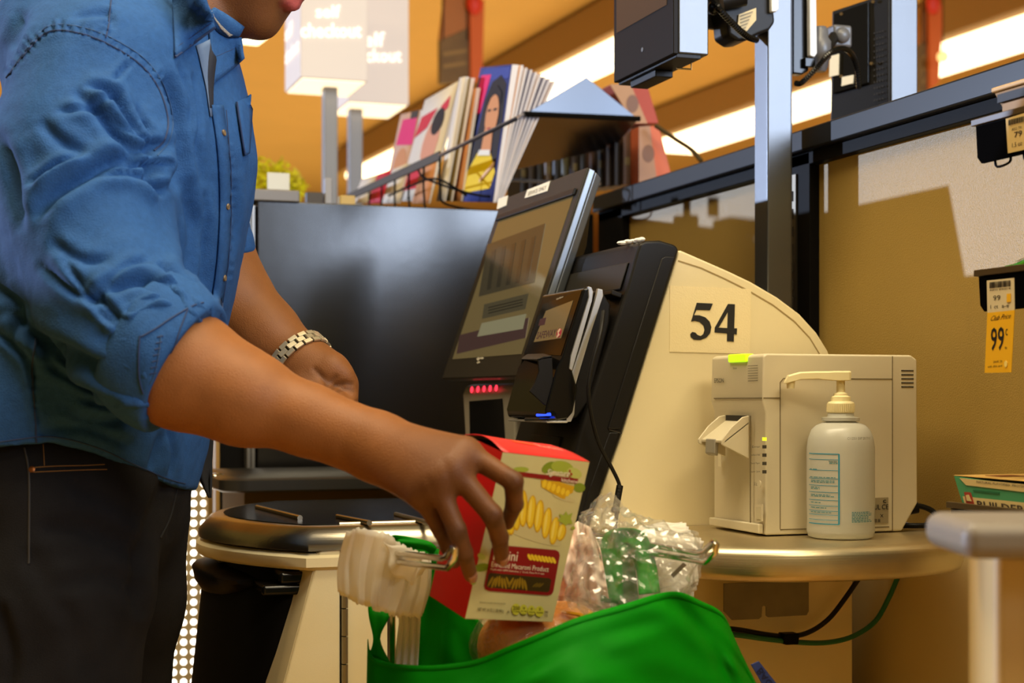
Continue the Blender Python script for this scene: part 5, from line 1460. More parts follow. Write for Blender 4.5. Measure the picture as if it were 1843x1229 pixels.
tv = np.maximum(tv, .52 * np.exp(-np.maximum(np.linalg.norm(bv - np.array(P(815, 900, 1.67)), axis=1) - .05, 0) / .05))
tv = np.maximum(tv, crease_shade)  # shade of the hand creases painted into the tint
att.data.foreach_set('value', tv.astype(np.float32)); lipa.data.foreach_set('value', lv.astype(np.float32))
nt = SKIN.node_tree; b = nt.nodes['Principled BSDF']
at = nt.nodes.new('ShaderNodeAttribute'); at.attribute_name = 'tint'
al = nt.nodes.new('ShaderNodeAttribute'); al.attribute_name = 'lip'
nz_ = nt.nodes.new('ShaderNodeTexNoise'); nz_.inputs['Scale'].default_value = 38; nz_.inputs['Detail'].default_value = 4
tc = nt.nodes.new('ShaderNodeTexCoord'); nt.links.new(tc.outputs['Object'], nz_.inputs['Vector'])
m0 = nt.nodes.new('ShaderNodeMix'); m0.data_type = 'RGBA'
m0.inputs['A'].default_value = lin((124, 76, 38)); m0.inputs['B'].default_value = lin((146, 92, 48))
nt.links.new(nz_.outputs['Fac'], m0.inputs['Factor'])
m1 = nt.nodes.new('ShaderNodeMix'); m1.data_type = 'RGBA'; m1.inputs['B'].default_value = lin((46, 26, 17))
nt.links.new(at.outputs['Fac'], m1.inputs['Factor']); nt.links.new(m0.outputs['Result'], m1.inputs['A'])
m2 = nt.nodes.new('ShaderNodeMix'); m2.data_type = 'RGBA'; m2.inputs['B'].default_value = lin((190, 92, 88))
nt.links.new(al.outputs['Fac'], m2.inputs['Factor']); nt.links.new(m1.outputs['Result'], m2.inputs['A'])
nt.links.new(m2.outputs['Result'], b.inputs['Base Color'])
n2 = nt.nodes.new('ShaderNodeTexNoise'); n2.inputs['Scale'].default_value = 600; n2.inputs['Detail'].default_value = 2
nt.links.new(tc.outputs['Object'], n2.inputs['Vector'])
bu = nt.nodes.new('ShaderNodeBump'); bu.inputs['Strength'].default_value = .3; bu.inputs['Distance'].default_value = .002
nt.links.new(n2.outputs['Fac'], bu.inputs['Height']); nt.links.new(bu.outputs['Normal'], b.inputs['Normal'])
b.inputs['Subsurface Weight'].default_value = .06; b.inputs['Subsurface Radius'].default_value = (.012, .006, .003)
# fingernails
NAIL = M('fingernail', (176, 120, 88), .3)
for nm, off in (('mid', (.0030, -.002)), ('rng', (.0040, -.003))):
    tip, dip = hand_k[nm][3], hand_k[nm][2]
    ax = (tip - dip).normalized()
    out = (CVR @ Vector((.35, .0, -.94))); out = (out - ax * out.dot(ax)).normalized(); sd = ax.cross(out)
    r_ = hand_r[nm][3]
    def nf(a, b_):
        x = (a - .5) * 2; y = b_
        wd = r_ * .72 * (1 - .25 * max(0, y - .7) / .3)
        return tip + ax * (-.007 + .0135 * y) + sd * (x * wd) + out * (r_ * (1.04 - .42 * x * x * .72) - .0012 * y)
    MB().grid(nf, 8, 6).build('fingernail', NAIL, person, ang=180, solid=.0008)
# hair cap
hv, hf_ = mesh_sdf([Prim(hd_(-.016, 0, .052), hd_(-.036, 0, .046), .091, .091, .02, fr=HFR, sc=(1, .85, 1.04))], .006, lambda d, p: np.maximum(d, np.maximum(((p - np.array(hd_(.03, 0, .075))) @ np.array(HFv * .75 - HU * .66)), (p - np.array(hd_(0, 0, -.03))) @ np.array(-HU))), np.array(hc) - .2, np.array(hc) + .2)
np_mesh('hair', hv, hf_, M('black_hair', (20, 16, 14), .7, bump=(400, .8)), person)
for s_ in (-1, 1):
    e = MB().ell(hd_(.068, .032 * s_, .008), .012, .012, .012, 12, 8).build('eye', M('eye_white', (210, 200, 190), .2), person)
    MB().ell(hd_(.078, .032 * s_, .006), .005, .005, .005, 10, 6).build('iris', M('iris_brown', (40, 22, 12), .2), e)

# ------------------------------------------------------------------ shirt
SHIRT = M('blue_chambray', (38, 77, 127), .85, spec=.2, bump=(520, .3), var=(130, .10))
sp = [P(128, 905, TD), P(152, 740, TD), P(190, 560, TD), P(220, 400, TD), P(242, 250, TD), P(256, 150, TD)]
s_pr = chain(sp, (.146, .136, .131, .135, .134, .098), .06, fr=BFR, sc=SQ)
s_pr += [Prim(P(200, 118, 1.98), P(270, 75, 2.06), .085, .075, .06), Prim(P(310, 110, 2.16), P(290, 80, 2.1), .08, .07, .06), Prim(P(130, 70, 2.04), P(240, 60, 2.08), .1, .075, .06)]
s_pr += [Prim(P(345, 190, 2.10), P(352, 330, 2.10), .052, .045, .06)]
slv = chain([P(165, 140, 1.94), P(150, 290, 1.90), P(168, 420, 1.865), P(210, 540, 1.83), P(262, 615, 1.805), P(330, 664, 1.795), P(372, 690, 1.79)], (.092, .0925, .086, .078, .0745, .0715, .0700), .035)
sll = chain([P(295, 170, 2.22), P(320, 320, 2.29), P(352, 420, 2.305), P(398, 510, 2.30)], (.086, .072, .066, .063), .04)
cutR_o = np.array(P(325, 666, 1.795)); cutR_n = np.array((P(420, 712, 1.785) - P(285, 632, 1.80)).normalized())
tilt_ = CVR @ Vector((.18, .10, 0)); cutR_n = cutR_n + np.array(tilt_) * 0; cutR_n /= np.linalg.norm(cutR_n)
cutL_o = np.array(P(386, 474, 2.303)); cutL_n = np.array((P(404, 540, 2.30) - P(372, 430, 2.305)).normalized())
Rax = [np.array(P(230, 560, 1.82)), cutR_o]
def hem_z(p):
    u, v, d = project(p)
    uu = [-400, -100, 0, 90, 170, 240, 300, 340, 420]
    vv = [790, 800, 806, 797, 815, 846, 872, 881, 882]
    return v - np.interp(u, uu, vv)
def shirt_post(d, p):
    near_r = np.linalg.norm(p - cutR_o, axis=1) < .22
    c = (p - cutR_o) @ cutR_n
    d = np.where(near_r, np.maximum(d, c), d)
    near_l = np.linalg.norm(p - cutL_o, axis=1) < .15
    c2 = (p - cutL_o) @ cutL_n
    d = np.where(near_l, np.maximum(d, c2), d)
    hv_ = hem_z(p) * TD / FPX
    d = np.maximum(d, hv_)
    # hollow the openings so sleeves and hem read as cloth
    shell = -(d + .011)
    open_ = np.where(near_r & (c > -.035), shell, -1.)
    open_ = np.where(near_l & (c2 > -.03), shell, open_)
    open_ = np.where(hv_ > -.03, shell, open_)
    # neck opening
    nk = np.linalg.norm(np.cross(p - np.array(neckb), np.array((neckt - neckb).normalized())), axis=1) - .076
    nn = (p - np.array(P(330, 95, 2.085))) @ np.array((neckt - neckb).normalized())
    d = np.where((nn > -.03) & (nk < .03), np.maximum(d, -nk), d)
    return np.maximum(d, open_)
sv, sf = mesh_sdf(s_pr + slv + sll, .0040, shirt_post, np.array([-.75, 1.5, .9]), np.array([.62, 2.62, 1.75]))
sv, sf = largest(sv, sf)
sv = relax(sv, sf, 2, .5)
# tailored folds: each is a polyline over the cloth (u, v), half width in px, depth in mm
FOLD = [([(285, 262), (235, 270), (180, 205), (130, 160)], 13, 7), ([(268, 268), (240, 235), (200, 170), (150, 155)], 10, 6), ([(272, 250), (255, 220), (245, 190)], 8, 4),
        ([(270, 310), (215, 290), (150, 315), (95, 350), (60, 395)], 16, 9), ([(285, 345), (235, 315), (170, 318)], 9, 5), ([(262, 275), (268, 330), (290, 350)], 9, 5),
        ([(160, 280), (110, 255), (70, 215)], 14, 3), ([(330, 560), (285, 520), (250, 505), (200, 520), (150, 545)], 12, 6), ([(360, 545), (310, 500), (285, 470)], 9, 5), ([(340, 575), (290, 565), (235, 590), (190, 610)], 10, 5), ([(250, 600), (210, 570), (150, 500)], 10, 4),
        ([(300, 150), (318, 220), (318, 300), (300, 350)], 15, 8), ([(60, 600), (130, 640), (230, 690), (300, 720)], 16, 7), ([(20, 560), (70, 610), (110, 690)], 12, 4), ([(0, 520), (40, 560), (20, 620)], 14, 5), ([(250, 735), (200, 760), (120, 745)], 13, 4), ([(290, 780), (270, 850)], 10, 3), ([(230, 800), (150, 770), (70, 775)], 12, 3),
        ([(60, 600), (60, 700), (75, 790)], 5, 2), ([(350, 380), (370, 450), (365, 560)], 16, 3), ([(330, 330), (345, 420), (335, 500)], 16, 4), ([(0, 250), (25, 330), (35, 420)], 14, 5), ([(345, 250), (360, 330)], 12, 2),
        ([(100, 440), (150, 470), (200, 465)], 12, 3), ([(80, 480), (140, 530), (200, 545)], 10, 3), ([(330, 20), (345, 70), (330, 110)], 9, 3), ([(140, 30), (190, 25), (205, 55)], 10, 3), ([(40, 30), (20, 90)], 12, 3),
        ([(290, 300), (262, 296), (232, 300), (200, 296)], 5, 4), ([(276, 262), (262, 245), (258, 215)], 5, 4), ([(268, 262), (225, 238), (196, 205)], 5, 3), ([(392, 585), (352, 560), (330, 540)], 6, 4), ([(345, 548), (322, 525), (300, 515), (262, 520)], 5, 4),
        ([(318, 540), (270, 545), (225, 565)], 5, 4), ([(180, 520), (230, 480), (270, 470)], 8, 3), ([(120, 470), (180, 560), (240, 610)], 8, 3), ([(60, 330), (100, 300), (150, 280)], 8, 4), ([(215, 170), (160, 195), (100, 200)], 8, 3), ([(230, 115), (200, 150)], 6, 3),
        ([(345, 140), (352, 220), (350, 300)], 7, 3), ([(320, 120), (336, 180), (338, 250)], 7, 3), ([(366, 350), (372, 430), (360, 520)], 7, 2), ([(420, 330), (424, 400), (414, 470)], 7, 2), ([(0, 600), (50, 650), (60, 700)], 8, 4), ([(90, 660), (160, 700), (240, 728)], 7, 4), ([(150, 720), (220, 735), (290, 735)], 7, 3), ([(300, 760), (310, 820), (305, 860)], 7, 3),
        ([(330, 650), (352, 610), (380, 590)], 6, 4), ([(270, 690), (285, 640), (300, 600)], 6, 4)]
# little puckers where the cloth is stitched: armhole, yoke, collar edge, side seam
rp = random.Random(3)
def puckers(line, side, step, ln, w_, dep):
    q = smooth_path([(a_, b_, 0) for a_, b_ in line], 8)
    acc = 0
    for a_, b_ in zip(q, q[1:]):
        acc += (b_ - a_).length
        if acc > step:
            acc = rp.uniform(-step * .4, step * .2)
            t_ = (b_ - a_).normalized(); n_ = Vector((t_.y, -t_.x, 0)) * side
            e_ = b_ + n_ * ln * rp.uniform(.6, 1.3) + t_ * rp.uniform(-4, 4)
            FOLD.append(([(b_.x - n_.x * 3, b_.y - n_.y * 3), (e_.x, e_.y)], w_, dep * rp.uniform(.6, 1.2)))
puckers([(12, 140), (50, 92), (90, 57), (150, 62), (210, 88), (258, 122), (288, 165), (302, 215)], 1, 11, 17, 4.2, 1.5)
puckers([(195, 70), (196, 30), (200, 0)], 1, 10, 14, 4, 1.2)
puckers([(62, 600), (58, 680), (62, 740), (66, 795)], 1, 13, 16, 4.2, 1.2)
puckers([(398, 215), (407, 280), (410, 350), (408, 420), (400, 500)], 1, 12, 14, 4, 1.0)
nrm = normals(sv, sf)
uu, vv, dd = project(sv)
face = (nrm * (np.array(CAM) - sv)).sum(1) > 0
disp = np.zeros(len(sv))
for pl_, w_, dep in FOLD:
    q = np.array([(x.x, x.y) for x in smooth_path([(a_, b_, 0) for a_, b_ in pl_], 6)])
    best = np.full(len(sv), 1e9); sgn = np.zeros(len(sv)); tpos = np.zeros(len(sv))
    for i in range(len(q) - 1):
        a_, b_ = q[i], q[i + 1]; ab = b_ - a_; L2 = ab @ ab + 1e-9
        px_, py_ = uu - a_[0], vv - a_[1]
        t = np.clip((px_ * ab[0] + py_ * ab[1]) / L2, 0, 1)
        ex, ey = px_ - t * ab[0], py_ - t * ab[1]
        d_ = np.hypot(ex, ey); m = d_ < best
        best = np.where(m, d_, best); tpos = np.where(m, (i + t) / (len(q) - 1), tpos)
        sgn = np.where(m, np.sign(ab[0] * py_ - ab[1] * px_), sgn)
    fade = np.clip(np.sin(np.clip(tpos * .9 + .1, 0, 1) * PI) * 1.4, 0, 1)
    s_ = best * sgn
    disp += fade * dep * .0021 * (-np.exp(-(best / (w_ * .72)) ** 2) + .5 * np.exp(-((s_ - 1.5 * w_) / (w_ * 1.1)) ** 2) + .35 * np.exp(-((s_ + 1.7 * w_) / (w_ * 1.2)) ** 2))
nzv = np.array([noise.noise(Vector(p) * 9.0) * .003 + noise.noise(Vector((p[0] * 30, p[1] * 30, p[2] * 18))) * .0018 + noise.noise(Vector(p) * 60) * .0007 for p in sv])
sv = sv + nrm * (disp * face + nzv)[:, None]
shirt = np_mesh('shirt', sv, sf, SHIRT, person)
from mathutils.bvhtree import BVHTree
def caster(vs, fs):
    bv_ = BVHTree.FromPolygons([tuple(p) for p in vs], [tuple(int(i) for i in f) for f in fs])
    def hit(u, v, lift=.0):
        r = (P(u, v, 1) - CAM).normalized()
        loc, n, i, d = bv_.ray_cast(CAM, r)
        if loc is None: return None, None
        if n.dot(r) > 0: n = -n
        return loc + n * lift, n
    return hit
on = caster(sv, sf)
def strip(name, left, right, mat, parent, n=24, m=2, lift=.002, solid=.002, ang=180):
    L = smooth_path([(a_, b_, 0) for a_, b_ in left], 8); R_ = smooth_path([(a_, b_, 0) for a_, b_ in right], 8)
    ev = lambda q, t: Vector(lerp_poly([tuple(x) for x in q], t))
    rows_ = []
    last = None
    for j in range(n + 1):
        row = []
        for i in range(m + 1):
            q = ev(L, j / n).lerp(ev(R_, j / n), i / m)
            h_, n_ = on(q.x, q.y, lift)
            if h_ is None:
                h_ = P(q.x, q.y, last if last else TD - .1)
            row.append(h_); last = (h_ - CAM).dot(FW)
        rows_.append(row)
    vs = [p for r in rows_ for p in r]
    fs = [(j * (m + 1) + i, j * (m + 1) + i + 1, (j + 1) * (m + 1) + i + 1, (j + 1) * (m + 1) + i) for j in range(n) for i in range(m)]
    return MB().add(vs, fs).build(name, mat, parent, ang=ang, solid=solid, fix=False)
def seam(name, pts, mat, parent, r=.0011, lift=.0006):
    q = [on(p.x, p.y, lift)[0] for p in smooth_path([(a_, b_, 0) for a_, b_ in pts], 8)]
    q = [p for p in q if p is not None]
    if len(q) > 2: return MB().tube(q, r, 5).build(name, mat, parent)
THREAD = M('dark_blue_seam', (26, 46, 84), .8)
STITCH = M('blue_stitch', (40, 74, 116), .8)
seam('armhole_seam', [(12, 140), (50, 92), (90, 57), (150, 62), (210, 88), (258, 122), (288, 165), (302, 215), (296, 250), (278, 272)], THREAD, shirt, .0012)
for off in (7,):
    seam('armhole_stitching', [(20, 128), (55, 80), (92, 46), (155, 51), (215, 76), (266, 112), (297, 160), (311, 212), (304, 254), (284, 280)], STITCH, shirt, .0007)
seam('yoke_seam', [(200, 0), (196, 40), (190, 68)], THREAD, shirt, .001)
seam('side_seam', [(64, 610), (58, 680), (62, 740), (66, 800)], THREAD, shirt, .0012)
seam('hem_stitching', [(0, 795), (90, 786), (170, 804), (240, 835), (300, 861), (333, 870)], THREAD, shirt, .0008)
pkt = strip('placket', [(377, 190), (388, 260), (393, 340), (392, 420), (385, 500), (370, 590), (350, 700)], [(398, 190), (407, 260), (411, 340), (410, 420), (402, 500), (386, 590), (366, 700)], SHIRT, shirt, 40, 2, .0025, .003)
seam('placket_stitching', [(402, 200), (409, 280), (411.5, 350), (409, 430), (401, 510), (387, 590)], THREAD, pkt, .0007, .0045)
for u, v in ((398, 241), (405, 371), (399, 500)):
    c, n_ = on(u, v, .004)
    if c is not None:
        MB().lathe(c, [(.0040, -.001), (.0043, .0008), (.0037, .002), (.0024, .0016)], 14, axis=(n_ + CVR @ Vector((.9, 0, 0))).normalized()).build('button', M('horn_button', (112, 92, 66), .35), shirt)
strip('pocket', [(423, 184), (428, 222), (437, 280)], [(452, 170), (449, 222), (445, 276)], SHIRT, shirt, 14, 3, .0028, .002)
seam('pocket_stitching', [(422, 186), (427, 222), (436, 278)], THREAD, shirt, .0012, .004)
# cuffs: rolled band round each sleeve end
def cuff(name, o, n, c_pr, width, parent, off, bulge):
    n = Vector(n); o = Vector(o); a1 = n.orthogonal().normalized(); a2 = n.cross(a1)
    rings = []
    N = 44
    for j, (s_, g_) in enumerate(((.004, -.010), (.006, -.002), (.004, bulge * .6), (-width * .3, bulge), (-width * .7, bulge * .9), (-width, bulge * .4), (-width - .003, -.004))):
        ring = []
        for k in range(N):
            t = 2 * PI * k / N
            dr = a1 * math.cos(t) + a2 * math.sin(t)
            base = o + n * s_ + c_pr(s_)
            lo_, hi_ = .02, .16
            for _ in range(18):
                mid = (lo_ + hi_) / 2
                dd_ = sdf(off, np.array([base + dr * mid]))[0]
                if dd_ < 0: lo_ = mid
                else: hi_ = mid
            wv = .0016 * math.sin(5 * t + j) + .0012 * math.sin(9 * t + 2 * j)
            ring.append(base + dr * (lo_ + g_ + wv))
        rings.append(ring)
    return MB().loft(rings, cap=False).build(name, SHIRT, parent, ang=180, sub=1)
cfR = cuff('cuff', cutR_o, cutR_n, lambda s_: Vector((0, 0, 0)), .062, shirt, slv, .0065)
dgc = bpy.context.evaluated_depsgraph_get(); ev_ = cfR.evaluated_get(dgc); mec = ev_.to_mesh()
on_keep = on
on = caster([tuple(v_.co + WL[cfR]) for v_ in mec.vertices], [tuple(p_.vertices) for p_ in mec.polygons if len(p_.vertices) == 4])
ev_.to_mesh_clear()
seam('cuff_edge', [(255, 606), (280, 592), (310, 572), (345, 552), (366, 545)], THREAD, cfR, .0011, .0008)
seam('cuff_fold', [(338, 556), (325, 590), (312, 625), (290, 665), (272, 705)], THREAD, cfR, .0009, .0006)
seam('cuff_fold', [(252, 604), (250, 640), (251, 680), (258, 708)], THREAD, cfR, .0010, .0006)
seam('cuff_stitching', [(290, 602), (286, 635), (279, 668), (270, 690)], STITCH, cfR, .0007, .0006)
for k in range(7):
    u_ = 288 - k * 2.2; v_ = 606 + k * 11
    seam('cuff_stitching', [(u_ - 5, v_ + 1), (u_ + 3, v_ - 1), (u_ + 6, v_ - 1)], THREAD, cfR, .0008, .0006)
on = on_keep
MB().ell(P(258, 724, 1.765), .014, .006, .005, 12, 8).build('cuff_lining', M('pale_lining', (206, 196, 170), .8), shirt)
cuff('cuff', cutL_o, cutL_n, lambda s_: Vector((0, 0, 0)), .04, shirt, sll, .005)
# collar: near leaf folded flat on the shirt, far leaf standing by the chin, pale lining and a black tape
near = [(316, -40), (322, 20), (316, 60), (318, 100), (345, 84), (375, 64), (386, 50), (378, 20), (362, -40)]
def leaf(name, poly, depth, mat, parent, thick=.004, curve=.0):
    vs = [P(u, v, depth(u, v)) for u, v in poly]
    n = len(vs)
    ctr = sum(vs, Vector()) / n
    m = MB().add(vs + [ctr], [(i, (i + 1) % n, n) for i in range(n)])
    return m.build(name, mat, parent, ang=180, solid=thick)
ld = lambda u, v: (on(u, max(v, 2))[0] - CAM).dot(FW) - .012 if on(u, max(v, 2))[0] is not None else 2.0
dn = [on(u, max(v, 4))[0] for u, v in near]
dref = min((p - CAM).dot(FW) for p in dn if p is not None) 
cl = MB()
def colf(a_, b_):                                  # a along neck-to-point edge, b outwards
    top = lerp_poly([(362, -60), (372, 0), (388, 50)], a_); bot = lerp_poly([(306, -60), (312, 30), (316, 103)], a_)
    u, v = top[0] + (bot[0] - top[0]) * b_, top[1] + (bot[1] - top[1]) * b_
    h_, _ = on(u, max(v, 3))
    d_ = (h_ - CAM).dot(FW) if h_ is not None else dref
    return P(u, v, min(d_, dref + .05) - .010 + .004 * b_)
cl.grid(colf, 14, 6)
col = cl.build('collar', SHIRT, shirt, ang=180, solid=.004)
MB().tube([colf(1.0, b_) + CVR @ Vector((0, 0, -.002)) for b_ in np.linspace(0, 1, 8)], .0016, 6).build('collar_edge', THREAD, col)
MB().tube([colf(.90, .06 + .86 * b_) + CVR @ Vector((0, 0, -.003)) for b_ in np.linspace(0, 1, 8)], .0006, 5).build('collar_stitching', THREAD, col)
def farf(a_, b_):
    top = lerp_poly([(384, 14), (402, 24), (420, 36), (438, 50)], a_); bot = lerp_poly([(372, 34), (390, 56), (408, 66), (428, 66)], a_)
    return P(top[0] + (bot[0] - top[0]) * b_, top[1] + (bot[1] - top[1]) * b_, 2.012 + .045 * a_ - .006 * math.sin(PI * b_))
MB().grid(farf, 10, 4).build('collar', SHIRT, shirt, ang=180, solid=.005)
MB().add([P(u, v, 2.006 + .04 * (u - 381) / 40) for u, v in ((381, 20), (391, 21), (404, 42), (420, 62), (413, 66), (398, 52), (386, 34))], [tuple(range(7))]).build('collar_tape', M('striped_tape', (196, 190, 176), .7, bump=(600, .5)), shirt, solid=.002)
def standf(a_, b_):
    top = lerp_poly([(376, 34), (392, 56), (410, 66), (434, 68)], a_); bot = lerp_poly([(384, 150), (400, 138), (418, 124), (440, 104)], a_)
    u, v = top[0] + (bot[0] - top[0]) * b_, top[1] + (bot[1] - top[1]) * b_
    h_, _ = on(bot[0] - 2, bot[1] + 4, .003)
    db = (h_ - CAM).dot(FW) if h_ is not None else 2.05
    dt = 2.016 + .045 * a_
    return P(u, v, dt + (min(db, dt + .03) - dt) * b_ ** 1.5)
MB().grid(standf, 12, 8).build('collar_stand', SHIRT, shirt, ang=180, solid=.003)
MB().tube([standf(a_, .62 - .25 * a_) + CVR @ Vector((0, 0, -.0025)) for a_ in np.linspace(.1, .95, 14)], .0007, 5).build('collar_stitching', THREAD, shirt)
opn = M('shirt_lining', (84, 104, 134), .85)
def opf(a_, b_):
    l = lerp_poly([(352, 84), (360, 120), (369, 160), (376, 210)], a_); r = lerp_poly([(384, 66), (376, 100), (374, 150), (379, 210)], a_)
    h_, _ = on(l[0] + (r[0] - l[0]) * b_, l[1] + (r[1] - l[1]) * b_, .0022)
    return h_ if h_ is not None else P(l[0], l[1], TD - .1)
MB().grid(opf, 10, 3).build('lining', opn, shirt, ang=180, solid=.001)
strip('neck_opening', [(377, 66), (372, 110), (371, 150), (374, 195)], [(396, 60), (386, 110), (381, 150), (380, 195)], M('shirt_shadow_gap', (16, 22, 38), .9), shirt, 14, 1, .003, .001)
# dark cloth hanging at the far hip
dk = MB()
def dkf(a_, b_):
    l = lerp_poly([(318, 765), (330, 800), (352, 845), (376, 895)], a_); r = lerp_poly([(384, 770), (382, 810), (381, 850), (379, 896)], a_)
    return P(l[0] + (r[0] - l[0]) * b_, l[1] + (r[1] - l[1]) * b_, 2.20 + .012 * math.sin(b_ * 6 + a_ * 4))
dk.grid(dkf, 14, 8)
dk.build('dark_cloth', M('black_cloth', (16, 16, 18), .9), person, ang=180, solid=.003, label='black cloth end hanging below the shirt at the far hip')

# ------------------------------------------------------------------ jeans and shoes
DENIM = M('dark_denim', (26, 25, 26), .9, spec=.15, bump=(900, .35), var=(22, .18))
j_pr = chain([P(128, 770, TD), P(138, 850, TD), P(150, 935, TD)], (.116, .124, .112), .05, fr=BFR, sc=SQ)
j_pr += chain([P(112, 930, 1.97), P(100, 1080, 1.95), P(92, 1229, 1.94), gz(70, 1.94, .5), gz(54, 1.95, .06)], (.118, .112, .102, .082, .078), .03)
j_pr += chain([P(203, 930, 2.17), P(201, 1080, 2.19), P(190, 1229, 2.20), gz(186, 2.22, .5), gz(186, 2.24, .06)], (.104, .098, .088, .078, .076), .02)
jl, jh = np.array([-.75, 1.6, 0.03]), np.array([.55, 2.6, 1.08])
jv, jf = mesh_sdf(j_pr, .008, lambda d, p: np.maximum(np.maximum(d, .045 - p[:, 2]), p[:, 2] - (CZ + (H0 - 775) / FPX * TD)), jl, jh)
jv = relax(jv, jf, 2, .5)
JF = [([(300, 870), (275, 930), (250, 1010), (246, 1090)], 14, 8), ([(250, 1000), (180, 960), (90, 950)], 16, 4), ([(245, 1060), (190, 1040), (120, 1050)], 14, 4), ([(240, 930), (200, 900), (140, 880)], 14, 3), ([(320, 880), (300, 960)], 8, 3), ([(0, 1100), (20, 1180), (14, 1229)], 12, 5), ([(60, 1010), (130, 1120), (150, 1200)], 18, 3)]
nrm = normals(jv, jf); uu, vv, dd = project(jv); face = (nrm * (np.array(CAM) - jv)).sum(1) > 0
disp = np.zeros(len(jv))
for pl_, w_, dep in JF:
    q = np.array([(x.x, x.y) for x in smooth_path([(a_, b_, 0) for a_, b_ in pl_], 6)])
    best = np.full(len(jv), 1e9)
    for i in range(len(q) - 1):
        a_, b_ = q[i], q[i + 1]; ab = b_ - a_; t = np.clip(((uu - a_[0]) * ab[0] + (vv - a_[1]) * ab[1]) / (ab @ ab + 1e-9), 0, 1)
        best = np.minimum(best, np.hypot(uu - a_[0] - t * ab[0], vv - a_[1] - t * ab[1]))
    disp += dep * .001 * (-np.exp(-(best / w_) ** 2) + .45 * np.exp(-((best - 1.8 * w_) / w_) ** 2))
nzv = np.array([noise.noise(Vector((p[0] * 14, p[1] * 14, p[2] * 8))) * .003 for p in jv])
jv = jv + nrm * (disp * face + nzv)[:, None]
jeans = np_mesh('jeans', jv, jf, DENIM, person)
on = caster(jv, jf)
GOLD = M('gold_stitch', (124, 88, 40), .8)
seam('side_stitching', [(44, 806), (52, 850), (53, 930), (52, 1014)], M('grey_stitch', (54, 50, 45), .8), jeans, .0012)
seam('pocket_stitching', [(54, 842), (100, 839), (150, 838), (188, 836)], GOLD, jeans, .0006)
seam('pocket_stitching', [(54, 850), (100, 848), (150, 846), (192, 845)], GOLD, jeans, .0006)
seam('pocket_seam', [(78, 800), (80, 838)], GOLD, jeans, .0006)
seam('fly_seam', [(318, 882), (306, 930), (288, 968)], M('dark_seam', (14, 14, 16), .9), jeans, .0012)
c, n_ = on(58, 845, .001)
if c is not None: MB().lathe(c, [(.0042, 0), (.004, .001), (.002, .002)], 12, axis=n_).build('rivet', M('copper_rivet', (150, 92, 52), .35, metal=.9), jeans)
for q in (lowR[-1], lowL[-1]):
    a_ = Vector((q.x, q.y, 0)); s_ = BF.cross(UP)
    rings = []
    for t, wd, hh in ((-.09, .03, .07), (-.08, .042, .10), (0, .048, .12), (.06, .05, .085), (.13, .054, .065), (.18, .046, .05), (.205, .02, .03)):
        c = a_ + BF * t
        rings.append([c + s_ * wd * math.cos(x) + UP * (max(0, math.sin(x)) * hh + .003) for x in np.linspace(0, 2 * PI, 17)[:-1]])
    MB().loft(rings).build('shoe', M('dark_shoe_leather', (24, 20, 18), .45), person, ang=70)

# ------------------------------------------------------------------ steel wristwatch on the left wrist
wo = P(540, 653, 2.270)
wax = (Lf[3] - Lf[2]).normalized(); wax = (wax + CVR @ Vector((.10, -.12, -.30))).normalized()
w1 = wax.orthogonal().normalized(); w2 = wax.cross(w1)
WST = M('watch_steel', (226, 212, 178), .38, metal=.75)
arml = arm_L + fist
NL = 20
watch = None
lbm = []
for k in range(NL):
    t = 2 * PI * k / NL
    dr = w1 * math.cos(t) + w2 * math.sin(t); tg = -w1 * math.sin(t) + w2 * math.cos(t)
    lo_, hi_ = .01, .08
    for _ in range(16):
        mid = (lo_ + hi_) / 2
        if sdf(arml, np.array([wo + dr * mid]))[0] < 0: lo_ = mid
        else: hi_ = mid
    lbm.append((wo + dr * (lo_ + .0034), dr, tg, lo_))
me_w = MB()
vis = [q for q in lbm]
ring_ = MB().loft([[c - dr * .0030 + wax * w_ for c, dr, tg, r_ in lbm] for w_ in (-.0100, .0100)] + [[c - dr * .0012 + wax * w_ for c, dr, tg, r_ in lbm] for w_ in (.0100, -.0100)], cap=False)
watch = ring_.build('wristwatch', M('watch_dark_steel', (60, 56, 50), .35, metal=1), person, ang=180)
for k, (c, dr, tg, r_) in enumerate(lbm):
    st_ = 2 * PI * r_ / NL
    for row, (o_, wd) in enumerate(((-.0078, .0034), (0, .0040), (.0078, .0034))):
        sh_ = st_ * .5 if row == 1 else 0
        MB().obox(c + wax * o_ + tg * sh_, tg * (st_ * .44), wax * wd, dr * .0017).build('link', WST, watch, bevel=.0005, seg=1)
k = max(range(NL), key=lambda i: lbm[i][1].dot(CVR @ Vector((.6, .2, .8))))
c, dr, tg, r_ = lbm[k]
MB().lathe(c + dr * .001, [(.017, 0), (.019, .002), (.019, .006), (.016, .009), (.0155, .0085), (.0, .0085)], 28, axis=dr).build('watch_case', M('watch_gold_steel', (206, 176, 110), .25, metal=1), watch)
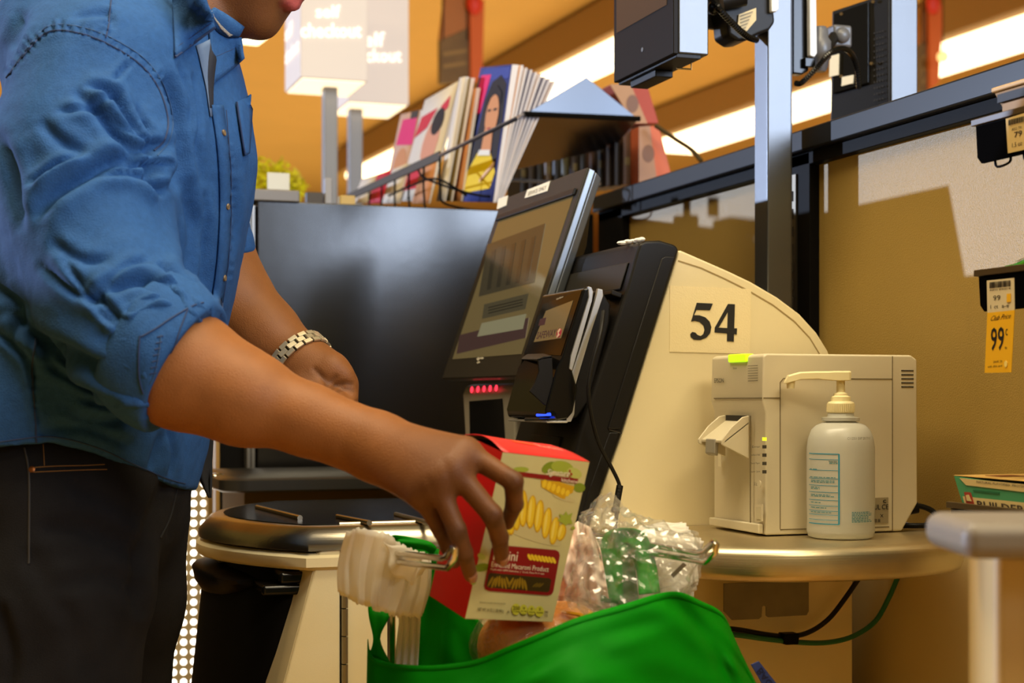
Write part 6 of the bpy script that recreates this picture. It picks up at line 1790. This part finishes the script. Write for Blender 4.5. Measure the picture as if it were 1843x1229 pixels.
# ------------------------------------------------------------------ pasta box in the hand
bc0 = Vector((0.01804991, -0.16044465, 1.73626332))
Mx = Matrix(((0.80961574, 0.21866887, -0.54470753), (-0.11319144, 0.96876009, 0.22066172), (0.57594276, -0.11699497, 0.80907485)))
WB, HB, DB = .1206, .19, .0787
def bx(x, y, z):
    q = bc0 + Mx @ Vector((x, y, z)); return CV(*q)
bX, bY, bZ = (CVR @ (Mx @ Vector(e)) for e in ((1, 0, 0), (0, 1, 0), (0, 0, 1)))
pb = thing('pasta_box', 'red and cream rotini pasta box held in the hand above the green bag', 'box', bx(0, -HB / 2, DB / 2))
CRD = M('carton_cream_print', (208, 196, 134), .38, var=(40, .03))
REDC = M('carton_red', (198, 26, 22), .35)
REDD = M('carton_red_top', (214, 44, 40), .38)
w2, h2 = WB / 2, HB / 2
def sheet(a, b, c, d, mat, name, t=.0006, nrm=None):
    vs = [bx(*q) for q in (a, b, c, d)]
    n = (vs[1] - vs[0]).cross(vs[3] - vs[0]).normalized()
    ctr = bx(0, 0, DB / 2)
    if n.dot(vs[0] - ctr) < 0: n = -n
    return MB().prism(vs, -n * t).build(name, mat, pb, smooth=False)
fr = sheet((-w2, -h2, 0), (w2, -h2, 0), (w2, h2, 0), (-w2, h2, 0), CRD, 'front_panel')
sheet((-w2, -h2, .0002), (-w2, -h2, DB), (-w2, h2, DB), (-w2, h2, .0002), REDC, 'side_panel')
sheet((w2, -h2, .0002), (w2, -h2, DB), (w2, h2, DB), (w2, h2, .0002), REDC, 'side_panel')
sheet((-w2, -h2, DB), (w2, -h2, DB), (w2, h2, DB), (-w2, h2, DB), CRD, 'back_panel')
sheet((-w2, -h2, 0), (w2, -h2, 0), (w2, -h2, DB), (-w2, -h2, DB), REDC, 'bottom_flap')
def topf(a, b):
    arch = math.sin(PI * min(1, b * 1.02)) * .0075 * (1 - .75 * a)
    return bx(-w2 + WB * a, h2 + .0004 + arch, DB * b)
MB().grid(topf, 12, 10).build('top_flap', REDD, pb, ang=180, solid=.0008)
MB().add([bx(-w2 + .002, h2 - .003, .002), bx(w2 - .002, h2 - .003, .002), bx(w2 - .002, h2 - .003, DB - .002), bx(-w2 + .002, h2 - .003, DB - .002)], [(0, 1, 2, 3)]).build('inner_flap', M('carton_inside', (96, 60, 40), .7), pb, smooth=False, solid=.0006)
ORG = M('carton_orange_print', (236, 84, 40), .4)
m_ = MB(); m_.add([topf(.3, .42) + bY * .001, topf(.55, .42) + bY * .001, topf(.55, .54) + bY * .001, topf(.3, .54) + bY * .001], [(0, 1, 2, 3)]); m_.build('top_print', ORG, pb, smooth=False)
m_ = MB(); text_add(m_, 'Rotini', topf(.58, .36), topf(.86, .36) - topf(.58, .36), topf(.58, .56) - topf(.58, .36), bY * .0014); m_.build('top_lettering', M('carton_pink_print', (240, 150, 130), .4), pb, smooth=False)
fo_ = bx(0, 0, 0); fn = -bZ
def q5(p): return [(820 + x / 3.236, 760 + y / 3.236) for x, y in p]
lvl = [0]
def fp(name, polys, mat):
    lvl[0] += 1
    m = MB()
    if name == 'herb_print':
        for p in polys: o_ = decal(MB(), q5(p), fo_, fn, .0003 + .00006 * lvl[0], .00005).build(name, mat, fr, smooth=False)
        return o_
    for p in polys: decal(m, q5(p), fo_, fn, .0003 + .00006 * lvl[0], .00005)
    return m.build(name, mat, fr, smooth=False)
def pm_(n, c): return M(n, c, .4)
G1, G2, G3 = pm_('print_leaf_dark', (128, 146, 34)), pm_('print_leaf', (164, 176, 58)), pm_('print_leaf_pale', (190, 194, 96))
Y1, Y2, Y3 = pm_('print_pasta', (238, 200, 44)), pm_('print_pasta_deep', (214, 164, 20)), pm_('print_pasta_pale', (246, 220, 96))
BUR = pm_('print_burgundy', (138, 18, 18)); CW = pm_('print_cream_white', (240, 226, 190))
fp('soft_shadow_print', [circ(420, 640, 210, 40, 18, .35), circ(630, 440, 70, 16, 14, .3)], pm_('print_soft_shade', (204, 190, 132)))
fp('herb_print', [circ(545, 262, 48, 30, 12, -.5), circ(150, 845, 48, 24, 12, -.2), circ(720, 380, 34, 28, 12)], G1)
fp('herb_print', [circ(620, 262, 66, 38, 14, .2), circ(380, 274, 46, 16, 12), circ(100, 922, 20, 24, 10)], G2)
fp('herb_print', [circ(690, 295, 46, 30, 12, .4), circ(150, 780, 26, 18, 9, .5)], G3)
fp('pasta_print', [[(495, 335), (600, 345), (690, 372), (680, 410), (640, 425), (635, 446), (612, 440), (540, 400), (498, 375)]], Y2)
fp('pasta_print', [circ(515 + k * 27, 357 + k * 11, 12, 27 - k * 1.4, 12, .25) for k in range(6)], Y1)
fp('name_bar', [[(315, 280), (713, 328), (706, 357), (314, 305)]], BUR)
spin = [(292, 610, 60, -.1), (318, 560, 95, -.06), (352, 520, 110, -.02), (392, 500, 108, .02), (440, 520, 98, .1), (484, 545, 96, .12), (530, 585, 92, .14), (574, 630, 82, .16), (614, 640, 50, .25)]
fp('pasta_print', [circ(x, y, 27, r, 18, t) for x, y, r, t in spin], Y2)
fp('pasta_print', [circ(x - 3, y - 2, 20, r * .92, 18, t) for x, y, r, t in spin], Y1)
fp('pasta_print', [circ(x - 8, y - 6, 7, r * .72, 14, t) for x, y, r, t in spin], Y3)
fp('herb_print', [[(590, 570), (610, 552), (600, 530), (628, 540), (640, 515), (652, 538), (678, 525), (668, 560), (680, 590), (650, 590), (640, 602), (618, 585)], circ(682, 614, 12, 10, 8)], G2)
rr_ = [(240, 712), (580, 742), (598, 752), (604, 775), (566, 985), (556, 1000), (535, 1006), (190, 980), (170, 970), (164, 950), (206, 735), (216, 718)]
fp('name_panel', [rr_], BUR)
fp('window_print', [[(200, 874), (540, 905), (554, 915), (543, 980), (530, 988), (190, 960), (176, 948), (188, 885)]], pm_('print_window_dark', (60, 44, 10)))
wsp = []
for k in range(13):
    wsp.append(circ(200 + k * 17, 925 + 6 * math.sin(k * 1.7) + k * 1.3, 7, 34, 10, .5 - .14 * (k % 7)))
fp('pasta_print', wsp, pm_('print_pasta_dim', (150, 116, 22)))
fp('pasta_print', [circ(460 + k * 17, 945 + k, 6, 22, 8, .9) for k in range(3)], pm_('print_pasta_dark', (104, 80, 16)))
fp('pasta_icon', [circ(428 + k * 20, 783 + k * 2.6, 10, 22, 10, -.5) for k in range(8)], Y1)
fp('pasta_icon', [circ(438 + k * 20, 785 + k * 2.6, 3, 17, 8, -.5) for k in range(7)], Y2)
bub = [circ(348, 1086, 25, 34, 14), circ(393, 1090, 22, 32, 14), circ(438, 1095, 22, 32, 14), circ(485, 1099, 26, 32, 14)]
fp('nutrition_bubbles', bub, pm_('print_lime', (206, 200, 60)))
fp('wheat_mark', [circ(662, 282, 5, 9, 8), circ(653, 297, 5, 9, 8, .5), circ(671, 299, 5, 9, 8, -.5), circ(662, 315, 3, 14, 8)], pm_('print_wheat', (170, 50, 24)))
def ft(name, items, mat):
    m = MB()
    for s_, bl, br, tl, bold, it in items:
        a, b, c = q5([bl, br, tl])
        text_px(m, s_, a, b, c, fo_, fn, .0004 + .00006 * (lvl[0] + 2), bold, it)
    return m.build(name, mat, fr, smooth=False)
ft('brand_lettering', [('Signature', (516, 312), (648, 322), (524, 268), True, .1), ('kitchens', (612, 342), (704, 353), (613, 322), True, 0)], CW)
ft('product_lettering', [('Rotini', (213, 800), (352, 806), (222, 742), False, 0), ('Enriched Macaroni Product', (203, 838), (536, 868), (207, 808), False, 0), ('Made with 100% Semolina  |  Cook Time 9-11 min', (198, 860), (510, 888), (200, 846), False, 0)], CW)
ft('small_lettering', [('SERVING SUGGESTION ENLARGED', (135, 1050), (285, 1058), (136, 1042), False, 0), ('NET WT 16 OZ (1 LB) 454 g', (124, 1100), (274, 1110), (126, 1076), True, 0), ('200', (328, 1090), (368, 1092), (330, 1066), True, 0), ('CALORIES', (326, 1102), (368, 1104), (326, 1095), True, 0),
    ('0', (387, 1085), (399, 1086), (388, 1072), True, 0), ('SAT FAT', (376, 1100), (410, 1102), (377, 1093), True, 0), ('0%DV', (378, 1120), (408, 1122), (378, 1110), True, 0), ('0', (432, 1090), (444, 1091), (433, 1076), True, 0), ('SODIUM', (422, 1105), (456, 1107), (422, 1098), True, 0), ('0%DV', (424, 1124), (454, 1126), (424, 1114), True, 0),
    ('2', (480, 1092), (492, 1093), (481, 1078), True, 0), ('SUGARS', (468, 1108), (504, 1110), (468, 1100), True, 0), ('PER', (514, 1108), (535, 1110), (515, 1095), True, 0), ('2 OZ', (512, 1128), (532, 1130), (513, 1114), True, 0), ('K', (298, 1108), (312, 1109), (299, 1094), True, 0)], pm_('print_brown_ink', (60, 46, 20)))
# orange scratch on the red side where the flap has torn
so = bx(-w2, 0, DB / 2)
m_ = MB(); decal(m_, [(872, 822), (876, 828), (882, 826), (876, 818)], so, -bX, .0006, .0003); m_.build('torn_spot', ORG, pb, smooth=False)

# ------------------------------------------------------------------ bag rack: two chrome double-wire hooks and a rod
rk = thing('bag_rack', 'chrome bag stand with two double-wire hooks in front of the machine', 'rack', (.613, 1.9, 0))
RY = 1.90
def hook(x, za, zb, yb):
    p = [Vector((x, RY, za)), Vector((x, yb + .035, zb - .006)), Vector((x, yb + .016, zb - .002)), Vector((x, yb - .006, zb + .010)), Vector((x, yb - .012, zb + .008)), Vector((x, yb - .010, zb - .001)), Vector((x, yb + .014, zb - .014)), Vector((x, RY, za - .011))]
    return MB().tube(p, .0036, 10).build('hook', CHROME, rk, ang=60)
HX1, HX2 = .4646, .762
hook(HX1, .907, .934, 1.545)
hook(HX2, .917, .930, 1.545)
MB().tube([Vector((HX1 - .01, RY, .90)), Vector((HX2 + .01, RY, .90))], .006, 10).build('crossbar', CHROME, rk)
for x in (.492, .735):
    MB().tube([Vector((x, RY, .898)), Vector((x, RY, .02))], .0052, 10).build('leg', CHROME, rk)
for x in (.492, .735):
    MB().tube([Vector((x, RY - .12, .012)), Vector((x, RY + .12, .012))], .008, 8).build('foot', CHROME, rk)

# ------------------------------------------------------------------ white carrier bags bunched on the hooks
FILM = M('white_bag_film', (248, 244, 234), .5, spec=.4)
nt = FILM.node_tree; bb_ = nt.nodes['Principled BSDF']
tl_ = nt.nodes.new('ShaderNodeBsdfTranslucent'); tl_.inputs[0].default_value = lin((252, 246, 232))
mx_ = nt.nodes.new('ShaderNodeMixShader'); mx_.inputs[0].default_value = .4
nt.links.new(bb_.outputs[0], mx_.inputs[1]); nt.links.new(tl_.outputs[0], mx_.inputs[2]); nt.links.new(mx_.outputs[0], nt.nodes['Material Output'].inputs[0])
wb_ = thing('carrier_bags', 'bunch of white plastic carrier bags with pleats hanging from the left hook', 'bags', Py(690, 1050, 2.15))
TOPC = [(627, 964), (650, 956), (700, 966), (724, 985), (752, 998), (771, 1003)]
BOTC = [(612, 1062), (640, 1078), (672, 1088), (700, 1101), (728, 1103), (757, 1106)]
rw = random.Random(11)
for L in range(6):
    cuts = [0.]
    while cuts[-1] < 1: cuts.append(cuts[-1] + rw.uniform(.06, .26))
    amp = [rw.uniform(.25, 1.3) for _ in cuts]; skew = [rw.uniform(.25, .75) for _ in cuts]
    jag = [rw.uniform(-4, 4) for _ in range(40)]; jtop = [rw.uniform(-3, 2) for _ in range(40)]
    def lay(a, b, L=L, cuts=cuts, amp=amp, skew=skew, jag=jag, jtop=jtop):
        t = lerp_poly(TOPC, a); q = lerp_poly(BOTC, a)
        k = max(i_ for i_, c_ in enumerate(cuts) if c_ <= a + 1e-9); k = min(k, len(cuts) - 2)
        f = (a - cuts[k]) / (cuts[k + 1] - cuts[k]); sk = skew[k]
        tri = (f / sk if f < sk else (1 - f) / (1 - sk)) * amp[k]
        bulge = math.sin(PI * b) * (-7 if a < .5 else 6)
        u = t[0] + (q[0] - t[0]) * b + bulge + L * 2.0 * (a - .5) + (L - 2.5) * 1.6 * (1 - a)
        v = t[1] + (q[1] - t[1]) * b + (L - 2.5) * 2.2 * (1 - 2 * b) + (jag[int(a * 39)] * b + jtop[int(a * 39)] * (1 - b)) * (1 if b in (0, 1) else .3)
        d = 1.826 + L * .0065 - .0095 * (.4 + .6 * b) * tri + .003 * math.sin(b * 4 + L) + .0015 * noise.noise(Vector((a * 12, b * 4, L * 3)))
        return P(u, v, d)
    MB().grid(lay, 78, 12).build('bag_layer', FILM, wb_, ang=14, solid=.0004)
def ear(a, b):
    t = lerp_poly([(690, 975), (740, 990), (770, 1004)], a); q = lerp_poly([(705, 1030), (745, 1052), (764, 1030)], a)
    return P(t[0] + (q[0] - t[0]) * b + 4 * math.sin(b * 5), t[1] + (q[1] - t[1]) * b + 3 * math.sin(a * 14), 1.818 + .004 * math.sin(a * 9 + b * 5))
MB().grid(ear, 20, 10).build('bag_handle', FILM, wb_, ang=180, solid=.0004)
def tail(a, b):
    l = lerp_poly([(716, 1085), (718, 1120), (712, 1170), (706, 1240)], b); r = lerp_poly([(757, 1085), (757, 1120), (754, 1170), (750, 1240)], b)
    return P(l[0] + (r[0] - l[0]) * a, l[1] + 0 * a, 1.845 + .006 * abs(((a * 3.5 + .2 * b) % 1) * 2 - 1))
MB().grid(tail, 24, 12).build('bag_tail', FILM, wb_, ang=180, solid=.0004)
wb2 = thing('carrier_bags', 'fan of white plastic carrier bags on the right hook behind the clear bag', 'bags', Py(1210, 1020, 2.12))
for L in range(9):
    def lay2(a, b, L=L):
        c0 = [(1150 - L, 945 + L * 2), (1228 + L * 4.5, 938 + L * 4.5)]; c1 = [(1160 - L, 1105 - L), (1238 + L * 3 - (L % 3) * 4, 1096 - L * 6)]
        t = lerp_poly(c0, a); q = lerp_poly(c1, a)
        return P(t[0] + (q[0] - t[0]) * b + 3 * math.sin(b * 6 + L), t[1] + (q[1] - t[1]) * b + 2 * math.sin(a * 9 + L * 2), 1.93 - L * .006 + .004 * math.sin(a * 6 + L) + .004 * noise.noise(Vector((a * 6, b * 6, L))))
    MB().grid(lay2, 14, 14).build('bag_layer', FILM, wb2, ang=180, solid=.0004)

# ------------------------------------------------------------------ green reusable bag
GREEN = M('green_nylon', (2, 132, 4), .6, spec=.12, bump=(1500, .12))
nt = GREEN.node_tree; bb_ = nt.nodes['Principled BSDF']
tl_ = nt.nodes.new('ShaderNodeBsdfTranslucent'); tl_.inputs[0].default_value = lin((10, 150, 20))
mx_ = nt.nodes.new('ShaderNodeMixShader'); mx_.inputs[0].default_value = .18
nt.links.new(bb_.outputs[0], mx_.inputs[1]); nt.links.new(tl_.outputs[0], mx_.inputs[2]); nt.links.new(mx_.outputs[0], nt.nodes['Material Output'].inputs[0])
gbg = thing('green_bag', 'bright green reusable shopping bag hanging open on the bag rack', 'bag', P(1000, 1400, 1.85))
FT = [(662, 1150, 1.86), (668, 1178, 1.84), (690, 1190, 1.81), (740, 1197, 1.76), (800, 1196, 1.72), (860, 1186, 1.69), (915, 1163, 1.675), (975, 1138, 1.67), (1040, 1111, 1.675), (1120, 1088, 1.70), (1208, 1064, 1.75), (1262, 1082, 1.79), (1300, 1104, 1.82), (1322, 1150, 1.86), (1336, 1185, 1.88)]
FB = [(655, 1500, 1.84), (660, 1510, 1.80), (690, 1520, 1.75), (740, 1530, 1.70), (800, 1535, 1.66), (860, 1540, 1.64), (915, 1540, 1.63), (975, 1540, 1.62), (1040, 1540, 1.62), (1140, 1540, 1.65), (1260, 1530, 1.72), (1360, 1510, 1.76), (1430, 1490, 1.81), (1470, 1470, 1.86), (1480, 1450, 1.89)]
def smp(pts, a): 
    return tuple(Vector(lerp_poly(pts, a)))
FTs = [tuple(p) for p in smooth_path(FT, 6)]; FBs = [tuple(p) for p in smooth_path(FB, 6)]
GF = [([(.70, 0), (.80, .22), (.84, .6), (.86, 1)], .018, 9), ([(.72, .02), (.90, .3), (.97, .55)], .02, 7), ([(.30, .22), (.5, .12), (.66, .10)], .03, 4), ([(.2, .3), (.36, .2), (.52, .28)], .03, 3), ([(.4, .3), (.46, .6), (.44, 1)], .03, 4), ([(.6, .16), (.68, .34), (.62, .6)], .025, 4), ([(.9, .15), (.86, .3), (.9, .5)], .02, 6), ([(.08, .2), (.14, .5), (.12, .9)], .02, 4)]
def gff(a, b):
    t = lerp_poly(FTs, a); q = lerp_poly(FBs, a)
    e = b ** 1.0
    dis = 0
    for pl_, w_, dep in GF:
        best = 9
        for i in range(len(pl_) - 1):
            ax, ay = pl_[i]; bx_, by_ = pl_[i + 1]
            L2 = (bx_ - ax) ** 2 + (by_ - ay) ** 2
            s_ = max(0, min(1, ((a - ax) * (bx_ - ax) + (b - ay) * (by_ - ay)) / L2))
            best = min(best, math.hypot(a - ax - s_ * (bx_ - ax), b - ay - s_ * (by_ - ay)))
        dis += dep * .001 * (math.exp(-(best / w_) ** 2) - .5 * math.exp(-((best - 2 * w_) / w_) ** 2))
    d = t[2] + (q[2] - t[2]) * e - .03 * math.sin(PI * min(1, b * 1.3)) * math.sin(PI * a)
    d += dis * min(1, b * 6 + .25) + .004 * noise.noise(Vector((a * 14, b * 9, 0)))
    return P(t[0] + (q[0] - t[0]) * e, t[1] + (q[1] - t[1]) * e, d)
MB().grid(gff, 110, 50).build('front_panel', GREEN, gbg, ang=180, solid=.001)
MB().tube([gff(a, .012) + CVR @ Vector((0, 0, -.0012)) for a in np.linspace(.18, .72, 60)], .0007, 5).build('hem_stitching', M('green_thread', (6, 104, 12), .7), gbg)
hm_ = MB().grid(lambda a, b: gff(.02 + .94 * a, .001 + .024 * b) + CVR @ Vector((0, 0, -.0016)), 110, 2).build('top_hem', GREEN, gbg, ang=180, solid=.0008)
BT = [(738, 974, 1.885), (758, 980, 1.885), (790, 988, 1.885), (812, 1040, 1.885), (850, 1100, 1.885), (880, 1140, 1.885), (940, 1150, 1.885), (1010, 1140, 1.89), (1060, 1080, 1.90), (1100, 1000, 1.92), (1150, 955, 1.93)]
BB = [(744, 1500, 1.89), (760, 1510, 1.89), (790, 1520, 1.89), (830, 1520, 1.88), (880, 1520, 1.88), (940, 1520, 1.88), (1000, 1520, 1.88), (1060, 1520, 1.88), (1120, 1510, 1.89), (1200, 1500, 1.9), (1300, 1480, 1.91)]
def gbf(a, b):
    t = lerp_poly(BT, a); q = lerp_poly(BB, a)
    return P(t[0] + (q[0] - t[0]) * b, t[1] + (q[1] - t[1]) * b, t[2] + (q[2] - t[2]) * b + .006 * math.sin(a * 26 + b * 5) + .006 * noise.noise(Vector((a * 9, b * 7, 4))))
MB().grid(gbf, 60, 30).build('back_panel', GREEN, gbg, ang=180, solid=.001)
def side_l(a, b):
    p0 = gff(.03, .02 + .98 * b); p1 = gbf(.0, .45 + .55 * b)
    return p0.lerp(p1, a) + CVR @ Vector((-.004 * math.sin(PI * a), 0, 0))
MB().grid(side_l, 8, 20).build('side_gusset', GREEN, gbg, ang=180, solid=.001)
def side_r(a, b): return gff(1.0, b).lerp(gbf(1.0, min(1, b + .3)), a) + CVR @ Vector((-.01 * math.sin(PI * a), 0, 0))
MB().grid(side_r, 8, 20).build('side_gusset', GREEN, gbg, ang=180, solid=.001)
def strap(name, L_, R_, n=24):
    Ls = [tuple(p) for p in smooth_path(L_, 6)]; Rs = [tuple(p) for p in smooth_path(R_, 6)]
    def f(a, b):
        l = lerp_poly(Ls, b); r = lerp_poly(Rs, b)
        return P(l[0] + (r[0] - l[0]) * a, l[1] + (r[1] - l[1]) * a, l[2] + (r[2] - l[2]) * a + .003 * math.sin(a * 7 + b * 9))
    return MB().grid(f, 5, n).build(name, GREEN, gbg, ang=180, solid=.0012)
strap('handle', [(664, 1178, 1.850), (672, 1150, 1.865), (664, 1108, 1.875), (664, 1080, 1.885), (676, 1010, 1.89), (700, 968, 1.885), (722, 964, 1.88), (770, 974, 1.875), (786, 986, 1.88)], [(702, 1192, 1.830), (684, 1150, 1.865), (701, 1108, 1.875), (700, 1080, 1.885), (706, 1020, 1.89), (716, 990, 1.885), (726, 985, 1.88), (764, 990, 1.875), (778, 1000, 1.88)], 40)
strap('handle', [(1076, 1085, 1.85), (1078, 1010, 1.86), (1088, 962, 1.865), (1120, 950, 1.865), (1160, 960, 1.86), (1180, 1010, 1.85), (1188, 1066, 1.80)], [(1122, 1085, 1.85), (1120, 1020, 1.86), (1116, 990, 1.865), (1124, 980, 1.865), (1134, 988, 1.86), (1146, 1030, 1.85), (1150, 1070, 1.80)], 30)
# folded blue maker's tag on the right edge
TY = 1.70
tp = [Py(1352, 1196, TY), Py(1366, 1190, TY), Py(1412, 1248, TY), Py(1390, 1262, TY)]
tgm = MB().prism(tp, (0, .0015, 0)).build('maker_tag', M('blue_tag', (44, 62, 132), .6), gbg, smooth=False)
tx = MB(); text_px(tx, 'BAGGU', (1370, 1200), (1408, 1252), (1361, 1209), tp[0], NY, .0008, True)
tx.build('tag_lettering', M('dark_blue_ink', (20, 26, 70), .6), tgm, smooth=False)

# ------------------------------------------------------------------ groceries in the bag
BRD = M('bread_crust', (240, 158, 66), .6, var=(18, .3), bump=(60, .3))
br = [Prim(P(930, 1165, 1.83), P(1010, 1150, 1.84), .047, .045, .02), Prim(P(985, 1180, 1.81), P(1040, 1150, 1.82), .036, .034, .02)]
bvx, bfx = mesh_sdf(br, .007, None, np.array(P(960, 1160, 1.83)) - .2, np.array(P(960, 1160, 1.83)) + .2)
bo_ = np_mesh('bread_roll', bvx, bfx, BRD, None, tuple(P(970, 1240, 1.83))); tag(bo_, 'brown bread rolls in a clear wrapper inside the green bag', 'bread')
wrp = np.array([noise.noise(Vector(p) * 16) * .008 + abs(noise.noise(Vector(p) * 34)) * .005 for p in bvx])
WRAP = M_thin('clear_wrapper', (252, 250, 242), .2, .1, (70, .9), .05)
np_mesh('wrapper', bvx + normals(bvx, bfx) * (.007 + wrp)[:, None], bfx, WRAP, bo_)
rp_ = MB().grid(lambda a, b: P(903 + 62 * a, 1098 + 44 * b, 1.862 - .004 * math.sin(PI * a)), 6, 6).build('red_packet', M('red_packet_print', (190, 26, 24), .3), ang=180, solid=.002)
tag(rp_, 'red packet corner showing behind the bread wrapper', 'packet')
pbw = MB()
def wv_(a, b):
    t = lerp_poly([(1004, 990), (1022, 950), (1040, 938), (1062, 948), (1080, 985)], a); q = lerp_poly([(1000, 1108), (1020, 1112), (1045, 1114), (1075, 1110), (1100, 1100)], a)
    return P(t[0] + (q[0] - t[0]) * b, t[1] + (q[1] - t[1]) * b, 1.865 - .02 * math.sin(PI * b) + .012 * noise.noise(Vector((a * 7, b * 7, 2))) + .005 * math.sin(a * 22))
pbw.grid(wv_, 26, 26)
o_ = pbw.build('produce_bag', M('pink_white_film', (236, 212, 192), .45, spec=.5), ang=180, solid=.0006); tag(o_, 'whitish pink plastic bag between the pasta box and the clear bag', 'bag')
yt_ = MB().tube(smooth_path([P(1012, 1101, 1.80), P(1030, 1104, 1.795), P(1052, 1107, 1.79), P(1066, 1104, 1.79)], 5), .0024, 6).build('yellow_tie', M('yellow_tie_plastic', (232, 168, 20), .4)); tag(yt_, 'thin yellow bag tie beside the clear bag', 'tie')
for k in range(2):
    MB().tube([P(1046, 1107, 1.79), P(1054 + 6 * k, 1119 - 3 * k, 1.787)], .003, 6).build('tie_end', MATS['yellow_tie_plastic'], yt_)
# crinkled clear bag bunched over the right hook
CLR = M_thin('crinkled_clear_film', (254, 254, 252), .17, .10, None, .13)
cb_p = [Prim(P(1085, 935, 1.87), P(1105, 975, 1.85), .020, .034, .02), Prim(P(1105, 975, 1.85), P(1135, 1030, 1.82), .040, .050, .03), Prim(P(1135, 1030, 1.82), P(1110, 1075, 1.79), .050, .040, .03),
        Prim(P(1075, 1010, 1.84), P(1070, 1085, 1.79), .026, .024, .02), Prim(P(1165, 965, 1.85), P(1205, 1000, 1.83), .022, .030, .02), Prim(P(1205, 1000, 1.83), P(1185, 1062, 1.80), .032, .028, .02)]
cv_, cf_ = mesh_sdf(cb_p, .0052, None, np.array(P(1130, 1010, 1.82)) - .22, np.array(P(1130, 1010, 1.82)) + .22)
def ridged(p, s_): return 1 - abs(noise.noise(Vector((p[0] * s_, p[1] * s_, p[2] * s_))) * 2.4)
def crumple(p): return .012 * ridged(p, 15) + .008 * ridged(p, 34) + .004 * ridged(p, 70) - .010 + .008 * noise.noise(Vector(p) * 9)
dsp = np.array([crumple(p) for p in cv_])
ob = np_mesh('clear_bag', cv_ + normals(cv_, cf_) * dsp[:, None], cf_, CLR, None, tuple(P(1120, 1100, 1.82)))
ob.data.polygons.foreach_set('use_smooth', [False] * len(ob.data.polygons))
tag(ob, 'crinkled clear plastic produce bag bunched over the green handle', 'bag')
kn = MB()
def knf(a, b):
    t = lerp_poly([(1052, 942), (1068, 920), (1092, 912), (1112, 920), (1116, 944)], a); q = lerp_poly([(1058, 990), (1080, 985), (1095, 988), (1108, 985), (1112, 988)], a)
    return P(t[0] + (q[0] - t[0]) * b, t[1] + (q[1] - t[1]) * b, 1.84 + .012 * math.sin(a * 12 + b * 3) + .008 * noise.noise(Vector((a * 11, b * 7, 5))))
kn.grid(knf, 22, 14); kn.build('bag_mouth', CLR, ob, ang=180)
ds = MB().prism([P(u, v, 1.80) for u, v in ((1207, 1034), (1230, 1012), (1236, 1017), (1212, 1040))], FW * .001).build('printed_strip', M('grey_print_strip', (96, 84, 72), .4), ob, smooth=False)
